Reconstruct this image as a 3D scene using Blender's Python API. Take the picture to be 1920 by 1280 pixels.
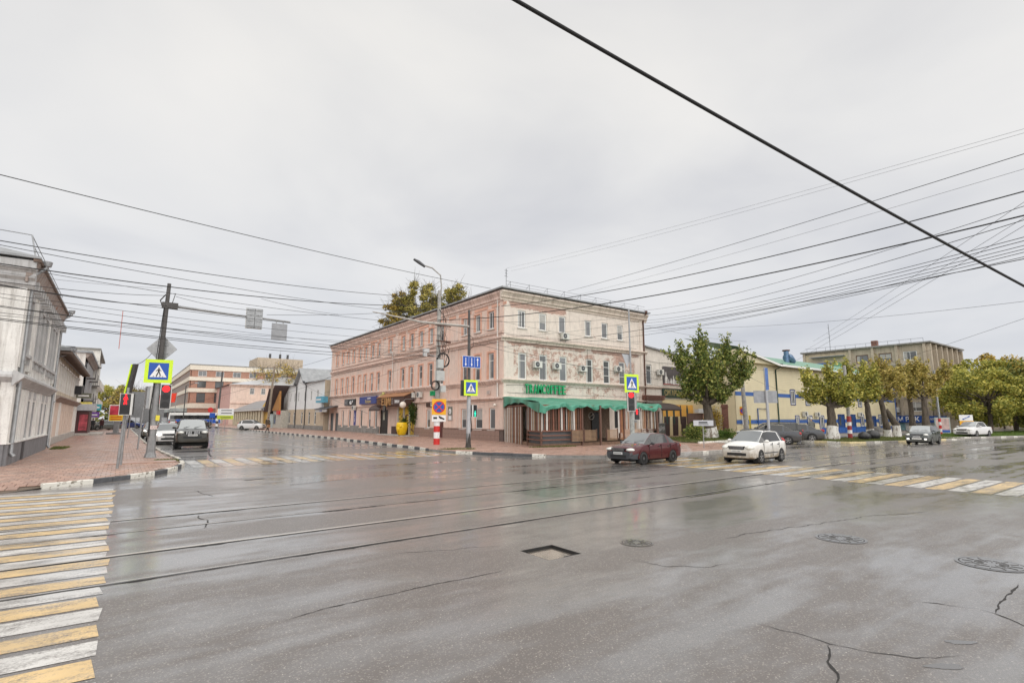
import bpy, bmesh, math, random
import numpy as np
from mathutils import Vector, Matrix
for _o in list(bpy.data.objects): bpy.data.objects.remove(_o)
S = bpy.context.scene
COL = S.collection
R = math.radians
rnd = random.Random(7)

# ------------------------------------------------------------------ camera
cam_d = bpy.data.cameras.new("camera"); cam = bpy.data.objects.new("camera", cam_d); COL.objects.link(cam)
cam_d.sensor_width = 36.0; cam_d.lens = 980.0 / 1920.0 * 36.0
cam_d.clip_start = 0.1; cam_d.clip_end = 3000
cam.location = (0, 0, 2.0)
cam.rotation_euler = (R(90) + math.atan(142 / 980.0), 0, -R(36.5))
S.camera = cam

# ------------------------------------------------------------------ sky: overcast, cloud layer over a Nishita sky
W = bpy.data.worlds.new("World"); S.world = W; W.use_nodes = True
nt = W.node_tree; nt.nodes.clear()
def wn(t, **k):
    n = nt.nodes.new(t)
    for a, b in k.items(): setattr(n, a, b)
    return n
SUN_EL, SUN_AZ = R(52), R(188)      # sun_rotation of the sky, clockwise from +Y
wo = wn('ShaderNodeOutputWorld'); bg = wn('ShaderNodeBackground'); bg.inputs[1].default_value = 0.1
nt.links.new(bg.outputs[0], wo.inputs[0])
sky = wn('ShaderNodeTexSky', sky_type='NISHITA'); sky.sun_disc = False
sky.sun_elevation = SUN_EL; sky.sun_rotation = SUN_AZ
tc = wn('ShaderNodeTexCoord'); sep = wn('ShaderNodeSeparateXYZ'); nt.links.new(tc.outputs['Generated'], sep.inputs[0])
def wm(op, a, b=None, c=None):
    n = wn('ShaderNodeMath', operation=op)
    for i, v in enumerate((a, b, c)):
        if v is None: continue
        if isinstance(v, (int, float)): n.inputs[i].default_value = v
        else: nt.links.new(v, n.inputs[i])
    return n.outputs[0]
den = wm('ADD', wm('MAXIMUM', sep.outputs[2], 0.0), 0.16)
cmb = wn('ShaderNodeCombineXYZ')
nt.links.new(wm('DIVIDE', sep.outputs[0], den), cmb.inputs[0]); nt.links.new(wm('DIVIDE', sep.outputs[1], den), cmb.inputs[1])
n1 = wn('ShaderNodeTexNoise'); n1.inputs['Scale'].default_value = 1.0; n1.inputs['Detail'].default_value = 5; n1.inputs['Roughness'].default_value = .48; n1.inputs['Distortion'].default_value = .35
nt.links.new(cmb.outputs[0], n1.inputs['Vector'])
n2 = wn('ShaderNodeTexNoise'); n2.inputs['Scale'].default_value = 0.28; n2.inputs['Detail'].default_value = 3
nt.links.new(cmb.outputs[0], n2.inputs['Vector'])
mixn = wm('ADD', wm('MULTIPLY', n1.outputs['Fac'], .55), wm('MULTIPLY', n2.outputs['Fac'], .45))
cr = wn('ShaderNodeValToRGB'); nt.links.new(mixn, cr.inputs[0])
cr.color_ramp.elements[0].position = .36; cr.color_ramp.elements[0].color = (.555, .56, .585, 1)
cr.color_ramp.elements[1].position = .62; cr.color_ramp.elements[1].color = (.775, .76, .74, 1)
e = cr.color_ramp.elements.new(.47); e.color = (.67, .668, .67, 1)
# altitude tint: lighter and warmer high up, cooler near the roofs, a pale rim at the horizon
er = wn('ShaderNodeValToRGB'); nt.links.new(sep.outputs[2], er.inputs[0])
er.color_ramp.elements[0].position = 0.0; er.color_ramp.elements[0].color = (1.0, 1.01, 1.04, 1)
er.color_ramp.elements[1].position = .62; er.color_ramp.elements[1].color = (1.06, 1.045, 1.015, 1)
e = er.color_ramp.elements.new(.10); e.color = (.85, .87, .92, 1)
e = er.color_ramp.elements.new(.30); e.color = (1.02, 1.02, 1.02, 1)
mu = wn('ShaderNodeMix', data_type='RGBA', blend_type='MULTIPLY'); mu.inputs[0].default_value = 1
nt.links.new(cr.outputs[0], mu.inputs[6]); nt.links.new(er.outputs[0], mu.inputs[7])
sc = wn('ShaderNodeVectorMath', operation='SCALE'); sc.inputs['Scale'].default_value = 5.9
nt.links.new(mu.outputs[2], sc.inputs[0])
mx = wn('ShaderNodeMix', data_type='RGBA'); mx.inputs[0].default_value = .96
nt.links.new(sky.outputs[0], mx.inputs[6]); nt.links.new(sc.outputs[0], mx.inputs[7])
nt.links.new(mx.outputs[2], bg.inputs[0])

sun_d = bpy.data.lights.new("sun", 'SUN'); sun_d.energy = 1.5; sun_d.angle = R(125); sun_d.color = (1, .965, .92)
sun = bpy.data.objects.new("sun", sun_d); COL.objects.link(sun)
sun.rotation_euler = (R(90) - SUN_EL, 0, math.pi - SUN_AZ)
sun.location = (-10, -20, 60)

S.view_settings.view_transform = 'Standard'; S.view_settings.look = 'None'
S.view_settings.exposure = 1.0; S.view_settings.gamma = 1.0
S.view_settings.use_curve_mapping = False
S.render.engine = 'CYCLES'
S.cycles.max_bounces = 6; S.cycles.diffuse_bounces = 3; S.cycles.glossy_bounces = 3
S.cycles.transparent_max_bounces = 8

# ------------------------------------------------------------------ materials
def C4(c): return (c[0], c[1], c[2], 1.0)
def hx(s):
    s = s.lstrip('#'); v = [int(s[i:i + 2], 16) / 255 for i in (0, 2, 4)]
    return tuple(x / 12.92 if x <= .04045 else ((x + .055) / 1.055) ** 2.4 for x in v)
class Mat:
    def __init__(s, name):
        s.m = bpy.data.materials.new(name); s.m.use_nodes = True
        s.nt = s.m.node_tree; s.b = s.nt.nodes['Principled BSDF']; s.out = s.nt.nodes['Material Output']
        s._tc = None
    def n(s, t, inp=None, **k):
        x = s.nt.nodes.new(t)
        for a, b in k.items(): setattr(x, a, b)
        for a, b in (inp or {}).items(): s.set(x.inputs[a], b)
        return x
    def set(s, sock, v):
        if isinstance(v, bpy.types.NodeSocket): s.nt.links.new(v, sock)
        elif isinstance(v, tuple) and sock.type == 'RGBA' and len(v) == 3: sock.default_value = C4(v)
        else: sock.default_value = v
    def co(s, kind='Object'):
        if s._tc is None: s._tc = s.nt.nodes.new('ShaderNodeTexCoord')
        return s._tc.outputs[kind]
    def mapv(s, scale, kind='Object', loc=(0, 0, 0), rot=(0, 0, 0)):
        return s.n('ShaderNodeMapping', {'Vector': s.co(kind), 'Scale': scale, 'Location': loc, 'Rotation': rot}).outputs[0]
    def noise(s, scale, detail=4, rough=.55, vec=None, dist=0):
        return s.n('ShaderNodeTexNoise', {'Scale': scale, 'Detail': detail, 'Roughness': rough, 'Distortion': dist, 'Vector': vec or s.co()}).outputs['Fac']
    def math(s, op, a, b=None, c=None, clamp=False):
        x = s.nt.nodes.new('ShaderNodeMath'); x.operation = op; x.use_clamp = clamp
        for i, v in enumerate((a, b, c)):
            if v is not None: s.set(x.inputs[i], v)
        return x.outputs[0]
    def ramp(s, f, stops):
        x = s.nt.nodes.new('ShaderNodeValToRGB'); s.set(x.inputs[0], f); el = x.color_ramp.elements
        while len(el) < len(stops): el.new(.5)
        for e, (p, c) in zip(el, stops):
            e.position = p; e.color = C4(c) if isinstance(c, tuple) else (c, c, c, 1)
        return x.outputs[0]
    def rng(s, f, a, b, c=0., d=1.):
        return s.n('ShaderNodeMapRange', {'Value': f, 'From Min': a, 'From Max': b, 'To Min': c, 'To Max': d}).outputs[0]
    def mix(s, f, a, b, mode='MIX'):
        x = s.nt.nodes.new('ShaderNodeMix'); x.data_type = 'RGBA'; x.blend_type = mode
        s.set(x.inputs[0], f); s.set(x.inputs[6], a); s.set(x.inputs[7], b)
        return x.outputs[2]
    def bump(s, h, strength=.3, dist=.02, normal=None):
        i = {'Height': h, 'Strength': strength, 'Distance': dist}
        if normal is not None: i['Normal'] = normal
        return s.n('ShaderNodeBump', i).outputs[0]
    def fin(s, **k):
        for a, v in k.items(): s.set(s.b.inputs[a.replace('_', ' ')], v)
        return s.m
MATS = {}
def mat(name, col, rough=.6, metal=0., var=.18, scale=3., bump=.1, bscale=30., spec=.5, grime=0.):
    """plain material with mottled colour, fine relief and a little grime"""
    if name in MATS: return MATS[name]
    m = Mat(name)
    n = m.noise(scale, 5, .6)
    lo = tuple(c * (1 - var) for c in col); hi = tuple(min(1, c * (1 + var * .7)) for c in col)
    c = m.mix(m.rng(n, .3, .7), lo, hi)
    if grime:
        g = m.rng(m.noise(scale * .7, 6, .7, m.mapv((1, 1, .35))), .52, .72)
        c = m.mix(m.math('MULTIPLY', g, grime), c, tuple(x * .35 + .02 for x in col))
    nb = m.noise(bscale, 3)
    m.fin(Base_Color=c, Roughness=m.rng(nb, .3, .7, max(0, rough - .08), min(1, rough + .08)), Metallic=metal, Specular_IOR_Level=spec)
    if bump: m.fin(Normal=m.bump(nb, bump, .01))
    MATS[name] = m.m
    return m.m
def emit(name, col, st):
    if name in MATS: return MATS[name]
    m = Mat(name); m.fin(Base_Color=tuple(c * .5 for c in col), Emission_Color=col, Emission_Strength=st)
    MATS[name] = m.m; return m.m

# brickwork: paint over brick with flaking; UV in metres
def brick_mat(name, paint, brick, mortar, expose, tint=None, streak=.35, zones=(), cream=None):
    m = Mat(name); uv = m.co('UV')
    sp = m.n('ShaderNodeSeparateXYZ', {'Vector': uv}); U, V = sp.outputs[0], sp.outputs[1]
    bt = m.n('ShaderNodeTexBrick', {'Vector': uv, 'Scale': 1.0, 'Brick Width': .26, 'Row Height': .078, 'Mortar Size': .006, 'Mortar Smooth': .3, 'Bias': 0.,
             'Color1': tuple(x * .78 for x in brick), 'Color2': tuple(min(1, x * 1.3) for x in brick), 'Mortar': mortar}, offset=.5)
    big = m.noise(.35, 4, .55, uv); mid = m.noise(2.2, 7, .68, uv, .3); fine = m.noise(14, 5, .7, uv)
    brk = m.mix(m.rng(fine, .3, .7), bt.outputs[0], tuple(x * .6 + .1 for x in brick), 'MIX')
    brk = m.mix(.45, bt.outputs[0], brk)
    pc = m.mix(m.rng(mid, .3, .7), tuple(x * .84 for x in paint), tuple(min(1, x * 1.07) for x in paint))
    pc = m.mix(m.rng(fine, .35, .75, 0, .35), pc, tuple(x * .75 for x in paint))
    if tint: pc = m.mix(m.rng(big, .42, .62), pc, tint)
    pc = m.mix(m.math('MULTIPLY', bt.outputs['Fac'], .45), pc, tuple(x * .55 for x in paint))
    f = m.math('ADD', m.math('MULTIPLY', mid, .62), m.math('MULTIPLY', fine, .38))
    f = m.math('ADD', f, m.math('MULTIPLY', m.math('SUBTRACT', big, .5), .30))
    lvl = expose
    for (u0, u1, v0, v1, amt) in zones:       # patches where plaster or paint has come away
        soft = .18
        a = m.math('MULTIPLY', m.rng(U, u0 - soft, u0 + soft), m.rng(U, u1 - soft, u1 + soft, 1, 0))
        b = m.math('MULTIPLY', m.rng(V, v0 - soft, v0 + soft), m.rng(V, v1 - soft, v1 + soft, 1, 0))
        f = m.math('ADD', f, m.math('MULTIPLY', m.math('MULTIPLY', a, b), amt))
    mask = m.rng(f, 1 - lvl - .02, 1 - lvl + .03)
    c = m.mix(mask, pc, brk)
    st = m.noise(1.0, 5, .65, m.n('ShaderNodeMapping', {'Vector': uv, 'Scale': (3.5, .45, 1)}).outputs[0])
    c = m.mix(m.rng(st, .52, .8, 0, streak), c, tuple(x * .32 for x in paint))
    h = m.math('SUBTRACT', m.math('MULTIPLY', m.math('SUBTRACT', 1., bt.outputs['Fac']), .7), m.math('MULTIPLY', mask, .5))
    h = m.math('ADD', h, m.math('MULTIPLY', fine, .35))
    m.fin(Base_Color=c, Roughness=.85, Normal=m.bump(h, .55, .02), Specular_IOR_Level=.25)
    MATS[name] = m.m
    return m.m
def plaster_mat(name, col, dirt, streak=.5, patch=.0, patchcol=(.3, .2, .14)):
    m = Mat(name); uv = m.co('UV')
    a = m.noise(1.3, 6, .62, uv); fine = m.noise(18, 5, .7, uv); big = m.noise(.5, 4, .6, uv, .4)
    c = m.mix(m.rng(a, .3, .7), tuple(x * .85 for x in col), tuple(min(1, x * 1.06) for x in col))
    st = m.noise(1.0, 6, .7, m.n('ShaderNodeMapping', {'Vector': uv, 'Scale': (4., .35, 1)}).outputs[0])
    c = m.mix(m.rng(st, .48, .75, 0, streak), c, dirt)
    c = m.mix(m.rng(m.math('ADD', m.math('MULTIPLY', big, .6), m.math('MULTIPLY', fine, .4)), .5, .72, 0, streak * .7), c, dirt)
    if patch:
        f = m.math('ADD', m.math('MULTIPLY', a, .6), m.math('MULTIPLY', fine, .4))
        c = m.mix(m.rng(f, 1 - patch, 1.03 - patch), c, patchcol)
    m.fin(Base_Color=c, Roughness=.88, Normal=m.bump(fine, .3, .012), Specular_IOR_Level=.25)
    MATS[name] = m.m; return m.m

# window glass: dark room behind, strong sky reflection
def glass_mat(name, base, rough=.06, ior=1.6, var=.5):
    m = Mat(name); oi = m.n('ShaderNodeObjectInfo').outputs['Random']
    n = m.noise(.9, 2)
    v = m.math('ADD', m.math('MULTIPLY', oi, var), m.math('MULTIPLY', n, .35))
    c = m.mix(m.rng(v, 0, .9), tuple(x * .4 for x in base), tuple(min(1, x * 1.8) for x in base))
    m.fin(Base_Color=c, Roughness=rough, IOR=ior, Specular_IOR_Level=.6)
    MATS[name] = m.m; return m.m

GLASS = glass_mat('window_glass', (.11, .115, .12))
CGLASS = glass_mat('car_glass', (.022, .024, .026), .03, 1.55, .1)
WGLASS = Mat('windscreen_glass').fin(Base_Color=(.30, .315, .32), Roughness=.05, Metallic=.6)
WHITE = mat('white_frame_paint', (.74, .74, .72), .45, var=.06, bump=0)
GREY = mat('galvanised_grey', (.34, .35, .36), .45, .5, .2, 5, .1)
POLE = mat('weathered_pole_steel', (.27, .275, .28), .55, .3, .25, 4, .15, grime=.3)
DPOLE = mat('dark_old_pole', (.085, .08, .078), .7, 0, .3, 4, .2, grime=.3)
CONC = mat('concrete', (.42, .40, .37), .9, 0, .25, 3, .3, grime=.35)
DCONC = mat('old_concrete', (.26, .25, .235), .9, 0, .3, 3, .3, grime=.35)
BLACK = mat('black_plastic', (.018, .018, .02), .5, var=.3)
DGREY = mat('dark_grey_metal', (.07, .072, .078), .5, .2, .2)
ROOFM = mat('roof_sheet_grey', (.30, .31, .32), .5, .3, .2, 1.5, .1, grime=.3)
ROOFD = mat('roof_sheet_dark', (.10, .10, .105), .5, .2, .25, 1.5, .1, grime=.2)
RUST = mat('rusty_brown_metal', (.12, .055, .04), .75, .1, .35, 6, .25)
BROWNWOOD = mat('brown_wood', (.20, .105, .06), .7, 0, .35, 8, .2, grime=.3)
REDM = mat('sign_red', (.60, .03, .025), .45, var=.08, bump=0)
BLUEM = mat('sign_blue', (.012, .085, .42), .4, var=.06, bump=0)
WHITEM = mat('sign_white', (.80, .80, .80), .4, var=.04, bump=0)
LIMEM = mat('sign_lime', (.62, .86, .03), .45, var=.05, bump=0)
YELM = mat('sign_orange_yellow', (.85, .44, .015), .45, var=.05, bump=0)
SBLACK = mat('sign_black', (.01, .01, .01), .5, var=.1, bump=0)
WIREM = mat('cable_black', (.012, .012, .013), .6, bump=0)
WIREG = mat('cable_grey', (.10, .10, .105), .6, bump=0)

# ------------------------------------------------------------------ geometry helpers
def tagp(o, label=None, cat=None, group=None, kind=None):
    if label: o['label'] = label
    if cat: o['category'] = cat
    if group: o['group'] = group
    if kind: o['kind'] = kind
    return o
def thing(name, label, cat, loc=(0, 0, 0), rz=0., group=None):
    o = bpy.data.objects.new(name, None); COL.objects.link(o); o.location = loc; o.rotation_euler = (0, 0, rz)
    o.empty_display_size = .2
    return tagp(o, label, cat, group)
def struct(name, loc=(0, 0, 0)):
    o = bpy.data.objects.new(name, None); COL.objects.link(o); o.location = loc; o['kind'] = 'structure'
    return o
def place(me, name, parent=None, loc=(0, 0, 0), rz=0., rot=None, scale=None):
    o = bpy.data.objects.new(name, me); COL.objects.link(o)
    o.location = loc; o.rotation_euler = rot if rot is not None else (0, 0, rz)
    if scale: o.scale = scale
    if parent is not None: o.parent = parent
    return o
SPL = {k: k[:-1] for k in ('window_surrounds', 'window_sills', 'pilasters', 'frieze_panels', 'blind_panels', 'boarded_windows', 'ribs', 'balconies', 'steps', 'doors', 'vent_panels', 'eaves_brackets', 'entrance_posts', 'entrance_panels', 'concrete_bands', 'floor_bands', 'glazing_bands', 'string_courses')}
SPL['glazing_band'] = 'glazing_band'; SPL['window_band'] = 'window_pane'; SPL['dark_glazing'] = 'window_pane'; SPL['dark_door'] = 'dark_door'; SPL['dark_lens'] = 'dark_lens'; SPL['blue_lane'] = 'blue_lane'; SPL['opening_backs'] = 'room_back'; SPL['columns'] = 'column'; SPL['round_emblem'] = 'round_emblem'; SPL['cable_coil'] = 'cable_coil'
class MB:
    def __init__(s): s.g = []; s.v = []; s.f = []; s.uv = []; s.mi = []; s.sm = []; s.M = None
    def add(s, vs, fs, mi=0, smooth=False, uvs=None):
        b = len(s.v); s.g.append((b, len(s.f)))
        for k, f in enumerate(fs):
            p = [Vector(vs[i]) for i in f]
            if uvs: q = uvs[k]
            else:
                n = Vector((0, 0, 0))
                for i in range(len(p)):
                    a, c = p[i], p[(i + 1) % len(p)]
                    n += Vector(((a.y - c.y) * (a.z + c.z), (a.z - c.z) * (a.x + c.x), (a.x - c.x) * (a.y + c.y)))
                ax, ay, az = abs(n.x), abs(n.y), abs(n.z)
                if az >= ax and az >= ay: q = [(w.x, w.y) for w in p]
                elif ay >= ax: q = [(w.x, w.z) for w in p]
                else: q = [(w.y, w.z) for w in p]
            s.uv.append(q); s.f.append([b + i for i in f]); s.mi.append(mi); s.sm.append(smooth)
        for w in vs:
            w = Vector(w)
            s.v.append(s.M @ w if s.M is not None else w)
    def box(s, x0, x1, y0, y1, z0, z1, mi=0, skip=()):
        if x0 > x1: x0, x1 = x1, x0
        if y0 > y1: y0, y1 = y1, y0
        if z0 > z1: z0, z1 = z1, z0
        v = [(x0, y0, z0), (x1, y0, z0), (x1, y1, z0), (x0, y1, z0), (x0, y0, z1), (x1, y0, z1), (x1, y1, z1), (x0, y1, z1)]
        F = {'b': (0, 3, 2, 1), 't': (4, 5, 6, 7), 'f': (0, 1, 5, 4), 'r': (1, 2, 6, 5), 'k': (2, 3, 7, 6), 'l': (3, 0, 4, 7)}
        s.add(v, [F[k] for k in F if k not in skip], mi)
    def quad(s, a, b, c, d, mi=0): s.add([a, b, c, d], [(0, 1, 2, 3)], mi)
    def poly(s, pts, mi=0): s.add(pts, [tuple(range(len(pts)))], mi)
    def prism(s, pts, h, mi=0, axis='y'):
        """extrude 2-D outline; axis y: pts are (x,z) and h=(y0,y1); axis z: pts (x,y), h=(z0,z1); axis x: pts (y,z)"""
        def P(p, t):
            return (p[0], t, p[1]) if axis == 'y' else ((p[0], p[1], t) if axis == 'z' else (t, p[0], p[1]))
        n = len(pts); v = [P(p, h[0]) for p in pts] + [P(p, h[1]) for p in pts]
        area = sum(pts[i][0] * pts[(i + 1) % n][1] - pts[(i + 1) % n][0] * pts[i][1] for i in range(n))
        ccw = area > 0
        a = list(range(n)); c = [i + n for i in range(n)]
        f = []
        flip = ccw if axis in ('z', 'x') else not ccw
        if h[0] > h[1]: flip = not flip
        f.append(tuple(a[::-1]) if flip else tuple(a)); f.append(tuple(c) if flip else tuple(c[::-1]))
        for i in range(n):
            j = (i + 1) % n
            f.append((a[i], a[j], c[j], c[i]) if flip else (a[j], a[i], c[i], c[j]))
        s.add(v, f, mi)
    def tube(s, pts, r, n=8, mi=0, caps=True, smooth=True):
        pts = [Vector(p) for p in pts]; rs = r if isinstance(r, (list, tuple)) else [r] * len(pts)
        vs = []; up = None
        for i, p in enumerate(pts):
            d = (pts[min(i + 1, len(pts) - 1)] - pts[max(i - 1, 0)]).normalized()
            if up is None:
                up = Vector((0, 0, 1)) if abs(d.z) < .9 else Vector((1, 0, 0))
            a = d.cross(up).normalized(); b = a.cross(d).normalized(); up = b
            for k in range(n):
                t = 2 * math.pi * k / n
                vs.append(p + (a * math.cos(t) + b * math.sin(t)) * rs[i])
        fs = []
        for i in range(len(pts) - 1):
            for k in range(n):
                l = (k + 1) % n
                fs.append((i * n + k, i * n + l, (i + 1) * n + l, (i + 1) * n + k))
        s.add(vs, fs, mi, smooth)
        if caps:
            g_ = len(s.g); s.add(vs[:n], [tuple(range(n))[::-1]], mi); s.add(vs[-n:], [tuple(range(n))], mi); del s.g[g_:]
    def cyl(s, c, r, z0, z1, n=12, mi=0, r2=None, smooth=True):
        s.tube([(c[0], c[1], z0), (c[0], c[1], z1)], [r, r if r2 is None else r2], n, mi, True, smooth)
    def disc(s, c, r, n=20, mi=0, nrm='y', t=.01, sx=1.):
        pts = [(c[0] + r * sx * math.cos(2 * math.pi * k / n), c[2] + r * math.sin(2 * math.pi * k / n)) for k in range(n)]
        s.prism(pts, (c[1], c[1] + t), mi, 'y')
    def ball(s, c, r, n=12, m=8, mi=0, sc=(1, 1, 1)):
        vs = [(c[0], c[1], c[2] - r * sc[2])]
        for i in range(1, m):
            a = math.pi * i / m - math.pi / 2
            for k in range(n):
                t = 2 * math.pi * k / n
                vs.append((c[0] + r * sc[0] * math.cos(a) * math.cos(t), c[1] + r * sc[1] * math.cos(a) * math.sin(t), c[2] + r * sc[2] * math.sin(a)))
        vs.append((c[0], c[1], c[2] + r * sc[2])); fs = []
        for k in range(n): fs.append((0, 1 + (k + 1) % n, 1 + k)); fs.append((len(vs) - 1, 1 + (m - 2) * n + k, 1 + (m - 2) * n + (k + 1) % n))
        for i in range(m - 2):
            for k in range(n): fs.append((1 + i * n + k, 1 + i * n + (k + 1) % n, 1 + (i + 1) * n + (k + 1) % n, 1 + (i + 1) * n + k))
        s.add(vs, fs, mi, True)
    def mesh(s, name, mats):
        me = bpy.data.meshes.new(name)
        me.from_pydata([tuple(v) for v in s.v], [], s.f)
        ul = me.uv_layers.new(name='UVMap'); flat = [c for q in s.uv for p in q for c in p]
        ul.data.foreach_set('uv', flat)
        for m in (mats if isinstance(mats, (list, tuple)) else [mats]): me.materials.append(m)
        me.polygons.foreach_set('material_index', s.mi); me.polygons.foreach_set('use_smooth', s.sm)
        me.update(); return me
    def build(s, name, mats, parent=None, loc=(0, 0, 0), rz=0.):
        if name in SPL and len(s.g) > 1:      # pieces that can be told apart: each its own object
            o = None
            for (v0, f0), (v1, f1) in zip(s.g, s.g[1:] + [(len(s.v), len(s.f))]):
                c = MB(); c.v = s.v[v0:v1]; c.f = [[i - v0 for i in f] for f in s.f[f0:f1]]; c.uv = s.uv[f0:f1]; c.mi = s.mi[f0:f1]; c.sm = s.sm[f0:f1]
                o = place(c.mesh(SPL[name], mats), SPL[name], parent, loc, rz)
            return o
        return place(s.mesh(name, mats), name, parent, loc, rz)
def Tm(x, y, z=0, rz=0): return Matrix.Translation((x, y, z)) @ Matrix.Rotation(rz, 4, 'Z')
def single(mb, name, mats, label, cat, group=None, kind=None):
    """one-mesh top-level thing; origin moved to its base"""
    xs = [v.x for v in mb.v]; ys = [v.y for v in mb.v]; zs = [v.z for v in mb.v]
    o = Vector(((min(xs) + max(xs)) / 2, (min(ys) + max(ys)) / 2, min(zs)))
    mb.v = [v - o for v in mb.v]
    ob = mb.build(name, mats, None, o)
    return tagp(ob, label, cat, group, kind)
_fc = {}
def text_mesh(txt, size, ext=.01, bold=0.0, align='CENTER', width=None):
    k = (txt, size, ext, bold, align, width)
    if k in _fc: return _fc[k]
    cu = bpy.data.curves.new('lettering', 'FONT'); cu.body = txt; cu.size = size; cu.extrude = ext; cu.offset = bold; cu.resolution_u = 2
    cu.align_x = align; cu.align_y = 'CENTER'
    o = bpy.data.objects.new('t', cu); COL.objects.link(o)
    dg = bpy.context.evaluated_depsgraph_get(); me = bpy.data.meshes.new_from_object(o.evaluated_get(dg))
    bpy.data.objects.remove(o)
    if width and len(me.vertices):
        xs = [v.co.x for v in me.vertices]; w = max(xs) - min(xs); f = width / w; cx = (max(xs) + min(xs)) / 2 if align == 'CENTER' else 0
        for v in me.vertices: v.co.x = (v.co.x - cx) * f
    me.transform(Matrix.Rotation(R(90), 4, 'X'))        # stands up in the local XZ plane, facing local -Y
    _fc[k] = me; return me
def letter(txt, size, m, parent, loc, ext=.01, bold=0., rz=0., name='lettering', width=None):
    me = text_mesh(txt, size, ext, bold, 'CENTER', width).copy(); me.materials.clear(); me.materials.append(m)
    return place(me, name, parent, loc, rz)
def mesh_from(vs, fs, name, mats, smooth=False):
    me = bpy.data.meshes.new(name); me.from_pydata(vs, [], fs)
    for m in mats: me.materials.append(m)
    if smooth: me.polygons.foreach_set('use_smooth', [True] * len(me.polygons))
    me.update(); return me
# ------------------------------------------------------------------ ground, road, pavements
def asphalt(name='wet_asphalt', base=(.212, .202, .195), paint=None, wear=.5, wetness=.0, bumpy=1.):
    m = Mat(name); P = m.co()
    big = m.noise(.17, 5, .55, m.mapv((.8, 1.9, 1)), .6)
    strk = m.noise(.55, 6, .6, m.mapv((.35, 1.3, 1), rot=(0, 0, R(-8))), .8)
    mid = m.noise(1.9, 6, .62, m.mapv((.6, 1.25, 1), rot=(0, 0, R(-6))), .5)
    fine = m.noise(55, 4, .7)
    grit = m.noise(260, 2, .8)
    trk = m.noise(1., 4, .6, m.mapv((.07, 1.5, 1), rot=(0, 0, R(-3)), loc=(4, 1, 0)), .25)       # wheel tracks and drainage lines along the tramway
    w = m.math('ADD', m.math('MULTIPLY', big, .34), m.math('ADD', m.math('MULTIPLY', strk, .24), m.math('ADD', m.math('MULTIPLY', mid, .17), m.math('MULTIPLY', trk, .25))))
    wet = m.rng(w, .455 - wetness, .535 - wetness)                      # 1 where water stands in a film
    c = m.mix(m.rng(mid, .3, .7), tuple(x * .78 for x in base), tuple(x * 1.18 for x in base))
    c = m.mix(m.rng(fine, .3, .75), tuple(x * .6 for x in base), c)
    c = m.mix(m.rng(wet, 0, 1, .6, 0), c, (base[0] * .46, base[1] * .36, base[2] * .29))     # damp brown where no film stands
    vo = m.n('ShaderNodeTexVoronoi', {'Scale': 26., 'Vector': P, 'Randomness': 1.}, feature='F1')
    sp = m.math('MULTIPLY', m.rng(vo.outputs['Distance'], .12, .2, 1, 0), m.rng(m.n('ShaderNodeSeparateColor', {0: vo.outputs['Color']}).outputs[0], .84, .86))
    vs = m.n('ShaderNodeTexVoronoi', {'Scale': 85., 'Vector': P}, feature='F1'); gr_ = m.n('ShaderNodeSeparateColor', {0: vs.outputs['Color']})
    c = m.mix(m.rng(gr_.outputs[1], 0, 1, .0, .42), c, tuple(x * .42 for x in base))
    c = m.mix(m.rng(gr_.outputs[0], .86, .90, 0, .38), c, (.40, .36, .32))
    c = m.mix(m.math('MULTIPLY', sp, .55), c, (.72, .66, .58))
    c = m.mix(m.math('MULTIPLY', wet, .12), c, tuple(x * .6 for x in base))
    if paint:
        f = m.math('ADD', m.math('MULTIPLY', m.noise(3., 6, .7, m.mapv((.6, 1.4, 1), loc=(3, 9, 0))), .62), m.math('MULTIPLY', m.noise(38, 4, .75), .38))
        k = m.rng(f, .46 + wear * .22, .31 + wear * .22, 0, 1)
        pc = m.mix(m.rng(m.noise(1.2, 5, .6), .3, .7), tuple(x * .72 for x in paint), paint)
        c = m.mix(m.math('MULTIPLY', k, .94), c, pc)
    h = m.math('ADD', m.math('MULTIPLY', fine, .6), m.math('MULTIPLY', grit, .4))
    low = m.bump(m.math('ADD', m.math('MULTIPLY', strk, 1.0), m.math('MULTIPLY', mid, .45)), .10 * bumpy, .10)
    nrm = m.bump(h, .5, .008, low)
    rough = m.rng(wet, 0, 1, .55, .30)
    cn = m.bump(h, .10, .005, low)
    m.fin(Base_Color=c, Roughness=rough, Specular_IOR_Level=.6, Normal=nrm, Coat_Weight=m.rng(wet, 0, 1, .50, 1.), Coat_Roughness=m.rng(m.math('ADD', wet, m.math('MULTIPLY', m.math('SUBTRACT', fine, .5), .3)), 0, 1, .27, .06), Coat_IOR=1.52, Coat_Normal=cn)
    MATS[name] = m.m; return m.m
ASPH = asphalt()
PW = asphalt('worn_white_road_paint', paint=(.72, .70, .665), wear=.72, wetness=-.02)
PY = asphalt('worn_yellow_road_paint', paint=(.76, .53, .235), wear=.72, wetness=-.02)
PWF = asphalt('faded_white_road_paint', paint=(.74, .73, .70), wear=.60, wetness=.0)
PYF = asphalt('faded_yellow_road_paint', paint=(.78, .53, .20), wear=.64, wetness=.0)
ASPH2 = asphalt('patched_asphalt', (.16, .15, .145), wetness=.01)

terr = Mat('dull_earth'); _n = terr.noise(.2, 6, .6)
terr.fin(Base_Color=terr.ramp(_n, [(.35, (.07, .075, .035)), (.6, (.13, .11, .08))]), Roughness=.95)
b = MB(); b.quad((-700, -300, -.06), (900, -300, -.06), (900, 900, -.06), (-700, 900, -.06))
gr = b.build('ground', terr.m); gr['kind'] = 'structure'
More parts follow.
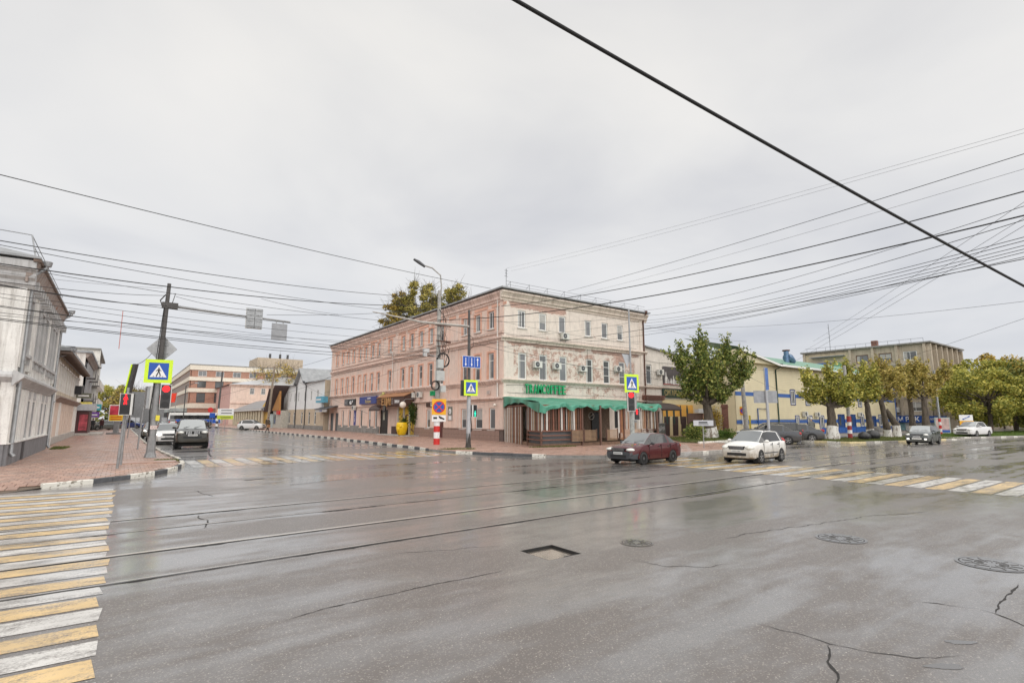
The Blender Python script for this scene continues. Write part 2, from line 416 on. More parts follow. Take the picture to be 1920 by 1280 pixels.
# road sheet with a square opening where the sunken hatch lies
HX0, HX1, HY0, HY1 = 5.03, 5.67, 5.92, 6.60
b = MB(); X0, X1, Y0, Y1 = -60, 330, -40, 300
b.quad((X0, Y0, 0), (X1, Y0, 0), (X1, HY0, 0), (X0, HY0, 0)); b.quad((X0, HY1, 0), (X1, HY1, 0), (X1, Y1, 0), (X0, Y1, 0))
b.quad((X0, HY0, 0), (HX0, HY0, 0), (HX0, HY1, 0), (X0, HY1, 0)); b.quad((HX1, HY0, 0), (X1, HY0, 0), (X1, HY1, 0), (HX1, HY1, 0))
road = b.build('road', ASPH); road['kind'] = 'structure'

# cracks, ragged joints and patches in the asphalt: parts of the road
CRK = mat('crack_dirt', (.022, .02, .019), .8, bump=0)
def ribbon(pts, w, z, seed=1, jit=.5, step=.09, wander=.02):
    r = random.Random(seed); P = [Vector((p[0], p[1])) for p in pts]; out = []
    for a, c in zip(P[:-1], P[1:]):
        n = max(2, int((c - a).length / step))
        for i in range(n): out.append(a.lerp(c, i / n))
    out.append(P[-1]); L, Q = [], []; N = len(out)
    off = 0
    for i, p in enumerate(out):
        d = (out[min(i + 1, N - 1)] - out[max(i - 1, 0)]).normalized(); q = Vector((-d.y, d.x))
        off = off * .75 + r.uniform(-wander, wander)
        e = min(1, (i + .3) / 4, (N - 1 - i + .3) / 4)
        hw = w * .5 * e * (1 - jit + 2 * jit * r.random())
        L.append(p + q * (off + hw)); Q.append(p + q * (off - hw))
    vs = [(p.x, p.y, z) for p in L] + [(p.x, p.y, z) for p in Q]; n = len(L)
    return vs, [(i, n + i, n + i + 1, i + 1) for i in range(n - 1)]
def crack(pts, w, seed, z=.003, wander=.03, jit=.6):
    b = MB(); v, f = ribbon(pts, w, z, seed, jit, .07, wander); b.add(v, f); b.build('crack', CRK, road)
crack([(1.48, 5.8), (1.85, 5.89), (2.44, 5.92), (3.05, 5.93), (3.62, 5.9), (4.28, 5.9)], .014, 1, wander=.012)
crack([(5.27, 2.35), (4.86, 2.2), (4.69, 2.08), (4.55, 1.99), (4.41, 1.9), (4.2, 1.8)], .02, 2, wander=.025)
crack([(5.18, 3.0), (5.26, 2.64), (5.24, 2.33), (5.35, 2.02), (5.53, 1.77), (5.81, 1.59), (5.94, 1.54)], .009, 3, wander=.02)
crack([(7.46, 1.83), (7.42, 1.64), (7.22, 1.4), (7.0, 1.1)], .02, 4, wander=.012)
crack([(7.42, 1.64), (8.0, 1.7), (8.43, 1.71), (8.91, 1.72)], .018, 5, wander=.012)
crack([(7.09, 2.31), (7.4, 1.8)], .012, 15)
crack([(-1.12, 13.04), (-.93, 12.46), (-.78, 11.63)], .03, 6)
crack([(1.44, 12.9), (1.54, 11.92), (1.4, 11.3)], .025, 7)
crack([(1.82, 17.3), (2.07, 15.6)], .02, 8)
crack([(4.85, 40), (4.1, 34), (3.9, 31)], .07, 9)
crack([(9.3, 19.4), (10.2, 19.1)], .05, 12)
crack([(6.0, 5.4), (6.1, 4.8), (6.5, 4.4), (6.9, 4.3)], .010, 13); crack([(3.4, 7.6), (4.2, 7.3), (5.0, 7.0)], .010, 14)
crack([(8.2, 5.2), (8.9, 5.2), (10.4, 4.9), (12.5, 4.6), (14, 4.0)], .014, 16)
for pts, sd in (([(14, 9.9), (18, 9.95), (24, 10.1)], 21), ([(26, 22.5), (30, 22.2), (34, 22.6)], 22)): crack(pts, .03, sd)
def patch(pts, m, name='patch', z=.002):
    b = MB(); b.poly([(p[0], p[1], z) for p in pts]); return b.build(name, m, road)
patch([(9.0, 10.35), (12.5, 10.45), (12.7, 11.7), (8.6, 11.6)], ASPH2)
patch([(3.3, 19.0), (3.95, 19.2), (4.0, 19.05), (3.4, 18.85)], CRK)
# standing water
WATER = Mat('standing_water').fin(Base_Color=(.10, .095, .09), Roughness=.12, IOR=1.33, Specular_IOR_Level=.9, Coat_Weight=.6, Coat_Roughness=.08)
def blob(cx, cy, rx, ry, seed, rot=0, n=26):
    r = random.Random(seed); a = [r.uniform(0, 6.28) for _ in range(4)]; out = []
    for k in range(n):
        t = 2 * math.pi * k / n; q = 1 + .18 * math.sin(2 * t + a[0]) + .12 * math.sin(3 * t + a[1]) + .08 * math.sin(5 * t + a[2]) + .05 * math.sin(9 * t + a[3])
        x, y = rx * q * math.cos(t), ry * q * math.sin(t)
        out.append((cx + x * math.cos(rot) - y * math.sin(rot), cy + x * math.sin(rot) + y * math.cos(rot)))
    return out
for i, (x, y, a, c, ro) in enumerate([(5.55, 1.59, .14, .055, -.5), (6.24, 1.65, .12, .05, -.6), (21.5, 15.9, 2.3, .35, .05), (27, 17.0, 2.5, .3, .0), (12.6, 8.3, .9, .06, .03), (5.2, 17.2, .9, .12, .3)]):
    o = patch(blob(x, y, a, c, 40 + i, ro), WATER, 'puddle', .0025)

# sunken square hatch
hroot = thing('hatch', 'sunken square steel hatch with a black gap round it in the wet road', 'hatch', ((HX0 + HX1) / 2, (HY0 + HY1) / 2, -.09))
b = MB(); w = (HX1 - HX0) / 2; h = (HY1 - HY0) / 2
b.box(-w, w, -h, h, -.02, 0); 
for (a0, a1, c0, c1) in ((-w, -w + .012, -h, h), (w - .012, w, -h, h), (-w, w, -h, -h + .012), (-w, w, h - .012, h)): b.box(a0, a1, c0, c1, 0, .088)
b.build('pit', CRK, hroot)
b = MB(); b.box(-w + .06, w - .05, -h + .07, h - .05, .02, .055); b.build('plate', Mat('wet_steel').fin(Base_Color=(.27, .235, .20), Roughness=.12, Metallic=.5, Coat_Weight=1., Coat_Roughness=.05), hroot)
b = MB(); b.box(.05, w - .02, -h + .0, -h + .10, .057, .07); b.build('hinge', CRK, hroot)
# round manholes
IRON = Mat('cast_iron').fin(Base_Color=(.10, .095, .09), Roughness=.3, Metallic=.3, Coat_Weight=.8, Coat_Roughness=.12)
def manhole(x, y, r, lab):
    t = thing('manhole_cover', lab, 'manhole cover', (x, y, 0), rnd.random())
    n = 40; b = MB()
    def ring(r0, r1, z, mi=0):
        v = [(r0 * math.cos(6.2832 * k / n), r0 * math.sin(6.2832 * k / n), z) for k in range(n)] + [(r1 * math.cos(6.2832 * k / n), r1 * math.sin(6.2832 * k / n), z) for k in range(n)]
        b.add(v, [(k, n + k, n + (k + 1) % n, (k + 1) % n) for k in range(n)], mi)
    ring(r * .985, r * 1.10, .007); b.build('rim', IRON, t)
    b = MB(); ring(r * .94, r * .985, .0065); b.build('gap', CRK, t)
    b = MB(); b.add([(r * .94 * math.cos(6.2832 * k / n), r * .94 * math.sin(6.2832 * k / n), .008) for k in range(n)], [tuple(range(n))]); b.build('lid', IRON, t)
    b = MB()
    for k in range(12):
        a = 6.2832 * k / 12; b.M = Matrix.Rotation(a, 4, 'Z')
        b.box(r * .25, r * .86, -.006, .006, .008, .014)
        b.box(r * .5, r * .56, -.05, .05, .008, .013)
    b.M = None; b.build('ribs', IRON, t)
manhole(9.82, 4.05, .34, 'round cast iron manhole cover in cracked asphalt, nearer the white car')
manhole(9.80, 2.15, .36, 'round cast iron manhole cover at the right edge of the photo')
manhole(6.85, 5.88, .24, 'half flooded round manhole beside the sunken square hatch')

# tram rails: bright steel heads, each with a black ragged flangeway
RAILM = Mat('rail_steel').fin(Base_Color=(.62, .58, .53), Roughness=.3, Metallic=.6)
rails = struct('tram_track')
def railY(x, y0): return y0 + .018 * x - (.00013 * x * x if x < 60 else .00013 * 3600 + .0156 * (x - 60))
for i, y0 in enumerate((13.12, 11.72, 9.86, 8.30)):
    xs = [-40 + 2.5 * k for k in range(100)]
    pts = [(x, railY(x, y0)) for x in xs]
    b = MB(); s_ = (.036, .022, .045, .012)[i]
    v, f = ribbon([(x, y) for x, y in pts], s_ * 2, .009, 60 + i, .08, 2.5, .002); b.add(v, f)
    b.build('rail', RAILM, rails)
    b = MB(); v, f = ribbon([(x, y - (.055 if i != 1 else -.045)) for x, y in pts], .034 if i != 3 else .04, .006, 70 + i, .45, .16, .006); b.add(v, f)
    b.build('flangeway', CRK, rails)
    b = MB()      # broken asphalt edge beside the rail
    r = random.Random(90 + i)
    for k in range(26):
        x = r.uniform(-4, 32); L_ = r.uniform(.2, 1.1)
        v, f = ribbon([(x, railY(x, y0) - .07), (x + L_, railY(x + L_, y0) - .07 - r.uniform(0, .03))], r.uniform(.03, .08), .0045, 300 + k, .7, .06, .012); b.add(v, f)
    o = b.build('broken_edge', CRK, rails); o['kind'] = 'stuff'

# painted crossings and lane lines
def stripes(name, specs):
    g = struct(name)
    for (pts, m) in specs:
        b = MB(); b.poly([(p[0], p[1], .004) for p in pts]); b.build('stripe', m, g)
    return g
sp = []; y = 4.0; k = 0; rr = random.Random(5)
while y < 18.75:
    x1 = rr.uniform(-.03, .03); wv = .385 + rr.uniform(-.03, .03); sl = .022 * 5.
    m = (PY if k % 2 else PW)
    sp.append(([(-5.2, y + sl), (x1, y), (x1 + rr.uniform(-.05, .05), y + wv), (-5.2, y + wv + sl)], m)); y += .485; k += 1
stripes('crosswalk', sp)
sp = []; x = 2.5; k = 0
while x < 14.6:
    y0 = 24.75 + rr.uniform(-.1, .1); m = (PYF if k % 2 else PWF)
    sp.append(([(x, y0), (x + .44, y0), (x + .44, y0 + 4.6), (x, y0 + 4.6)], m)); x += .52; k += 1
stripes('crosswalk', sp)
sp = []; y = 2.4; k = 0
while y < 17.6:
    m = (PY if k % 2 else PW) if y < 8.2 else (PYF if k % 2 else PWF)
    if abs(y - 8.6) > .1: sp.append(([(18.5 + (y - 3) * .01, y), (22.5, y), (22.5, y + .42), (18.5, y + .42)], m))
    y += .5; k += 1
stripes('crosswalk', sp)
lanes = struct('lane_marking')
for pts, wd in (([(8.9, 66), (9.7, 50), (10.0, 42), (10.35, 30)], .12), ([(6.1, 52), (6.5, 42), (6.8, 38)], .13), ([(8.2, 110), (8.7, 72)], .12)):
    b = MB(); v, f = ribbon(pts, wd, .004, 5, .1, 1, .004); b.add(v, f); b.build('line', PWF, lanes)

# pavements
PAVC = (.38, .235, .185)
def paver_mat(name, inst):
    m = Mat(name)
    if inst:
        r = m.n('ShaderNodeObjectInfo').outputs['Random']
    else:
        r = m.n('ShaderNodeNewGeometry').outputs['Random Per Island']
    P = m.co() if not inst else m.n('ShaderNodeNewGeometry').outputs['Position']
    n = m.noise(.7, 4, .6, P); f = m.noise(45, 4, .7, P)
    c = m.mix(r, tuple(x * .8 for x in PAVC), (PAVC[0] * 1.15, PAVC[1] * 1.18, PAVC[2] * 1.15))
    c = m.mix(m.rng(n, .42, .68, 0, .55), c, (.30, .22, .18))
    c = m.mix(m.rng(f, .5, .8, 0, .4), c, (.12, .08, .065))
    m.fin(Base_Color=c, Roughness=m.rng(m.noise(1.4, 4, .6, P), .38, .62, .62, .28), Specular_IOR_Level=.5, Normal=m.bump(f, .25, .006))
    return m.m
PAV_I = paver_mat('red_paver', True); PAV_S = paver_mat('red_paving', False)
def paving_tex():
    m = Mat('distant_red_paving'); v = m.mapv((1, 1, 1))
    bt = m.n('ShaderNodeTexBrick', {'Vector': v, 'Scale': 1., 'Brick Width': .5, 'Row Height': .25, 'Mortar Size': .009, 'Color1': tuple(x * .85 for x in PAVC), 'Color2': tuple(x * 1.12 for x in PAVC), 'Mortar': (.11, .075, .06)})
    n = m.noise(.6, 5, .6)
    c = m.mix(m.rng(n, .42, .68, 0, .5), bt.outputs[0], (.28, .20, .165))
    m.fin(Base_Color=c, Roughness=m.rng(m.noise(.9, 4), .4, .6, .6, .25), Normal=m.bump(bt.outputs['Fac'], .3, .01))
    return m.m
PAVT = paving_tex()
JOINT = mat('sandy_joint', (.13, .10, .075), .95, bump=.2)
def inside(pt, poly):
    x, y = pt; c = False; n = len(poly)
    for i in range(n):
        x1, y1 = poly[i]; x2, y2 = poly[(i + 1) % n]
        if (y1 > y) != (y2 > y) and x < (x2 - x1) * (y - y1) / (y2 - y1) + x1: c = not c
    return c
ZP = .115
def hL(x, y):
    if x < -1.2:
        t = min(1, max(0, (y - 19.1 - (-1.2 - x) * -.02) / 1.8)); t = max(t, 1 - min(1, (-1.2 - x) / 1.0)); return .012 + (ZP - .012) * t
    return ZP
LP = [(-30, 18.3), (-2.5, 19.35), (-1.6, 20.25), (-.6, 20.75), (.85, 22.1), (1.75, 24.0), (2.2, 26.0), (2.27, 28.4), (1.9, 35.5), (1.55, 49), (1.35, 90), (1.35, 230), (-30, 230)]
pav = struct('pavement')
b = MB()
core = [(-30, 21.5), (.3, 21.6), (.85, 22.1), (1.75, 24.0), (2.2, 26.0), (2.27, 28.4), (1.9, 35.5), (1.55, 49), (-30, 49)]
b.poly([(x, y, ZP - .012) for x, y in core])
b.poly([(x, y, ZP - .012) for x, y in [(-1.2, 20.4), (-.6, 20.75), (.3, 21.6), (-1.2, 21.6)]])
b.poly([(-30, 18.3, -.002), (-2.5, 19.35, -.002), (-1.6, 20.25, .03), (-1.2, 21.6, ZP - .013), (-30, 21.6, ZP - .013)])
b.build('bedding', JOINT, pav)
b = MB(); b.poly([(x, y, ZP) for x, y in [(1.55, 49), (1.35, 90), (1.35, 230), (-30, 230), (-30, 49)]]); b.build('far_paving', PAVT, pav)
cells = []
rowi = 0; yy = 18.4
while yy < 49:
    xx = -7.0 + (0.125 if rowi % 2 else 0); 
    while xx < 2.4:
        if all(inside(q, LP) for q in ((xx, yy), (xx + .24, yy), (xx, yy + .49), (xx + .24, yy + .49))) and not (xx < -3.75 and yy > 28.0): cells.append((xx, yy))
        xx += .25
    yy += .5; rowi += 1
fwd = (math.sin(R(36.5)), math.cos(R(36.5))); rgt = (math.cos(R(36.5)), -math.sin(R(36.5)))
def onscreen(x, y):
    d = x * fwd[0] + y * fwd[1]; return (x * rgt[0] + y * rgt[1]) / d > -1.02
def show(c):
    d = c[0] * fwd[0] + c[1] * fwd[1]; return d if onscreen(*c) else d + 1000
cells.sort(key=show)
b = MB(); g = .006
def paver_geo(b, x, y, z0, z1, z2, z3):
    e = .008
    top = [(x + g + e, y + g + e, z0), (x + .25 - g - e, y + g + e, z1), (x + .25 - g - e, y + .5 - g - e, z2), (x + g + e, y + .5 - g - e, z3)]
    low = [(x + g, y + g, z0 - .008), (x + .25 - g, y + g, z1 - .008), (x + .25 - g, y + .5 - g, z2 - .008), (x + g, y + .5 - g, z3 - .008)]
    bot = [(p[0], p[1], p[2] - .02) for p in low]
    b.add(top + low + bot, [(0, 1, 2, 3)] + [(4 + i, 4 + (i + 1) % 4, (i + 1) % 4, i) for i in range(4)] + [(8 + i, 8 + (i + 1) % 4, 4 + (i + 1) % 4, 4 + i) for i in range(4)])
paver_geo(b, 0, 0, 0, 0, 0, 0); pme = b.mesh('paver', PAV_I)
b = MB(); pr_ = random.Random(3); cnt = 0
for (x, y) in cells:
    flat = abs(hL(x, y) - hL(x + .25, y)) < 1e-4 and abs(hL(x, y) - hL(x, y + .5)) < 1e-4
    dz = pr_.uniform(-.003, .003)
    if cnt < 300:
        z = (hL(x, y) + hL(x, y + .5)) / 2
        sl = math.atan2(hL(x, y + .5) - hL(x, y), .5); sx = -math.atan2(hL(x + .25, y) - hL(x, y), .25)
        place(pme, 'paver', pav, (x, y, hL(x, y) + dz), rot=(sl + pr_.uniform(-.006, .006), sx + pr_.uniform(-.01, .01), pr_.uniform(-.008, .008))); cnt += 1
    else: paver_geo(b, x, y, hL(x, y) + dz, hL(x + .25, y) + dz, hL(x + .25, y + .5) + dz, hL(x, y + .5) + dz)
o = b.build('paver', PAV_S, pav); o['kind'] = 'stuff'
# raised ragged step in the paving beside the pole
b = MB(); b.prism([(-.4, 26.9), (2.0, 26.7), (2.1, 27.6), (.2, 28.3)], (ZP, ZP + .04), 0, 'z'); b.build('raised_slab', PAV_S, pav)
# far corner pavement
FP = [(15.9, 230), (15.9, 107), (16.35, 49), (15.25, 30), (15.05, 28.3), (15.3, 25.7), (16.2, 23.4), (17.4, 20.7), (19.5, 18.9), (24.8, 17.55), (29, 17.8), (32.5, 18.8), (35.5, 21.2), (36.4, 25.2), (40, 27.6), (52, 28.2), (52, 40), (24.4, 40), (24.4, 230)]
pv2 = struct('pavement'); b = MB(); b.poly([(x, y, ZP) for x, y in FP]); b.build('paving', PAVT, pv2)
b = MB(); b.prism([(x, y) for x, y in FP], (-.03, ZP - .004), 0, 'z'); b.build('base', DCONC, pv2)
pv3 = struct('pavement'); b = MB(); b.prism([(52, 24.4), (140, 24.4), (140, 40), (52, 40)], (-.03, .02), 0, 'z'); b.build('paving', mat('pavement_asphalt', (.22, .205, .19), .7, var=.2, grime=.3), pv3)

# kerbs: one stone after another, whitewashed and grey by turns
KW = Mat('whitewashed_stone'); _f = KW.noise(9, 6, .7); _g = KW.noise(2.2, 5, .6)
KW.fin(Base_Color=KW.mix(KW.rng(KW.math('ADD', KW.math('MULTIPLY', _f, .6), KW.math('MULTIPLY', _g, .4)), .53, .60), (.66, .64, .58), (.22, .19, .15)), Roughness=.8, Normal=KW.bump(_f, .3, .01)); KW = KW.m
KB = mat('dark_painted_stone', (.085, .088, .095), .7, var=.3, scale=6, bump=.3, grime=.2)
KG = mat('bare_kerb_stone', (.34, .32, .29), .8, var=.25, scale=5, bump=.3, grime=.5)
KYE = mat('yellowed_kerb_stone', (.62, .52, .30), .8, var=.25, scale=5, bump=.3, grime=.3)
_kc = {}
def kerb_mesh(L, m):
    k = (round(L, 2), m.name)
    if k not in _kc:
        b = MB(); t = .016; w = .15; z1 = .15
        b.prism([(0, -.03), (w, -.03), (w, z1 - t), (w - t, z1), (t, z1), (0, z1 - t)], (.006, L - .006), 0, 'x')
        _kc[k] = b.mesh('kerb_stone', m)
    return _kc[k]
def kerb(pts, seq, L=1.0, inside_left=True, z=0, seed=0):
    """stones along a polyline; seq cycles through (material, length)"""
    r = random.Random(seed); root = struct('kerb'); P = [Vector(p) for p in pts]; seg = 0; pos = P[0].copy(); i = 0
    while seg < len(P) - 1:
        m, ln = seq[i % len(seq)]
        rem = ln; nxt = pos.copy(); s2 = seg
        while s2 < len(P) - 1 and (P[s2 + 1] - nxt).length < rem: rem -= (P[s2 + 1] - nxt).length; nxt = P[s2 + 1].copy(); s2 += 1
        if s2 < len(P) - 1: nxt = nxt + (P[s2 + 1] - nxt).normalized() * rem
        d = nxt - pos
        if d.length < .12: break
        a = math.atan2(d.y, d.x)
        place(kerb_mesh(d.length, m), 'kerb_stone', root, (pos.x, pos.y, z + r.uniform(-.012, .006)), rot=(r.uniform(-.02, .02), r.uniform(-.006, .006), a + r.uniform(-.006, .006)))
        pos = nxt; seg = s2; i += 1
    return root
kerb([(-1.62, 20.13), (-.6, 20.62), (.95, 22.0), (1.85, 23.95), (2.3, 26.0), (2.38, 28.4)], [(KW, 1.25), (KB, .62), (KB, .62), (KW, 1.1), (KB, 1.0), (KW, 1.1), (KB, .9), (KW, 1.0)], seed=1)
kerb([(2.38, 28.5), (2.05, 35.5), (1.7, 49), (1.5, 90), (1.5, 130)], [(KW, 1.1), (KG, 1.0), (KW, 1.0), (KG, 1.0)], seed=2)
kerb([(15.95, 110), (16.2, 49), (15.2, 31), (14.95, 28.9)][0:4], [(KW, 1.0), (KB, 1.0)], seed=3)
# the inner side of these runs lies to the left of travel, so they are laid from the far end towards the camera on the right-hand pavement
kerb([(15.15, 25.75), (16.1, 23.3), (17.3, 20.6)], [(KW, 1.15), (KB, 1.3), (KB, 1.25), (KB, 1.15), (KW, 1.3)], seed=4)
kerb([(19.8, 18.7), (24.8, 17.4), (29, 17.65), (32.6, 18.6), (35.7, 21.1), (36.5, 25.0)], [(KG, 1.0), (KG, 1.0), (KG, .95), (KW, .6)], seed=5)
# planted strip and lawn
grass = Mat('verge_soil'); _n = grass.noise(1.3, 5); grass.fin(Base_Color=grass.ramp(_n, [(.4, (.05, .075, .02)), (.62, (.11, .085, .045))]), Roughness=.95); SOIL = grass.m
V1 = [(45.2, 20.7), (44.9, 17.4), (51, 15.9), (59.5, 14.7), (61.5, 14.5), (62, 20), (55, 21.4)]
vg = struct('verge'); b = MB(); b.prism(V1, (-.02, .11), 0, 'z'); b.build('soil', SOIL, vg)
kerb([(45.0, 20.9), (44.75, 17.25)], [(KW, 1.), (KYE, 1.)], seed=7)
kerb([(44.75, 17.25), (51, 15.72), (59.5, 14.5), (61.6, 14.3)], [(KYE, 1.), (KYE, .9), (KG, 1.), (KW, .9), (KG, 1.), (KG, 1.)], seed=8)
V2 = [(62.6, 18.9), (63, 16.0), (70, 13.7), (84, 10.6), (96, 9.0), (150, 4), (150, 14), (96, 17.5), (76, 20.5), (66, 21)]
vg2 = struct('verge'); b = MB(); b.prism(V2, (-.02, .11), 0, 'z'); b.build('soil', SOIL, vg2)
kerb([(62.4, 18.9), (62.9, 15.8), (70, 13.5), (84, 10.4), (96, 8.8), (150, 3.8)], [(KW, 1.), (KG, 1.4), (KW, .8), (KG, 2.2)], seed=9)
V3 = [(34.2, 23.1), (38.6, 23.3), (43.6, 27.0), (43.6, 30.2), (39.6, 30.0), (34.5, 25.0)]
vg3 = struct('verge'); b = MB(); b.prism(V3, (ZP - .02, .17), 0, 'z'); b.build('soil', SOIL, vg3)
for (p, q) in (((34.0, 23.0), (37.9, 23.1)), ((38.1, 23.1), (39.6, 24.1))):
    d = Vector((q[0] - p[0], q[1] - p[1])); kr = kerb([p, q], [(KW, 1.3)], seed=12, z=.1)

def blades(poly, n, h, seed, mats, zb=.1, spread=.05, wide=.012):
    """grass tufts: bent blades, thousands in one mesh"""
    r = np.random.RandomState(seed); xs = [p[0] for p in poly]; ys = [p[1] for p in poly]; V = []; F = []
    k = 0
    while k < n:
        x = r.uniform(min(xs), max(xs)); y = r.uniform(min(ys), max(ys))
        if not inside((x, y), poly): continue
        for _ in range(3):
            a = r.uniform(0, 6.28); l = h * r.uniform(.45, 1.2); dx, dy = math.cos(a), math.sin(a); px_ = x + r.uniform(-spread, spread); py_ = y + r.uniform(-spread, spread); le = r.uniform(.1, .6) * l
            i = len(V); V += [(px_ - dy * wide, py_ + dx * wide, zb), (px_ + dy * wide, py_ - dx * wide, zb), (px_ + dx * le, py_ + dy * le, zb + l)]; F.append((i, i + 1, i + 2))
        k += 1
    return mesh_from(V, F, 'grass', mats)
def leaf_mat(name, stops, rough=.55, trans=.25):
    m = Mat(name); r = m.n('ShaderNodeNewGeometry').outputs['Random Per Island']
    n = m.noise(.55, 3)
    f = m.math('ADD', m.math('MULTIPLY', r, .62), m.math('MULTIPLY', n, .42))
    c = m.ramp(f, stops)
    m.fin(Base_Color=c, Roughness=rough, Specular_IOR_Level=.4)
    if trans:
        tr = m.n('ShaderNodeBsdfTranslucent', {'Color': c}); ms = m.n('ShaderNodeMixShader', {0: trans, 1: m.b.outputs[0], 2: tr.outputs[0]})
        m.nt.links.new(ms.outputs[0], m.out.inputs[0])
    MATS[name] = m.m; return m.m
GRASS = leaf_mat('grass_green', [(.1, (.05, .10, .015)), (.5, (.10, .19, .03)), (.9, (.22, .24, .06))])
GRASSD = leaf_mat('grass_dull', [(.1, (.05, .08, .015)), (.5, (.10, .14, .03)), (.9, (.24, .20, .07))])
def grassthing(poly, n, h, seed, m, lab, zb):
    o = place(blades(poly, n, h, seed, [m], zb, .06, .014), 'grass'); tagp(o, lab, 'grass', None, 'stuff'); return o
grassthing(V1, 7000, .13, 1, GRASSD, 'dull green grass on the verge under the row of pollarded trees', .1)
grassthing([(63, 18.3), (63.4, 16.3), (70, 14.1), (84, 11.2), (96, 9.8), (110, 9), (110, 15), (90, 17.4), (72, 19.3)], 13000, .22, 2, GRASS, 'bright green lawn behind the silver car', .1)
grassthing(V3, 2600, .17, 3, GRASSD, 'grass and weeds round the foot of the big whitewashed tree', .16)
grassthing([(15.2, 28.2), (16.3, 28.1), (17.4, 27.3), (17.2, 26.8), (15.8, 27.4)], 260, .10, 4, GRASSD, 'weeds in the broken kerb end by the far corner poles', .1)
grassthing([(1.2, 27.9), (2.2, 27.4), (2.2, 28.4), (1.5, 28.8)], 200, .07, 5, GRASSD, 'weeds by the kerb near the foot of the left pole', .11)
grassthing([(-3.2, 41.5), (-2.6, 41.5), (-2.4, 44.5), (-3.3, 45)], 300, .10, 6, GRASSD, 'dry weeds at the foot of the second downpipe', .11)
grassthing([(20.8, 26.0), (24.2, 25.5), (24.2, 26.1), (20.8, 26.4)], 260, .10, 8, GRASSD, 'weeds along the foot of the cafe terrace', .11)
# ------------------------------------------------------------------ facade kit (local frame: x along the wall, -y outwards, z up)
def wallgrid(b, W, H, ops, d=.22, mi=0, rmi=None, z0=0., x0=0.):
    """wall sheet with real openings and reveals; ops = (x0,x1,z0,z1)"""
    xs = sorted(set([x0, W] + [v for o in ops for v in (o[0], o[1])])); zs = sorted(set([z0, H] + [v for o in ops for v in (o[2], o[3])]))
    xs = [x for x in xs if x0 <= x <= W]; zs = [z for z in zs if z0 <= z <= H]
    def hole(x, z): return any(o[0] < x < o[1] and o[2] < z < o[3] for o in ops)
    for i in range(len(xs) - 1):
        run = None
        for j in range(len(zs) - 1):
            if not hole((xs[i] + xs[i + 1]) / 2, (zs[j] + zs[j + 1]) / 2):
                if run is None: run = zs[j]
            elif run is not None:
                b.quad((xs[i], 0, run), (xs[i + 1], 0, run), (xs[i + 1], 0, zs[j]), (xs[i], 0, zs[j]), mi); run = None
        if run is not None: b.quad((xs[i], 0, run), (xs[i + 1], 0, run), (xs[i + 1], 0, H), (xs[i], 0, H), mi)
    r = mi if rmi is None else rmi
    for (a, c, e, f) in ops:
        b.quad((a, 0, e), (a, d, e), (a, d, f), (a, 0, f), r); b.quad((c, d, e), (c, 0, e), (c, 0, f), (c, d, f), r)
        b.quad((a, 0, f), (a, d, f), (c, d, f), (c, 0, f), r); b.quad((a, d, e), (a, 0, e), (c, 0, e), (c, d, e), r)
_wc = {}
def window_meshes(w, h, style, fm):
    k = (round(w, 2), round(h, 2), style, fm.name)
    if k in _wc: return _wc[k]
    f = MB(); t = .10; y0, y1 = -.03, .04
    f.box(-w / 2, -w / 2 + t, y0, y1, 0, h); f.box(w / 2 - t, w / 2, y0, y1, 0, h)
    f.box(-w / 2 + t, w / 2 - t, y0, y1, 0, t); f.box(-w / 2 + t, w / 2 - t, y0, y1, h - t, h)
    a, c = -w / 2 + t, w / 2 - t
    if style in ('T', 'TL'): f.box(a, c, y0 + .005, y1, h * .70, h * .70 + .05)
    if style == 'TL': f.box(a, c, y0 + .005, y1, h * .34, h * .34 + .045)
    if style in ('V', '4'): f.box(-.025, .025, y0 + .005, y1, t, h - t)
    if style == '4': f.box(a, -.025, y0 + .008, y1, h * .62, h * .62 + .04); f.box(.025, c, y0 + .008, y1, h * .62, h * .62 + .04)
    if style == 'W3':
        for q in (-w / 6, w / 6): f.box(q - .025, q + .025, y0 + .005, y1, t, h - t)
        for e_, g_ in ((a, -w / 6 - .025), (-w / 6 + .025, w / 6 - .025), (w / 6 + .025, c)):
            f.box(e_, g_, y0 + .008, y1, h * .33, h * .33 + .03); f.box(e_, g_, y0 + .008, y1, h * .66, h * .66 + .03)
    g = MB(); g.box(a, c, .0, .02, t, h - t, 0)
    _wc[k] = (f.mesh('window', fm), g.mesh('pane', GLASS)); return _wc[k]
_cc = {}
def curtain(w, h, kind, m):
    k = (round(w, 2), round(h, 2), kind, m.name)
    if k not in _cc:
        b = MB()
        if kind == 0: b.box(-w / 2 + .07, -w / 2 + .07 + w * .25, -.006, -.001, .07, h - .07)
        elif kind == 1: b.box(-w / 2 + .07, w / 2 - .07, -.006, -.001, h * .45, h - .07)
        else: b.box(-w / 2 + .07, w / 2 - .07, -.006, -.001, .07, h * .4)
        _cc[k] = b.mesh('curtain', m)
    return _cc[k]
CURT = mat('net_curtain', (.40, .39, .37), .5, var=.15, bump=0)
def window(par, x, z, w, h, style='T', fm=None, y=.13, rz=0., cur=None):
    fm = fm or WHITE; f, g = window_meshes(w, h, style, fm)
    o = place(f, 'window', par, (x, y, z)); place(g, 'pane', o)
    if cur is not None: place(curtain(w, h, cur, CURT), 'curtain', o)
    return o
def profile(b, W, z, prof, x0=0., mi=0):
    """moulding: prof = list of (out, height) from bottom to top, run along x"""
    pts = [(.0, prof[0][1])] + [(-p[0], p[1]) for p in prof] + [(.0, prof[-1][1])]
    pts = [(p[0], z + p[1]) for p in pts]
    b.prism(pts, (x0, W), mi, 'x')
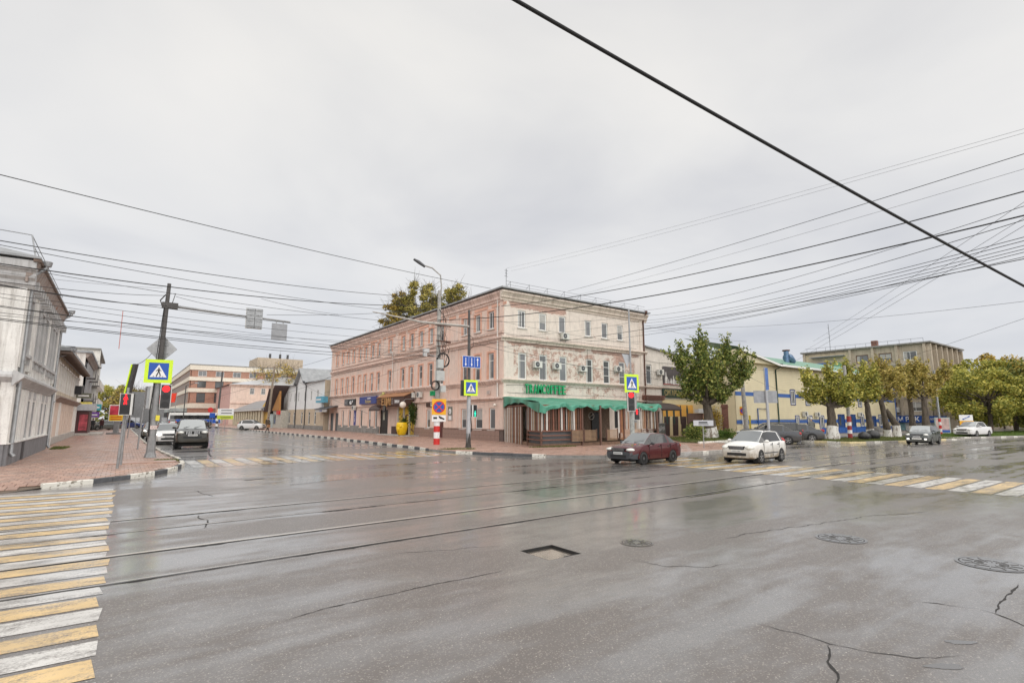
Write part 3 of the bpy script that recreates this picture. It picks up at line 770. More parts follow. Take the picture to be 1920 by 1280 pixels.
def downpipe(par, x, y, z0, z1, m, r=.06, elbow=.35, name='downpipe', ex=0.):
    b = MB(); b.tube([(x + ex, y - elbow, z1 + .25), (x + ex, y - elbow, z1 + .12), (x, y, z1 - .25), (x, y, z0 + .15), (x, y - .12, z0)], r, 8)
    for z in (z0 + .5, (z0 + z1) / 2, z1 - .5): b.cyl((x, y), r * 1.25, z, z + .05, 8)
    b.cyl((x + ex, y - elbow), r * 1.9, z1 + .2, z1 + .4, 8, r2=r * 2.3)
    return b.build(name, m, par)
def aircon(x, y, z, rz, label, s=1.0):
    t = thing('air_conditioner', label, 'air conditioner', (x, y, z), rz, 'air conditioner units on the walls')
    b = MB(); b.box(-.4 * s, .4 * s, -.42, -.12, 0, .56 * s); b.build('case', mat('aircon_case', (.62, .61, .57), .5, var=.1, grime=.25), t)
    b = MB(); b.disc((-.1 * s, -.43, .28 * s), .22 * s, 20, 0, t=.012); b.build('fan_grille', DGREY, t)
    b = MB(); b.disc((-.1 * s, -.445, .28 * s), .06 * s, 12, 0, t=.012); 
    for k in range(8):
        a = k * math.pi / 4; b.tube([(-.1 * s, -.438, .28 * s), (-.1 * s + .21 * s * math.cos(a), -.438, .28 * s + .21 * s * math.sin(a))], .008, 4)
    b.build('fan_hub', GREY, t)
    b = MB()
    for q in (-.3, .3): b.box(q * s - .02, q * s + .02, -.42, .02, -.04, -.002); b.box(q * s - .02, q * s + .02, -.02, .02, -.2, -.042)
    b.build('bracket', GREY, t)
    return t

# ------------------------------------------------------------------ the pink corner house (three storeys)
PINK = brick_mat('pink_painted_brick', (.82, .65, .565), (.34, .13, .09), (.45, .36, .30), .31, tint=(.80, .585, .49), streak=.5)
PINKD = mat('salmon_trim_paint', (.72, .41, .30), .8, var=.15, scale=2, bump=.1, grime=.12)
WB = brick_mat('flaking_white_brick', (.82, .73, .65), (.48, .30, .24), (.46, .40, .35), .38, streak=.5,
               zones=[(.6, 6.8, 11.05, 11.95, .40), (.3, 9.2, 7.95, 8.32, .36), (10, 16.5, 7.9, 8.35, .36), (.9, 15.9, 5.2, 7.75, .125), (1.8, 9, 3.9, 4.9, .10), (9, 17.3, 3.5, 4.95, .10), (13.3, 14.6, 7.1, 7.8, .34), (0, .5, 5, 7.8, .0)])
STONEM = plaster_mat('weathered_cornice', (.66, .57, .49), (.22, .16, .13), .85)
PINKC = plaster_mat('pink_cornice_plaster', (.76, .58, .50), (.22, .15, .13), .95)
house = thing('corner_house', 'three storey corner house, pink brick on one side, flaking white brick over a cafe', 'house', (24.4, 34.1, 0))
A0 = Tm(0, 43.4, 0, R(-90))         # facade A frame: u runs from the far end to the corner
HA = 12.3
def au(Y): return 77.5 - Y
cols = [75.2, 72.8, 70.7, 68.5, 66.2, 64.2, 62.0, 59.9, 56.6, 53.1, 51.0, 48.8, 46.6, 44.4, 40.1, 38.0, 35.9]
opsA = []; winA = []
for Y in cols:
    u = au(Y)
    opsA.append((u - .43, u + .43, 9.32, 10.86)); winA.append((u, 9.34, .84, 1.50, 'V' if Y != 44.4 else 'T'))
    if Y == 66.2: opsA.append((u - .43, u + .43, 5.1, 7.3)); continue
    opsA.append((u - .45, u + .45, 5.1 if Y != 56.6 else 4.95, 7.32)); winA.append((u, 5.12, .88, 2.18, 'T'))
for Y, w, z0, z1 in ((72.0, .85, .75, 2.95), (69.3, .85, .75, 2.95), (65.1, .85, .75, 2.95), (62.3, .85, .75, 2.95), (60.3, .85, .75, 2.95), (46.9, .85, .95, 2.75), (40.2, .9, 1.0, 2.75), (37.75, 1.15, 1.0, 2.75), (35.72, .88, 1.0, 2.75)):
    u = au(Y); opsA.append((u - w / 2, u + w / 2, z0, z1)); winA.append((u, z0 + .02, w - .02, z1 - z0 - .04, 'N'))
opsA += [(au(59.0), au(56.7), .115, 2.85), (au(44.9), au(43.8), .115, 2.6), (au(54.0), au(49.9), .115, 3.1), (au(77.2), au(75.9), .115, 2.6), (au(75.1), au(73.8), .115, 2.6)]
fA = bpy.data.objects.new('facade', None); COL.objects.link(fA); fA.parent = house; fA.location = (0, 43.4, 0); fA.rotation_euler = (0, 0, R(-90))
b = MB(); wallgrid(b, 43.4, HA, opsA, .2, 0, 1); wA = b.build('wall', [PINK, PINKD], house, (0, 43.4, 0), R(-90))
bpy.data.objects.remove(fA)
b = MB()      # blind niches, back walls, floor slabs behind openings
for (a, c, e, f) in opsA: b.quad((a - .01, .2, e), (c + .01, .2, e), (c + .01, .2, f), (a - .01, .2, f))
b.build('opening_backs', PINKD, house, (0, 43.4, 0), R(-90))
rw = random.Random(11)
def onA(me, name, par, u, y, z):        # place on facade A (house frame)
    return place(me, name, par, (y, 43.4 - u, z), R(-90))
for (u, z, w, h, st) in winA:
    f, g = window_meshes(w, h, st, WHITE); o = onA(f, 'window', house, u, .12, z); place(g, 'pane', o)
    k = rw.random()
    if k < .75: place(curtain(w, h, rw.choice((0, 1, 2, 1)), CURT), 'curtain', o)
# trim of facade A
def A_part(fn, name, m, lab=None):
    b = MB(); fn(b); o = b.build(name, m, house, (0, 43.4, 0), R(-90)); 
    if lab: o['label'] = lab
    return o
def f(b):
    for Y in cols:
        u = au(Y)
        for (z0, z1) in ((9.32, 10.86), (5.1, 7.32)):
            b.box(u - .62, u - .45, -.05, .0, z0 - .1, z1 + .16); b.box(u + .45, u + .62, -.05, 0, z0 - .1, z1 + .16)
            b.box(u - .45, u + .45, -.05, 0, z1 + .002, z1 + .16)
A_part(f, 'window_surrounds', PINKD)
def f(b):
    for Y in cols:
        u = au(Y)
        for z in (9.32, 5.1): b.box(u - .55, u + .55, -.12, .1, z - .07, z - .002)
    for (u, z, w, h, st) in winA:
        if st == 'N': b.box(u - w / 2 - .12, u + w / 2 + .12, -.14, .1, z - .09, z - .022)
A_part(f, 'window_sills', mat('sill_white', (.66, .62, .58), .6, var=.15, grime=.4))
A_part(lambda b: profile(b, 43.4, 8.15, [(.10, 0), (.10, .1), (.2, .2), (.26, .24), (.26, .32), (.1, .4)], -.2), 'string_course', PINKC)
A_part(lambda b: profile(b, 43.4, 8.78, [(.07, 0), (.12, .06), (.12, .14), (.05, .18)], -.0), 'string_course', PINKC)
A_part(lambda b: profile(b, 43.4, 4.68, [(.06, 0), (.12, .10), (.2, .2), (.24, .26), (.24, .32), (.1, .38)], -.2), 'string_course', PINKC)
A_part(lambda b: profile(b, 43.4, 3.38, [(.05, 0), (.14, .06), (.22, .12), (.22, .2), (.08, .26)], 27), 'string_course', PINKC)
A_part(lambda b: profile(b, 19, 3.25, [(.05, 0), (.1, .05), (.1, .12), (.03, .16)], 0), 'string_course', PINKC)
A_part(lambda b: profile(b, 43.4, 11.45, [(.08, 0), (.08, .16), (.18, .22), (.18, .42), (.32, .62), (.38, .68), (.38, .85)], -.25), 'cornice', PINKC)
def f(b):
    for Y in [77.3, 59.0, 54.6, 45.6, 43.2, 41.4, 34.35]:
        u = au(Y)
        for (z0, z1) in ((.9 if Y > 56 or Y < 44 else 3.7, 4.66), (5.08, 8.13), (8.98, 11.43)): b.box(u - .24, u + .24, -.07, 0, z0, z1)
A_part(f, 'pilasters', PINK)
def f(b):   # frieze panels below the cornice
    u = 1.2
    while u < 42: b.box(u, u + 2.1, -.05, 0, 11.12, 11.36); u += 2.7
A_part(f, 'frieze_panels', PINKD)
# ground floor: grey stone plinth on the far half, brown tiled plinth near the corner
A_part(lambda b: [b.box(au(a), au(c), -.12, -.001, 0, .95) for a, c in ((73.7, 72.5), (71.5, 69.8), (68.8, 65.6), (64.6, 62.8), (61.8, 60.8), (59.8, 59.1))], 'plinth', DCONC)
A_part(lambda b: [b.box(au(a), au(c), -.10, -.001, 0, .72) for a, c in ((72.5, 71.5), (69.8, 68.8), (65.6, 64.6), (62.8, 61.8), (60.8, 59.8))], 'plinth', DCONC)
TILE = mat('brown_plinth_tile', (.30, .20, .165), .45, var=.18, scale=2, bump=.05, grime=.2)
A_part(lambda b: [b.box(au(a), au(c), -.09, -.001, 0, .98) for a, c in ((49.85, 44.92), (43.78, 34.0))], 'plinth_backing', mat('tile_grout', (.12, .09, .08), .9))
b = MB(); b.box(0, .56, -.02, 0, 0, .42); tme = b.mesh('tile', TILE)
for (Ya, Yb) in ((49.8, 44.95), (43.75, 34.15)):
    for row in range(2):
        u = au(Ya); 
        while u + .56 <= au(Yb) + .01: onA(tme, 'tile', house, u + .005, -.0925, .1 + row * .435); u += .575
A_part(lambda b: [profile(b, au(c), 1.0, [(.13, -.02), (.15, .0), (.15, .04), (.1, .06)], au(a)) for a, c in ((43.78, 34.0),)], 'plinth_cap', TILE)
# roof
b = MB()
zr = HA + .12; ov = .55; ze = zr + .0; L, D = 43.4, 13.0
P = [(-ov, -ov, ze), (17.5 + .45, -ov, ze), (17.5 + .45, 13.5, ze), (13.5, 13.5, ze), (13.5, L + .3, ze), (-ov, L + .3, ze)]
t_ = .10
b.add([(x, y, z - .02) for x, y, z in P], [(5, 4, 3, 2, 1, 0)])
for i in range(6):
    a, c = P[i], P[(i + 1) % 6]; b.quad((a[0], a[1], a[2] - .02), (c[0], c[1], c[2] - .02), (c[0], c[1], c[2] + t_), (a[0], a[1], a[2] + t_))
rz_ = ze + 1.5
Q = [(x, y, z + t_) for x, y, z in P]; r1 = (6.4, 6.4, rz_); r2 = (12.0, 6.4, rz_); r3 = (6.4, L - 5, rz_)
b.add(Q + [r1, r2, r3], [(0, 1, 7, 6), (1, 2, 7), (2, 3, 6, 7), (3, 4, 8, 6), (4, 5, 8), (5, 0, 6, 8)])
roof = b.build('roof', ROOFM, house)
b = MB()
k = 0
for i in range(9):
    x = .6 + i * 2.0; b.tube([(x, -.1, zr + .1), (x, -.1, zr + .72)], .014, 5); b.tube([(x, -.1, zr + .72), (x, .55, zr + .28)], .012, 5)
b.tube([(.2, -.1, zr + .7), (17.6, -.1, zr + .7)], .013, 5); b.tube([(.2, -.1, zr + .42), (17.6, -.1, zr + .42)], .011, 5)
b.build('snow_guard', DGREY, house)
# facade B (flaking white brick)
colB = [26.26, 28.55, 30.8, 33.97, 36.18, 38.33]
opsB = [(x - 24.4 - .42, x - 24.4 + .42, 9.36, 10.86) for x in colB] + [(x - 24.4 - .44, x - 24.4 + .44, 5.08, 7.28) for x in [26.3, 28.55, 30.83, 34.05, 36.3, 38.45]]
opsB += [(3.2, 4.1, .6, 2.7), (8.4, 9.6, .115, 2.5), (12.8, 14.2, 1.0, 2.6)]
b = MB(); wallgrid(b, 17.5, HA, opsB, .2, 0, 0); b.build('wall', WB, house)
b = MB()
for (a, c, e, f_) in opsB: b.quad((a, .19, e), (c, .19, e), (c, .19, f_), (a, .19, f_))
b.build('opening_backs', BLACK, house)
for i, o in enumerate(opsB[:12]):
    top = i < 6
    window(house, (o[0] + o[1]) / 2, o[2] + .01, .82 if top else .86, o[3] - o[2] - .02, 'N' if top and i else ('V' if top else ('TL' if i in (10, 11) else 'T')), y=.1, cur=(0 if i % 3 == 0 else (1 if i % 4 == 1 else None)))
def B_part(fn, name, m):
    b = MB(); fn(b); return b.build(name, m, house)
B_part(lambda b: [b.box(o[0] - .1, o[1] + .1, -.1, .05, o[2] - .07, o[2] - .003) for o in opsB[:12]], 'window_sills', mat('sill_white2', (.60, .57, .53), .6, var=.2, grime=.4))
B_part(lambda b: profile(b, 17.65, 8.15, [(.10, 0), (.10, .1), (.2, .2), (.26, .24), (.26, .32), (.1, .4)], -.26), 'string_course', STONEM)
B_part(lambda b: profile(b, 17.6, 4.78, [(.06, 0), (.12, .08), (.2, .16), (.24, .20), (.24, .26), (.1, .3)], -.24), 'string_course', STONEM)
B_part(lambda b: profile(b, 17.6, 3.45, [(.05, 0), (.14, .06), (.18, .1), (.18, .18), (.06, .22)], -.2), 'string_course', STONEM)
B_part(lambda b: profile(b, 17.8, 11.5, [(.08, 0), (.08, .14), (.2, .24), (.2, .38), (.32, .56), (.4, .62), (.4, .79)], -.4), 'cornice', STONEM)
B_part(lambda b: [b.box(x - .35, x + .35, -.06, 0, z0, z1) for x in (.36, 17.1) for z0, z1 in ((.115, 3.43), (5.1, 8.13), (8.56, 11.48))], 'pilasters', WB)
b = MB(); b.box(.24, 17.3, 0.24, 12.9, 0.02, HA - .1); b.box(.24, 13.3, 12.9, 43.35, .02, HA - .1); b.build('back_walls', PINK, house)
# quiet end walls where they show
downpipe(house, -.08, .75, 3.4, HA - .2, mat('white_downpipe', (.70, .66, .62), .5, var=.1, grime=.2), .07, .35).rotation_euler = (0, 0, 0)
o = downpipe(house, 0, 0, .3, 4.4, mat('white_downpipe', (.7, .66, .62)), .055, .1); o.location = (-.12, 21.5, 4.6); o.rotation_euler = (0, 0, R(-90))
o = downpipe(house, 0, 0, .2, HA - .2, mat('white_downpipe', (.7, .66, .62)), .06, .3); o.location = (-.05, 43.5, 0); o.rotation_euler = (0, 0, R(-90))
downpipe(house, 17.25, -.12, .3, HA - .1, RUST, .075, .4)
# thin service cables stapled along the walls
def f(b):
    r = random.Random(4)
    for z, x0, x1 in ((8.72, .2, 17.2), (8.05, .2, 17.2), (7.9, 3, 17), (4.6, .2, 17), (5.0, 6, 17), (3.95, .3, 17)):
        pts = []; x = x0
        while x < x1: pts.append((x, -.06 - r.uniform(0, .03), z + r.uniform(-.06, .04))); x += r.uniform(.8, 1.6)
        b.tube(pts, .012, 4)
    for x in (4.1, 9.4): b.tube([(x, -.05, 8.5), (x + .04, -.05, 6), (x, -.05, 4.2)], .012, 4)
B_part(f, 'wall_cables', WIREM)
def f(b):
    r = random.Random(6)
    for z, u0, u1 in ((4.55, 27, 43), (3.3, 27, 43), (8.9, 20, 43), (4.62, 2, 27), (8.08, 2, 43), (3.18, 2, 18)):
        pts = []; x = u0
        while x < u1: pts.append((x, -.3 - r.uniform(0, .03), z + r.uniform(-.07, .04))); x += r.uniform(.8, 1.6)
        b.tube(pts, .014, 4)
A_part(f, 'wall_cables', WIREM)
# ground floor doors and shutters of facade A
def f(b):
    for (a, c) in ((77.2, 75.9), (75.1, 73.8)):
        for k in range(26): b.box(au(a) + .02, au(c) - .02, .05 - .012 * (k % 2), .12, .12 + k * .095, .12 + k * .095 + .09)
A_part(f, 'roller_shutters', mat('grey_shutter', (.13, .145, .155), .5, .3, .1))
def f(b):
    b.box(au(59.0), au(56.7), .02, .1, .12, 2.85); 
A_part(f, 'door', mat('black_door', (.012, .011, .010), .35))
def f(b):
    b.box(au(58.1), au(57.6), -.01, .015, 1.7, 2.6)
A_part(f, 'door_notice', mat('notice_paper', (.5, .52, .42), .6))
A_part(lambda b: b.box(au(44.9), au(43.8), .05, .12, .12, 2.6), 'door', mat('brown_red_door', (.10, .03, .028), .4))
# blind window filling
A_part(lambda b: b.box(au(66.2) - .42, au(66.2) + .42, .06, .12, 5.12, 7.28), 'blind_window', PINK)
# the dark canopy over the black door
b = MB(); n = 10
pts = [(-.0, 2.75)] + [(-1.25 * math.sin(math.pi / 2 * k / n), 2.75 + .75 * math.cos(math.pi / 2 * k / n)) for k in range(n + 1)][::1]
b.prism([(p[0], p[1]) for p in ([(0, 3.5)] + [(-1.25 * math.sin(math.pi / 2 * k / n), 2.78 + .72 * math.cos(math.pi / 2 * k / n)) for k in range(1, n + 1)] + [(-1.22, 2.72)] + [(-1.2 * math.sin(math.pi / 2 * k / n), 2.74 + .7 * math.cos(math.pi / 2 * k / n)) for k in range(n, -1, -1)])], (au(59.4), au(56.3)), 0, 'x')
b.build('door_canopy', mat('canopy_brown', (.06, .03, .022), .5), house, (0, 43.4, 0), R(-90))
# grey tiles round the yellow entrance
YEL = Mat('yellow_mural_paint'); _n = YEL.noise(2.2, 3, .5, None, 1.5); _m = YEL.noise(5, 4, .6, None, .8)
YEL.fin(Base_Color=YEL.mix(YEL.rng(_n, .52, .57), YEL.ramp(_m, [(.3, (.62, .38, .03)), (.7, (.75, .55, .08))]), (.16, .08, .03)), Roughness=.6); YEL = YEL.m
A_part(lambda b: b.box(au(53.9), au(50.0), .06, .12, .12, 3.08), 'yellow_entrance', YEL)
A_part(lambda b: [b.box(au(Y) - .06, au(Y) + .06, -.12, .06, .12, 3.1) for Y in (53.9, 52.4, 51.0)] , 'entrance_posts', mat('pale_frame', (.62, .60, .56), .5))
A_part(lambda b: [b.box(au(a), au(c), -.35, -.02, .12, 1.02) for a, c in ((54.9, 53.6), (52.3, 51.4))], 'entrance_panels', mat('dark_brown_panel', (.07, .035, .03), .5))
A_part(lambda b: b.box(au(56.0), au(48.6), -1.7, 0, .115, .2), 'entrance_step', CONC)
# canopies, fascia and signs on facade A  (each sign is a thing of its own)
def wallsign(name, label, Y0, Y1, z0, z1, out=.18, body=None, facade='A', cat='sign'):
    x, y, rz = (24.4, Y0, R(-90)) if facade == 'A' else (Y0, 34.1, 0)
    t = thing(name, label, cat, (x, y, z0), rz); w = abs(Y1 - Y0)
    b = MB(); b.box(0, w, -out, -.0, 0, z1 - z0); b.build('panel', body, t); return t, w, z1 - z0
BRN = mat('fascia_brown', (.075, .038, .028), .5); 
t = thing('shop_fascia', 'brown angled shop fascia with big wooden letters over the yellow entrance', 'sign', (24.4, 57.3, 3.2), R(-90))
b = MB(); b.prism([(0, 0), (-1.1, 0), (-1.2, .08), (-1.2, .9), (-.9, 1.0), (0, 1.45)], (0, 7.3), 0, 'x'); b.build('box', BRN, t)
b = MB()
for k in range(18): b.box(.05 + k * .4, .40 + k * .4, -.9 - .0, -.02, 1.02, 1.03)
b = MB(); b.prism([(-1.26, .98), (-1.22, .94), (.0, 1.48), (0, 1.54)], (-.05, 7.35), 0, 'x'); b.build('wooden_top', mat('orange_wood', (.36, .17, .075), .6, var=.3, scale=6), t)
letter('ЕДА!', 1.05, mat('wood_letter', (.45, .25, .10), .6), t, (2.9, -1.26, .43), .05, .015)
letter('ВСЯ', .75, mat('wood_letter_dark', (.22, .11, .05), .6), t, (1.2, -1.24, .45), .03, .01)
letter('ПИВА!', .42, WHITEM, t, (5.6, -1.23, .42), .01, .008); 
for k in range(3): letter('*', .3, WHITEM, t, (4.4, -1.23, .2 + k * .22), .01, .01)
t, w, h = wallsign('shop_sign', 'blue shop sign box with looping script letters above the ground floor windows', 65.1, 59.7, 3.62, 4.52, .3, mat('deep_blue_sign', (.035, .055, .24), .4))
letter('Каприз', .55, mat('gold_script', (.55, .42, .2), .5), t, (w * .55, -.32, .28), .01, .005); letter('продукты', .26, WHITEM, t, (w * .6, -.32, .68), .01)
t, w, h = wallsign('shop_sign', 'black shop sign with a white curled emblem at the far end of the pink front', 71.2, 67.1, 3.55, 4.38, .12, mat('black_sign', (.012, .012, .014), .35))
b = MB(); b.box(0, 1.3, -.125, -.122, .05, .78); b.build('grey_panel', mat('sign_grey_panel', (.14, .14, .15), .5), t)
b = MB(); b.tube([(2.35, -.14, .55), (2.3, -.14, .35), (2.5, -.14, .18), (2.8, -.14, .2), (3.0, -.14, .42), (3.2, -.14, .62), (3.25, -.14, .45), (3.0, -.14, .35)], [.07, .1, .1, .08, .07, .06, .04, .03], 6); b.ball((2.42, -.14, .5), .1, 8, 6, sc=(1, .4, 1)); b.build('emblem', WHITEM, t)
letter('BLK', .3, mat('letter_grey', (.4, .4, .4), .5), t, (.6, -.135, .4), .008)
t, w, h = wallsign('shop_banner', 'narrow vertical dark blue banner between the ground floor windows', 67.6, 66.9, 1.0, 2.9, .05, mat('banner_blue', (.05, .06, .25), .5), cat='banner')
letter('ОБУВЬ', .35, WHITEM, t, (.35, -.06, .95), .005).rotation_euler = (0, R(90), 0)
t, w, h = wallsign('wall_cabinet', 'pale yellow sign board with a round head beside the black door', 58.9, 57.45, 3.55, 4.6, .15, mat('pale_yellow_board', (.70, .66, .22), .5), cat='sign')
b = MB(); b.disc((1.0, -.2, 1.2), .28, 18, 0, t=.1); b.build('round_head', mat('pale_yellow_board', (.7, .66, .22)), t)
t, w, h = wallsign('side_sign', 'small brown projecting sign with a white square left of the no stopping sign', 47.2, 45.7, 3.0, 3.55, .12, BRN)
b = MB(); b.box(1.0, 1.4, -.14, -.121, .08, .48); b.build('white_square', WHITEM, t)
letter('9', .35, SBLACK, t, (1.2, -.15, .28), .004)
t, w, h = wallsign('poster', 'grey wall poster with a round white head emblem between the ground floor windows', 42.95, 42.1, 1.7, 3.0, .04, mat('poster_frame', (.42, .36, .33), .6), cat='poster')
b = MB(); b.box(.06, .79, -.05, -.041, .5, 1.24); b.build('field', mat('poster_green', (.16, .17, .14), .6), t)
b = MB(); b.disc((.42, -.06, .85), .26, 18, 0, t=.01, sx=.85); b.box(.2, .65, -.06, -.051, .08, .42); b.build('emblem', WHITEM, t)
b = MB(); b.disc((.42, -.07, .8), .09, 12, 0, t=.01, sx=.6); b.build('emblem_dark', SBLACK, t)
t = thing('round_sign', 'round dark clock-like hanging sign under the brown fascia', 'sign', (23.0, 54.6, 2.6), R(-90))
b = MB(); b.disc((0, 0, .35), .36, 22, 0, t=.12); b.build('disc', BLACK, t); b = MB(); b.disc((0, -.012, .35), .27, 22, 0, t=.01); b.tube([(-.1, -.02, .3), (.12, -.02, .42)], .02, 4); b.build('face', mat('clock_face', (.12, .11, .10), .5), t)
t = thing('globe_lamp', 'white globe lamp on an arm over the pavement beside the yellow planter', 'lamp', (22.9, 49.6, 2.95), R(-90))
b = MB(); b.ball((0, 0, .3), .33, 18, 12); b.build('globe', mat('opal_globe', (.78, .72, .64), .35, bump=0, var=.04), t)
b = MB(); b.tube([(0, 0, .62), (0, .3, .9), (0, 1.4, .9)], .025, 6); b.build('arm', GREY, t)
t = thing('globe_lamp', 'small white round wall lamp at the house corner under the tarpaulin', 'lamp', (24.1, 34.9, 2.85), R(-90)); b = MB(); b.ball((0, 0, .12), .13, 12, 8); b.build('globe', mat('opal_globe', (.78, .72, .64)), t)
b = MB(); b.tube([(0, 0, .12), (0, .25, .12)], .02, 6); b.build('arm', GREY, t)
# green hanging letters box near the pole
t = thing('shop_sign', 'small green sign of block letters sticking out of the pink wall behind the utility pole', 'sign', (24.3, 45.6, 3.95), R(-90)); 
b = MB(); b.box(-.1, .1, -.35, 0, .1, .4); b.build('bracket', GREY, t)
for k, ch in enumerate('КОФЕ'): letter(ch, .6, mat('letter_green', (.0, .36, .13), .4), t, (.1 + k * .42, -.36, .3), .06, .02, name='letter')
# planter and vine by the yellow entrance
t = thing('planter', 'big bright yellow sculpted head planter by the entrance', 'planter', (23.0, 49.9, .19))
b = MB(); b.tube([(0, 0, 0), (0, 0, .1), (0, 0, .45), (0, 0, .8), (0, 0, 1.15), (0, 0, 1.3), (0, 0, 1.28)], [.28, .42, .52, .6, .56, .5, .4], 14); b.ball((-.45, -.2, .62), .2, 10, 8, sc=(.8, .8, 1.3)); b.ball((-.38, .18, .85), .16, 10, 8); b.ball((-.3, -.4, .9), .16, 10, 8, sc=(1, 1, .7)); b.build('pot', mat('yellow_gloss', (.80, .52, .01), .3, var=.05, bump=0), t)
def vine(pts, n, r, seed, m, leaf=.09):
    g = np.random.RandomState(seed); V = []; F = []
    for k in range(n):
        a, c = pts[g.randint(len(pts) - 1)], None; i = g.randint(len(pts) - 1); t_ = g.rand(); p = np.array(pts[i]) * (1 - t_) + np.array(pts[i + 1]) * t_ + g.normal(0, r, 3)
        u = g.normal(0, 1, 3); u /= np.linalg.norm(u); w = np.cross(u, g.normal(0, 1, 3)); w /= np.linalg.norm(w) + 1e-6; s = leaf * g.uniform(.6, 1.3); i = len(V)
        V += [tuple(p - u * s), tuple(p + w * s * .6), tuple(p + u * s), tuple(p - w * s * .6)]; F.append((i, i + 1, i + 2, i + 3))
    return mesh_from(V, F, 'leaves', [m])
VINE = leaf_mat('vine_green', [(.1, (.02, .05, .012)), (.55, (.06, .11, .02)), (.9, (.2, .16, .04))])
place(vine([(0, 0, 1.3), (.2, -.1, 1.6), (.5, 0, 1.2)], 260, .16, 3, VINE), 'leaves', t)
t = thing('climbing_vine', 'green vine hanging beside the yellow entrance', 'plant', (24.2, 50.3, .12))
place(vine([(0, 0, 3.3), (-.3, -.4, 3.0), (-.2, -.6, 2.2), (-.1, -.5, 1.4), (-.05, -.9, 3.1), (0, -.7, 1.0)], 900, .14, 4, VINE), 'leaves', t)
b = MB(); b.tube([(0, -.3, 0), (-.05, -.5, 1.4), (-.2, -.5, 2.6), (-.1, 0, 3.2)], [.03, .025, .02, .01], 5); b.build('stem', BROWNWOOD, t)
# far end of the pink front: a lean-to canopy
t = thing('shop_canopy', 'flat lean-to canopy with a pale fascia over the grey shutters', 'canopy', (24.4, 80.0, 2.75), R(-90))
b = MB(); b.prism([(0, .8), (-1.6, .35), (-1.6, .45), (0, .9)], (0, 5.9), 0, 'x'); b.build('roof', ROOFD, t)
b = MB(); b.box(.3, 5.6, -1.5, -1.42, 0, .34); b.build('fascia', mat('pale_fascia', (.55, .54, .52), .5), t)
letter('МАГАЗИН', .22, BLUEM, t, (3, -1.52, .17), .005)
# air conditioners (facade B, then facade A)
for i, (x, z, lab) in enumerate([(27.7, 6.1, 'air conditioner between the first two middle floor windows over the cafe sign'), (29.85, 6.1, 'air conditioner beside the third middle floor window of the flaking white brick wall'), (32.95, 6.05, 'air conditioner left of the fourth middle floor window on the flaking brick wall'), (37.6, 6.25, 'air conditioner beside the last middle floor window near the rusty downpipe'), (30.85, 8.78, 'dirty air conditioner hung just under a top floor window of the white brick wall')]):
    aircon(x, 34.1, z, 0, lab)
for (Y, z, lab) in ((50.0, 4.0, 'left of two pale air conditioners above the globe lamp'), (48.4, 4.0, 'right of two pale air conditioners above the globe lamp'), (67.1, 2.95, 'air conditioner under the black and blue shop signs on the pink wall')): aircon(24.4, Y, z, R(-90), lab)
# TV aerial on the roof
t = thing('roof_aerial', 'thin rooftop aerial on the corner of the pink house', 'aerial', (25.5, 35.3, HA + .3))
b = MB(); b.tube([(0, 0, 0), (0, 0, 1.9)], .02, 5); b.build('mast', DGREY, t); b = MB()
for z, l in ((1.85, .3), (1.6, .22), (1.35, .3)): b.tube([(-l * .6, 0, z), (l * .6, 0, z)], .015, 4); b.tube([(0, 0, z), (0, 0, z + .15)], .03, 5)
b.build('elements', DGREY, t)
# green letters
t = thing('cafe_sign', 'green block letter sign TRAMCOFFEE above the terrace tarpaulin', 'sign', (26.38, 34.1, 3.86), 0)
GL = mat('letter_green', (.0, .36, .13), .4)
b = MB(); b.box(0, 4.55, -.12, -.1, .2, .24); b.box(0, 4.55, -.12, -.1, .62, .66); b.build('rail', GREY, t)
for k, ch in enumerate('TRAMCOFFEE'):
    letter(ch, 1.08, GL, t, (.22 + k * .455, -.2, .43), .07, .012, name='letter', width=.33 if ch != 'M' else .40)
t = thing('house_number', 'faded white house number plate near the corner of the pink wall', 'plate', (24.33, 36.4, 3.9), R(-90)); b = MB(); b.box(0, .5, -.03, 0, 0, .3); b.build('plate', mat('faded_plate', (.6, .5, .45), .6), t); letter('22', .25, mat('faded_digits', (.3, .25, .25), .6), t, (.25, -.04, .15), .003)
# ------------------------------------------------------------------ cafe terrace under the green tarpaulin
ter = thing('cafe_terrace', 'wooden cafe terrace of mixed vertical slats under a crumpled green tarpaulin roof', 'terrace', (0, 0, 0))
cA, cB, cC, cD = Vector((24.35, 33.9)), Vector((21.75, 26.25)), Vector((33.1, 25.9)), Vector((33.4, 33.9))
b = MB(); b.prism([tuple(cA), tuple(cB), tuple(cC), tuple(cD)], (-.02, .30), 0, 'z'); b.build('deck_base', mat('worn_deck_timber', (.19, .115, .075), .8, var=.4, scale=5, grime=.4), ter)
SW = [mat('slat_pale_grey', (.44, .41, .37), .7, var=.2, grime=.2), mat('slat_orange_brown', (.30, .135, .06), .65, var=.25, grime=.2), mat('slat_dark_brown', (.11, .06, .04), .7, var=.3), mat('slat_tan', (.33, .215, .13), .7, var=.25, grime=.2), mat('slat_white', (.58, .56, .52), .65, var=.1, grime=.2), mat('slat_red_brown', (.20, .085, .055), .7, var=.3)]
_sl = {}
def slat_mesh(w, h, m):
    k = (w, round(h, 2), m.name)
    if k not in _sl: b = MB(); b.box(-w / 2, w / 2, -.02, .02, 0, h); _sl[k] = b.mesh('slat', m)
    return _sl[k]
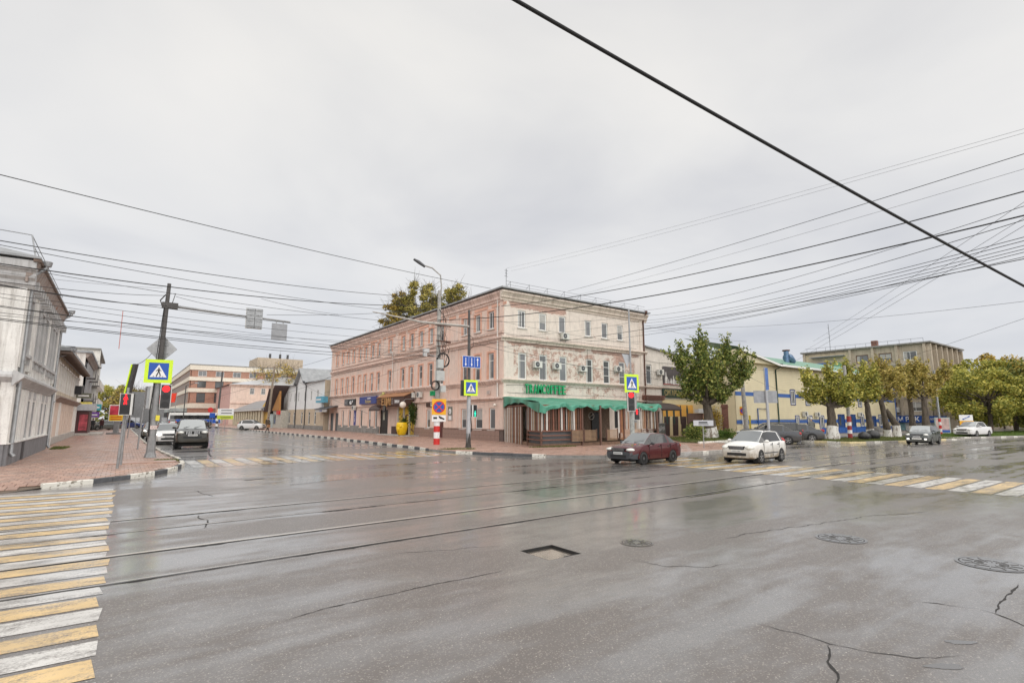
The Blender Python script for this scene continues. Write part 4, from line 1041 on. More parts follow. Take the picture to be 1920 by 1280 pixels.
def slats(p0, p1, z0, z1, gap, seed, skip=()):
    r = random.Random(seed); d = (p1 - p0); L = d.length; d /= L; a = math.atan2(d.y, d.x); t = .06; last = -1
    while t < L - .03:
        w = r.choice((.07, .09, .12, .14)); i = r.randrange(6)
        if i == last: i = (i + 1) % 6
        last = i
        if not any(s0 < t < s1 for s0, s1 in skip):
            p = p0 + d * (t + w / 2); o = place(slat_mesh(w, z1 - z0, SW[i]), 'slat', ter, (p.x, p.y, z0), rot=(r.uniform(-.006, .006), r.uniform(-.006, .006), a + r.uniform(-.15, .15)))
        t += w + gap * r.uniform(.7, 1.6)
nrmW = Vector((-1, .34)).normalized()
slats(cA, cB, .12, 2.75, .045, 1, skip=((4.1, 5.5), (5.5, 9)))
slats(cA.lerp(cB, .68), cB, 1.12, 2.85, .09, 2)
slats(cB, cC, 1.15, 2.75, .085, 3, skip=((3.6, 7.5),))
slats(Vector((28.6, 25.95)), Vector((29.1, 25.95)), .9, 2.7, .03, 9)
PST = mat('terrace_post_brown', (.13, .07, .05), .65, var=.3, grime=.2)
def post(x, y, z1, s=.06, z0=.1):
    b = MB(); b.box(-s, s, -s, s, 0, z1 - z0); b.build('post', PST, ter, (x, y, z0))
for (x, y) in ((cB.x, cB.y), (25.25, 26.1), (26.65, 25.75), (29.3, 26.0), (33.05, 25.95), (33.3, 30)): post(x, y, 2.8)
for t_ in (.53, .68): p = cA.lerp(cB, t_); post(p.x, p.y, 2.9, .05)
def rail_(p0, p1, z, h=.05, w=.04, name='rail'):
    d = p1 - p0; a = math.atan2(d.y, d.x); b = MB(); b.box(0, d.length, -w, w, 0, h); b.build(name, SW[5], ter, (p0.x, p0.y, z), a)
rail_(cB, cC, 2.72, .1); rail_(cA, cB, 2.78, .1); rail_(cB, Vector((25.2, 26.12)), 1.08, .08); rail_(cA.lerp(cB, .68), cB, 1.05, .08)
off = Vector((0, -.08))
for z in (.52, .80): rail_(cB + off, Vector((24.2, 26.1)), z, .06); rail_(cA.lerp(cB, .68) + nrmW * .06, cB + nrmW * .06, z, .06)
# dark boards behind the lower rails
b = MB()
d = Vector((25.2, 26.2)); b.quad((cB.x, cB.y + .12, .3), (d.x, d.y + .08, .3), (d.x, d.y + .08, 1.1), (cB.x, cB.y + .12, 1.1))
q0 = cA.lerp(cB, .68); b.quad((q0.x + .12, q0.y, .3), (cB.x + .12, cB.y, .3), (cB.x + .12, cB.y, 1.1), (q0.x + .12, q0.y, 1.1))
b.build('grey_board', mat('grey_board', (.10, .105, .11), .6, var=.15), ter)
# horizontal slat panels
hm_ = {}
def hpanel(x0, x1, y, z0, z1, mi):
    w = x1 - x0; k = round(w, 2)
    if k not in hm_: b = MB(); b.box(0, w, -.015, .015, 0, .045); hm_[k] = b.mesh('slat', SW[mi])
    z = z0
    while z < z1: place(hm_[k], 'slat', ter, (x0, y, z)); z += .083
    b = MB(); b.box(-.03, .03, -.03, .03, 0, z1 - z0 + .06); 
    for x in (x0, x1): b2 = MB(); b2.box(-.03, .03, -.03, .03, 0, z1 - z0 + .06); b2.build('panel_frame', PST, ter, (x, y, z0))
for (x0, x1) in ((24.15, 25.2), (25.32, 26.5), (27.5, 28.6), (28.85, 30.0), (30.1, 31.2)): hpanel(x0, x1, 25.98, .42, 1.15, 3 if x0 < 28.7 else 1)
b = MB(); b.box(31.3, 33.0, 25.9, 25.95, 1.05, 1.1); b.box(31.3, 33.0, 25.9, 25.95, .35, .4); 
for x in (31.3, 31.9, 32.5, 32.96): b.box(x, x + .05, 25.9, 25.95, .4, 1.05)
b.build('balustrade', PST, ter)
# inner wall with dark openings, furniture silhouettes
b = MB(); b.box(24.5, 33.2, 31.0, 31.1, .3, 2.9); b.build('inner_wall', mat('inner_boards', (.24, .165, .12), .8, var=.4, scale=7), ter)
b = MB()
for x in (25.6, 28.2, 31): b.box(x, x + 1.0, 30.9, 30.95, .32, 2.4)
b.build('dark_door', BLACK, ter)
b = MB(); b.tube([(26.2 + .3 * math.cos(k * math.pi / 10), 30.88, 2.05 + .3 * math.sin(k * math.pi / 10)) for k in range(21)], .03, 5)
b.tube([(27.55 + .26 * math.cos(k * math.pi / 10), 27.5, 2.1 + .26 * math.sin(k * math.pi / 10)) for k in range(21)], .03, 5)
b.tube([(27.35, 27.5, 2.0), (27.75, 27.5, 2.25)], .03, 5); b.build('round_emblem', mat('emblem_metal', (.35, .32, .28), .5), ter)
b = MB(); b.box(23.2, 23.95, 29.6, 29.7, 1.2, 2.5); b.build('window', GLASS, ter)
# tarpaulin: draped sheet with folds
TARP = Mat('green_tarpaulin'); _n = TARP.noise(1.2, 5, .6); _f = TARP.noise(9, 4, .6)
TARP.fin(Base_Color=TARP.ramp(_n, [(.3, (.03, .20, .13)), (.7, (.075, .30, .205))]), Roughness=.42, Normal=TARP.bump(_f, .35, .03)); TARP = TARP.m
nx, ny = 150, 40; V = []; r = random.Random(2)
ph = [r.uniform(0, 6.28) for _ in range(12)]
def edge_front(s):   # front lower edge
    return cB.lerp(cC, s)
for j in range(ny + 1):
    for i in range(nx + 1):
        s, t = i / nx, j / ny                      # s along the front, t from the wall down to the hem
        top = Vector((24.3, 33.95)).lerp(Vector((37.2, 33.95)), s); 
        low = cB.lerp(cC, s) + Vector((0, -.35)) + Vector((-.4 * (1 - s) ** 3, 0))
        tt = min(1, t / .86); p = top.lerp(low, tt)
        z = 3.62 - .72 * tt ** 1.15
        z += (.05 * math.sin(s * 37 + ph[0] + tt * 3) + .045 * math.sin(s * 71 + ph[1] - tt * 4) + .03 * math.sin(s * 23 + tt * 9 + ph[2])) * (.3 + tt)
        sag = .10 * abs(math.sin(s * math.pi * 5 + .3)) * tt; z -= sag
        if t > .86:
            h = (t - .86) / .14; drop = .24 + .06 * math.sin(s * 33 + ph[3]) + .06 * math.sin(s * 17 + ph[4]) + .03 * math.sin(s * 97 + ph[5]) + (.45 * max(0, 1 - s / .05)); z -= drop * h
            p = p + Vector((0, -1)) * (.05 * math.sin(s * 130 + ph[6]) + .04 * math.sin(s * 60)) * h
        V.append((p.x, p.y, z))
F = [(j * (nx + 1) + i, (j + 1) * (nx + 1) + i, (j + 1) * (nx + 1) + i + 1, j * (nx + 1) + i + 1) for j in range(ny) for i in range(nx)]
# hanging side over the west end
base = len(V); m_ = 40
for j in range(9):
    for i in range(m_ + 1):
        t = i / m_; p = Vector((24.3, 33.95)).lerp(cB + Vector((-.4, -.35)), t); z = 3.62 - .72 * t ** 1.15 + .05 * math.sin(t * 14) * t; h = j / 8
        drop = (.95 - .65 * math.sin(t * math.pi * .9) ** .7 + .06 * math.sin(t * 30) + .3 * max(0, t - .86) * 3) * h
        V.append((p.x - .10 * math.sin(t * 26) * h - .03, p.y, z - drop))
F += [(base + j * (m_ + 1) + i, base + j * (m_ + 1) + i + 1, base + (j + 1) * (m_ + 1) + i + 1, base + (j + 1) * (m_ + 1) + i) for j in range(8) for i in range(m_)]
place(mesh_from(V, F, 'tarpaulin', [TARP], True), 'tarpaulin', ter)
# curved porch hood at the end of the terrace
t = thing('porch_hood', 'dark curved porch hood on brick corbels next to the tarpaulin', 'canopy', (41.2, 34.1, 2.7))
b = MB(); pts = [(-2.4 * math.sin(k * math.pi / 16), .75 * math.cos(k * math.pi / 16)) for k in range(9)]; b.prism(pts + [(p[0] * .96, p[1] - .06) for p in pts[::-1]], (0, 3.0), 0, 'x'); b.build('hood', mat('hood_brown', (.05, .035, .03), .6), t)
b = MB(); [b.box(0, 3.2, -.25 - .05 * k, -.0, 1.0 + k * .1, 1.07 + k * .1) for k in range(5)]; b.build('brick_corbels', mat('dark_red_brick', (.22, .10, .075), .9, var=.3, scale=9, bump=.4), t)

# ------------------------------------------------------------------ low white brick house with poster and mural
WB2 = brick_mat('white_brick_low', (.80, .74, .67), (.36, .20, .15), (.45, .40, .35), .335, streak=.45, zones=[(0, 2.4, 0, 3.6, .10), (0, 8, 4.9, 5.15, .2)])
lo = thing('low_house', 'low white brick house adjoining the corner house behind the big tree', 'house', (41.9, 34.25, 0))
H2 = 9.05
b = MB(); ops = [(.25, 1.15, 5.28, 7.3), (1.0, 2.1, .12, 2.6)]; wallgrid(b, 9.2, 8.15, ops, .2)
b.add([(0, 0, 8.15), (9.2, 0, 8.15), (0, 0, H2)], [(0, 1, 2)]); b.build('wall', WB2, lo)
b = MB(); b.box(.0, 9.2, .21, 12, 0, 8.1); b.build('back_walls', WB2, lo)
b = MB(); b.prism([(-.0, H2), (9.6, 8.12), (9.6, 8.26), (0, H2 + .14)], (-.3, 12), 0, 'y'); b.build('roof', ROOFM, lo)
b = MB(); profile(b, 9.25, 4.85, [(.05, 0), (.16, .1), (.2, .16), (.2, .24), (.05, .3)]); b.build('string_course', STONEM, lo)
window(lo, .7, 5.3, .86, 1.96, 'T', y=.1, cur=None)
b = MB(); b.box(1.0, 2.1, .05, .1, .12, 2.6); b.build('door', BLACK, lo)
for z in (7.6, 6.6, 5.9, 5.2): 
    b = MB(); b.tube([(.0, -.05, z + .1), (2.2, -.09, z - .05), (4.5, -.06, z + .02), (8, -.08, z - .1)], .012, 4); b.build('wall_cable', WIREM, lo)
aircon(44.1, 34.25, 6.3, 0, 'air conditioner on the low white brick house left of the black and white poster')
t = thing('photo_banner', 'large black and white printed banner of a crowded table on the low white house', 'banner', (44.75, 34.2, 5.35))
b = MB(); b.box(0, 4.2, -.04, 0, 0, 1.9); b.build('print', mat('banner_charcoal', (.085, .075, .08), .6, var=.3, scale=2), t)
r = random.Random(8)
for k in range(9):      # loose pale shapes as a stand-in for the printed picture
    b = MB(); x = .3 + k * .42; h = r.uniform(.5, 1.25) if k else 1.3; o = [(x + r.uniform(-.05, .05), .05), (x + .34, .05), (x + .36 + r.uniform(-.05, .05), h * .55), (x + .24, h * .75), (x + .22, h), (x + .1, h), (x + .08, h * .72), (x - .03, h * .5)]
    b.prism(o, (-.044 - .001 * k, -.04), 0, 'y'); b.build('pale_shape', mat('print_grey_%d' % (k % 3), [(.62, .60, .58), (.42, .40, .40), (.72, .7, .68)][k % 3], .6, var=.25, scale=4), t)
b = MB(); b.box(0, 4.2, -.046, -.041, 0, .12); b.build('print_edge', mat('print_red', (.35, .10, .10), .6, var=.4, scale=6), t)
t = thing('shop_sign', 'dark green sign board with gold letters above the painted wall', 'sign', (44.5, 34.2, 4.02)); b = MB(); b.box(0, 5.3, -.12, 0, 0, .9); b.build('board', mat('sign_dark_green', (.018, .045, .032), .4), t)
letter('СИГАРЫ и ВИНО', .78, mat('gold_letter', (.40, .32, .15), .5), t, (2.6, -.135, .45), .01, .01, width=4.7)
b = MB()
for k in range(34): b.tube([(.05 + k * .155, -.1, -.12 - .02 * (k % 2)), (.2 + k * .155, -.1, -.12 - .02 * ((k + 1) % 2))], .03, 4)
b.build('light_string', mat('bulb_string', (.6, .58, .5), .5), t)
# painted wall: generic bands and wedges in the same colours
t = thing('mural', 'painted wall in cream, orange and dark brown tapering bands below the cigar shop sign', 'mural', (44.45, 34.2, .1))
CRM = mat('mural_cream', (.72, .62, .38), .75, var=.08, grime=.1); ORG = mat('mural_orange', (.78, .42, .09), .75, var=.15, scale=1.2); DRK = mat('mural_dark', (.07, .045, .045), .75, var=.2); TEAL = mat('mural_teal', (.035, .07, .065), .75, var=.2)
b = MB(); b.box(0, 5.3, -.05, 0, 0, 3.75); b.build('ground_coat', CRM, t)
b = MB(); b.box(.0, 5.3, -.055, -.051, 2.0, 3.2); b.build('orange_band', ORG, t)
for k in range(4):
    xt = .15 + k * 1.4; xb = .55 + (k - .1) * 1.28 + (k - 1.5) * .15
    b = MB(); b.prism([(xb - .12, 0), (xb + .78, 0), (xt + .95, 1.98), (xt, 1.98)], (-.058, -.051), 0, 'y'); b.build('dark_wedge', DRK, t)
for k in range(4):
    x = .45 + k * 1.15; b = MB(); b.prism([(x + .1, 1.2), (x + .32, 1.2), (x + .36, 2.6), (x + .26, 3.15), (x + .12, 3.15), (x + .02, 2.5)], (-.062, -.0585), 0, 'y'); b.build('dark_streak', TEAL if k != 2 else DRK, t)
t = thing('graffiti_board', 'small grey board with chalk scribbles beside the painted wall', 'board', (42.6, 33.6, .12)); b = MB(); b.box(0, 1.35, -.05, 0, .3, 1.25); b.build('panel', mat('chalk_board', (.12, .13, .12), .7), t)
b = MB(); r = random.Random(3)
for k in range(7): b.tube([(.1 + k * .17, -.06, r.uniform(.5, .7)), (.2 + k * .17, -.06, r.uniform(.8, 1.1)), (.25 + k * .17, -.06, r.uniform(.45, .8))], .014, 4)
b.build('chalk_strokes', WHITEM, t); b = MB(); b.box(-.03, 1.38, -.06, 0, 1.25, 1.3); b.box(.0, .05, -.05, 0, 0, .3); b.box(1.3, 1.35, -.05, 0, 0, .3); b.build('frame', GREY, t)

# gate of the yard with flower boards
BRK = brick_mat('gate_brick', (.25, .11, .08), (.23, .10, .075), (.3, .24, .2), .7, streak=.4)
gt = thing('yard_gate', 'yard gate between brick piers with dark boards of painted hearts and letters', 'gate', (0, 0, 0))
def pier(x, y, s, h):
    b = MB(); b.box(x - s, x + s, y - s, y + s, .1, h); b.box(x - s - .06, x + s + .06, y - s - .06, y + s + .06, h, h + .14); b.box(x - s - .02, x + s + .02, y - s - .02, y + s + .02, h + .14, h + .3); b.build('pier', BRK, gt)
pier(49.9, 30.4, .34, 3.0); pier(51.0, 30.1, .22, 2.7)
b = MB(); b.box(44.8, 49.5, 31.5, 31.6, .15, 2.4); b.build('board', mat('gate_board', (.10, .055, .04), .7, var=.3, scale=5), gt)
b = MB(); b.box(46.3, 49.5, 31.3, 31.7, 2.45, 2.8); 
for k in range(20): b.box(46.3 + k * .16, 46.4 + k * .16, 31.22, 31.3, 2.42, 2.85)
b.build('awning', mat('awning_white', (.6, .6, .6), .5, var=.1), gt)
for (x, z, s) in ((49.1, 2.05, .26), (49.15, .75, .26), (48.0, .8, .18)):
    b = MB(); b.tube([(x, 31.45, z - s), (x + s * .8, 31.45, z + s * .2), (x + s * .4, 31.45, z + s * .7), (x, 31.45, z + s * .3), (x - s * .4, 31.45, z + s * .7), (x - s * .8, 31.45, z + s * .2), (x, 31.45, z - s)], .07, 5); b.ball((x, 31.45, z), s * .6, 8, 6, sc=(1, .3, 1)); b.build('heart', mat('heart_pink', (.55, .05, .18), .5), gt)
PINKL = mat('gate_letter', (.75, .48, .38), .5)
letter('Сад', .75, PINKL, gt, (48.0, 31.47, 2.05), .02, .01); letter('Вход', .7, PINKL, gt, (47.9, 31.47, .75), .02, .01)
place(vine([(45, 31.4, 1.3), (47, 31.4, 1.45), (49.4, 31.4, 1.35)], 500, .14, 6, VINE, .08), 'leaves', gt)
# street lamp globes etc. omitted where the photo shows none

# ------------------------------------------------------------------ yellow clapboard house with blue bands
SID = mat('cream_siding', (.70, .62, .42), .55, var=.06, scale=.8, bump=.05, grime=.12); BLU = mat('siding_blue', (.03, .11, .37), .5, var=.12, grime=.1)
GROOF = Mat('green_sheet_roof'); _w = GROOF.n('ShaderNodeTexWave', {'Scale': 1.2, 'Vector': GROOF.co()}, bands_direction='X'); GROOF.fin(Base_Color=GROOF.mix(GROOF.noise(1.5, 4), (.09, .22, .15), (.18, .33, .24)), Roughness=.45, Normal=GROOF.bump(_w.outputs[0], .5, .05)); GROOF = GROOF.m
yb = thing('clapboard_house', 'two storey cream clapboard house with blue bands and a green metal roof', 'house', (57.0, 29.2, 0))
def siding(b, x0, x1, z0, z1, ops, y=0., pitch=.2, lip=.03):
    z = z0
    while z < z1 - 1e-3:
        zt = min(z + pitch, z1); xs = [x0]; 
        cuts = sorted((o[0], o[1]) for o in ops if o[2] < zt - .02 and o[3] > z + .02); c = x0; seg = []
        for a, d in cuts:
            if a > c: seg.append((c, a))
            c = max(c, d)
        if c < x1: seg.append((c, x1))
        for a, d in seg:
            b.quad((a, y - lip, z), (d, y - lip, z), (d, y - .004, zt), (a, y - .004, zt)); b.quad((a, y, z), (d, y, z), (d, y - lip, z), (a, y - lip, z))
        z = zt
YW = 36.0; EH = 7.75
wy = []
for x, z0, z1, w in ((4.5, 3.45, 5.05, 1.0), (8.1, 3.45, 5.05, 1.0), (5.2, .2, 2.15, .75), (8.2, .6, 2.15, 1.1), (11.3, .6, 2.15, 1.1), (23.3, .8, 2.3, 1.1), (29.6, .8, 2.3, 1.1), (23.0, 3.45, 5.0, 1.0), (14, 3.45, 5.05, 1.0), (18.5, 3.45, 5.05, 1.)): wy.append((x, z0, z1, w))
opsY = [(x - w / 2, x + w / 2, z0, z1) for x, z0, z1, w in wy]; doors = [(15.9, 17.7, .1, 2.3), (19.3, 21.1, .1, 2.3), (26.8, 27.9, .1, 2.1)]
b = MB(); siding(b, -7.4, YW, 0, EH, opsY + doors + [(-7.4, YW, 4.2, 4.62), (-7.4, YW, 1.35, 1.72)]); b.build('clapboards', SID, yb)
b = MB(); siding(b, -7.4, YW, 4.2, 4.62, opsY, -.002, .21, .035); siding(b, -7.4, YW, 1.35, 1.72, opsY + doors, -.002, .185, .035); b.box(11, YW + .02, -.06, -.0, 0.02, .75); b.box(YW - .25, YW + .03, -.07, 0, .75, EH); b.build('blue_bands', BLU, yb)
b = MB(); b.box(-7.4, YW, .04, 11, 0, EH); b.build('core_walls', SID, yb)
b = MB()
for o in opsY + doors: b.box(o[0] - .09, o[0], -.07, .02, o[2] - .08, o[3] + .08); b.box(o[1], o[1] + .09, -.07, .02, o[2] - .08, o[3] + .08); b.box(o[0], o[1], -.07, .02, o[3], o[3] + .08); b.box(o[0], o[1], -.07, .02, o[2] - .08, o[2])
b.build('window_surrounds', mat('navy_trim', (.03, .06, .22), .5), yb)
for o in opsY: window(yb, (o[0] + o[1]) / 2, o[2] + .02, o[1] - o[0] - .02, o[3] - o[2] - .04, 'V', y=-.01, cur=0)
b = MB(); [b.box(o[0] + .02, o[1] - .02, -.03, .0, o[2], o[3] - .02) for o in doors]; b.build('doors', mat('blue_door', (.018, .06, .20), .4), yb)
b = MB(); [b.box(o[0] + .25, (o[0] + o[1]) / 2 - .1, -.04, -.03, 1.0, 2.1) for o in doors]; b.build('door_glass', GLASS, yb)
b = MB(); [b.box(26.2, 28.6, -.3 - .3 * k, -.0 - .3 * k, .02, .75 - .17 * k) for k in range(4)]; b.build('steps', DCONC, yb)
# roof with soffit on the right, verge of the cross gable on the left
b = MB(); b.add([(.6, -.9, EH), (YW + .5, -.9, EH), (YW + .5, 5.5, EH + 2.0), (.6, 5.5, EH + 2.0), (YW + .5, 12, EH), (.6, 12, EH)], [(0, 1, 2, 3), (3, 2, 4, 5)]); b.add([(.6, -.9, EH), (.6, 5.5, EH + 2.0), (-7.8, 5.5, EH + 2.9), (-7.8, -.9, EH + 1.3)], [(0, 1, 2, 3)]); b.build('roof', GROOF, yb)
b = MB(); b.box(.4, YW + .5, -.93, -.87, EH - .22, EH - .002); b.prism([(.4, EH - .22), (.4, EH), (-7.8, EH + 1.28), (-7.8, EH + 1.05)], (-.93, -.87), 0, 'y'); b.build('fascia', WHITE, yb)
b = MB(); b.box(.4, YW + .4, -.87, -.0, EH - .05, EH - .02); b.build('soffit', mat('soffit_brown', (.20, .15, .11), .8), yb)
b = MB(); b.prism([(.4, EH - .1), (.4, EH - .02), (-7.8, EH + 1.05), (-7.8, EH - .1)], (-.6, -.0), 0, 'y'); b.build('gable_wall', SID, yb)
o = downpipe(yb, .9, -.1, .2, EH - .3, mat('dark_green_pipe', (.02, .06, .04), .5), .07, .7)
b = MB(); b.tube([(-3.4, -.1, .1), (-3.4, -.1, 2.9), (-1.4, -.1, 2.9), (-1.4, -.1, .1)], .06, 6); b.build('blue_frame', BLU, yb)
for (x, z, lab) in ((6.3, 4.45, 'upper air conditioner between two windows of the cream clapboard house'), (6.7, 2.1, 'lower left air conditioner of the cream clapboard house'), (9.8, 2.05, 'air conditioner between the lower windows of the cream clapboard house'), (22.2, 2.1, 'air conditioner right of the blue doors of the clapboard house')): aircon(57 + x, 29.2, z, 0, lab)
t = thing('roof_ventilator', 'blue and silver ventilation cowl on the green metal roof', 'ventilator', (65.6, 31.5, 8.4)); b = MB(); b.cyl((0, 0), .3, 0, 1.7, 10); b.tube([(0, 0, .9), (.6, 0, .9), (1.3, 0, .45)], [.5, .55, .5], 10); b.build('duct', mat('blue_silver_duct', (.12, .2, .32), .4, .5, .4, 3), t); b = MB(); b.cyl((0, 0), .45, 1.72, 1.85, 10); b.build('cap', RUST, t)

# ------------------------------------------------------------------ grey panel block with pilasters, blue shop below
BG = plaster_mat('grey_panel_plaster', (.50, .43, .34), (.14, .12, .10), .7); BY = plaster_mat('cream_panel', (.62, .54, .38), (.25, .2, .15), .4)
bl = thing('apartment_block', 'grey five storey panel block with ribbed end and blue shop signs on its ground floor', 'building', (95.0, 25.2, 0))
HB = 12.9
# west face (towards the crossing)
fr = R(-90); LW = 17.5
b = MB(); ops = []
for zf in (1.9 + 0, 4.6, 7.2, 9.2):
    pass
W_z = [(10.5, 11.9), (7.95, 9.35), (5.4, 6.8), (2.85, 4.25)]
for z0, z1 in W_z:
    for u in (2.2, 5.6, 9.0, 12.2, 15.4): ops.append((u - .9, u + .9, z0, z1))
M0 = None
b = MB(); wallgrid(b, LW, HB, ops, .2); wb = b.build('wall', BG, bl, (0, LW, 0), fr)
b = MB(); b.box(0, 7.1, -.03, -.001, 7.1, HB - .3); b.build('cream_panel', BY, bl, (0, LW, 0), fr)
b = MB(); [b.box(u - .18, u + .18, -.35, 0, 2.2, HB) for u in (.2, 7.4, 10.6, 13.8, 17.3)]; b.build('ribs', BG, bl, (0, LW, 0), fr)
b = MB(); [b.box(7.6, 17.2, -.12, 0, z, z + .16) for z in (9.9, 7.35, 4.8, 2.3)]; b.build('floor_bands', CONC, bl, (0, LW, 0), fr)
rw = random.Random(3)
for o in ops:
    f, g = window_meshes(1.74, o[3] - o[2] - .04, 'V', WHITE if rw.random() < .6 else mat('brown_window_frame', (.2, .12, .08), .6)); u = (o[0] + o[1]) / 2
    q = place(f, 'window', bl, (.1, LW - u, o[2] + .02), fr); place(g, 'pane', q); place(curtain(1.74, 1.26, rw.choice((0, 1)), CURT), 'curtain', q)
b = MB(); b.box(1.4, 4.4, -1.0, -.01, 10.0, 11.0); b.build('balcony', BLU, bl, (0, LW, 0), fr); b = MB(); b.box(4.9, 6.4, -1.0, -.01, 10.0, 10.9); b.build('balcony', mat('green_balcony', (.1, .3, .18), .6), bl, (0, LW, 0), fr)
b = MB(); b.box(1.4, 6.6, -1.05, -.02, 12.0, 12.12); b.build('balcony_roof', ROOFM, bl, (0, LW, 0), fr)
b = MB(); b.box(11.0, 13.4, -.6, -.02, 2.75, 3.5); b.build('balcony', WHITE, bl, (0, LW, 0), fr)
# south face
b = MB(); b.quad((0, 0, 0), (16, 0, 0), (16, 0, HB), (0, 0, HB)); b.quad((16, 0, 0), (16, 30, 0), (16, 30, HB), (16, 0, HB)); b.quad((16, LW, 0), (0, LW, 0), (0, LW, HB), (16, LW, HB)); b.build('wall', BG, bl)
b = MB(); [b.box(x - .2, x + .2, -.55, 0, 2.2, HB - .1) for x in (.15, 2.6, 5.2, 7.8, 10.4, 13, 15.8)]; b.build('ribs', BG, bl)
b = MB(); b.box(-.5, 16.4, -.7, LW + .3, HB, HB + .22); b.build('roof', DCONC, bl)
b = MB(); b.box(8, 9, 9, 10, HB + .22, HB + 1.2); b.build('chimney', BRK, bl); b = MB(); b.box(-.2, .5, 6.2, 7.0, HB + .22, HB + 1.1); b.build('chimney', BRK, bl)
b = MB()
for k in range(12): b.tube([(-.3, .2 + k * 1.5, HB + .2), (-.3, .2 + k * 1.5, HB + .8)], .02, 4)
b.tube([(-.3, .2, HB + .78), (-.3, 17, HB + .78)], .02, 4); b.build('roof_railing', DGREY, bl)
t = thing('roof_aerial', 'tall crooked aerial mast on the left end of the grey block', 'aerial', (95.5, 38.5, HB + .2)); b = MB(); b.tube([(0, 0, 0), (.1, 0, 2.4), (.0, 0, 4.6)], .035, 5); [b.tube([(-.5, 0, z), (.5, .1, z)], .02, 4) for z in (2.2, 2.9, 3.9)]; b.build('mast', DGREY, t)
# ground floor shop
b = MB(); b.box(7.6, 17.5, -.35, -.0, 0, 1.3); b.build('shop_front', mat('shop_white', (.62, .63, .62), .5, var=.1), bl, (0, LW, 0), fr)
b = MB(); b.box(7.9, 11.2, -.4, -.36, 0, 1.3); b.build('shop_door', mat('shop_navy', (.03, .04, .14), .4), bl, (0, LW, 0), fr)
b = MB(); b.box(12.0, 14.0, -.39, -.36, .1, 1.2); b.build('shop_poster', mat('shop_poster', (.25, .42, .45), .5, var=.6, scale=2.2), bl, (0, LW, 0), fr)
t = thing('shop_sign', 'long blue shop sign board with white lettering on the grey block behind the trees', 'sign', (94.6, 36.0, 1.25), R(-90)); b = MB(); b.box(0, 12.4, -.5, 0, 0, .95); b.build('board', mat('sign_royal_blue', (.015, .075, .33), .4), t)
letter('71-09-17', .62, WHITEM, t, (1.6, -.52, .48), .01, .01); letter('СИДИМ РСК', .85, WHITEM, t, (6.6, -.52, .46), .01, .02); letter('Ы.', .8, WHITEM, t, (3.9, -.52, .46), .01, .02); letter('80-', .4, WHITEM, t, (10.8, -.52, .48), .01)
t = thing('stair_railing', 'white stair railing in front of the blue shop', 'railing', (93.9, 34.6, .1), R(-90))
b = MB()
for k in range(4): b.tube([(0, 0, 1.25 - k * .25), (3.6, 0, .75 - k * .2)], .035, 5)
for x in (0, 1.8, 3.6): b.tube([(x, 0, 0), (x, 0, 1.5 - x * .2)], .035, 5)
b.build('bars', mat('railing_white', (.6, .6, .6), .5), t)
b = MB()
# annex far right of the block
an = thing('shop_annex', 'low grey annex with a blue awning at the right end of the block', 'building', (113, 24, 0)); b = MB(); b.box(0, 22, 0, 14, 0, 4.6); b.build('wall', BG, an); b = MB(); b.box(-.4, 22.4, -.4, 14.4, 4.6, 4.8); b.build('roof', DCONC, an)
b = MB(); b.prism([(0, 3.6), (-1.2, 2.9), (-1.2, 3.1), (0, 3.9)], (-1, 4), 0, 'x'); b.build('awning', BLU, an, (0, 5, 0), R(-90))
b = MB(); [b.box(x, x + 1.3, -.04, 0, 1.2, 2.8) for x in (1.5, 5, 9, 13, 17)]; b.build('window_band', GLASS, an); b = MB(); [b.box(x, x + 1.3, -.04, 0, 1.0, 2.8) for x in (4.5, 8, 11)]; b.build('window_band', GLASS, an, (0, 14, 0), R(-90))
# ------------------------------------------------------------------ left side of the street: white stucco house nearest the camera
WST = plaster_mat('white_stucco', (.80, .79, .76), (.20, .17, .14), .75); GST = plaster_mat('grey_stucco_trim', (.52, .52, .52), (.12, .11, .10), .6); RAG = plaster_mat('crumbling_eaves', (.36, .31, .28), (.16, .07, .045), .9, .42, (.28, .11, .07))
wh = thing('stucco_house', 'white stucco two storey house with grey trim and crumbling eaves at the left edge', 'house', (-3.6, 28.6, 0))
EA = R(90); H1 = 8.45; L1 = 13.7
ops = []
upw = [1.9, 4.3, 6.0, 7.7, 9.5, 11.0, 12.5]
for u in upw: ops.append((u - .45, u + .45, 4.75, 6.95))
for u in (1.9, 5.2, 7.0, 8.8, 10.5, 12.2): ops.append((u - .36, u + .36, 1.05, 2.75))
b = MB(); wallgrid(b, L1, H1, ops, .2, 0, 1); b.build('wall', [WST, GST], wh, (0, 0, 0), EA)
GWD = mat('grey_blind_board', (.27, .27, .28), .7, var=.2, scale=2, grime=.3)
for k, o in enumerate(ops):
    if k < 7: window(wh, 0, 0, .86, 2.16, 'T', fm=mat('old_grey_frame', (.40, .40, .40), .6), y=0, cur=None).location = (-.12, (o[0] + o[1]) / 2, o[2] + .02); bpy.data.objects[wh.name].children
for o in list(wh.children):
    if o.name.startswith('window'): o.rotation_euler = (0, 0, EA)
b = MB(); [b.box(o[0], o[1], .05, .1, o[2], o[3]) for o in ops[7:]]; b.build('boarded_windows', GWD, wh, (0, 0, 0), EA)
def W_part(fn, name, m): b = MB(); fn(b); return b.build(name, m, wh, (0, 0, 0), EA)
W_part(lambda b: [b.box(u - w, u + w, -.10, 0, .95, 3.2) for u, w in ((.35, .3), (3.3, .35), (3.9, .12), (8.05, .16), (13.35, .28))] + [b.box(u - w, u + w, -.12, 0, 4.0, 7.3) for u, w in ((.35, .32), (3.1, .34), (3.6, .1), (8.7, .18), (13.35, .28))], 'pilasters', WST)
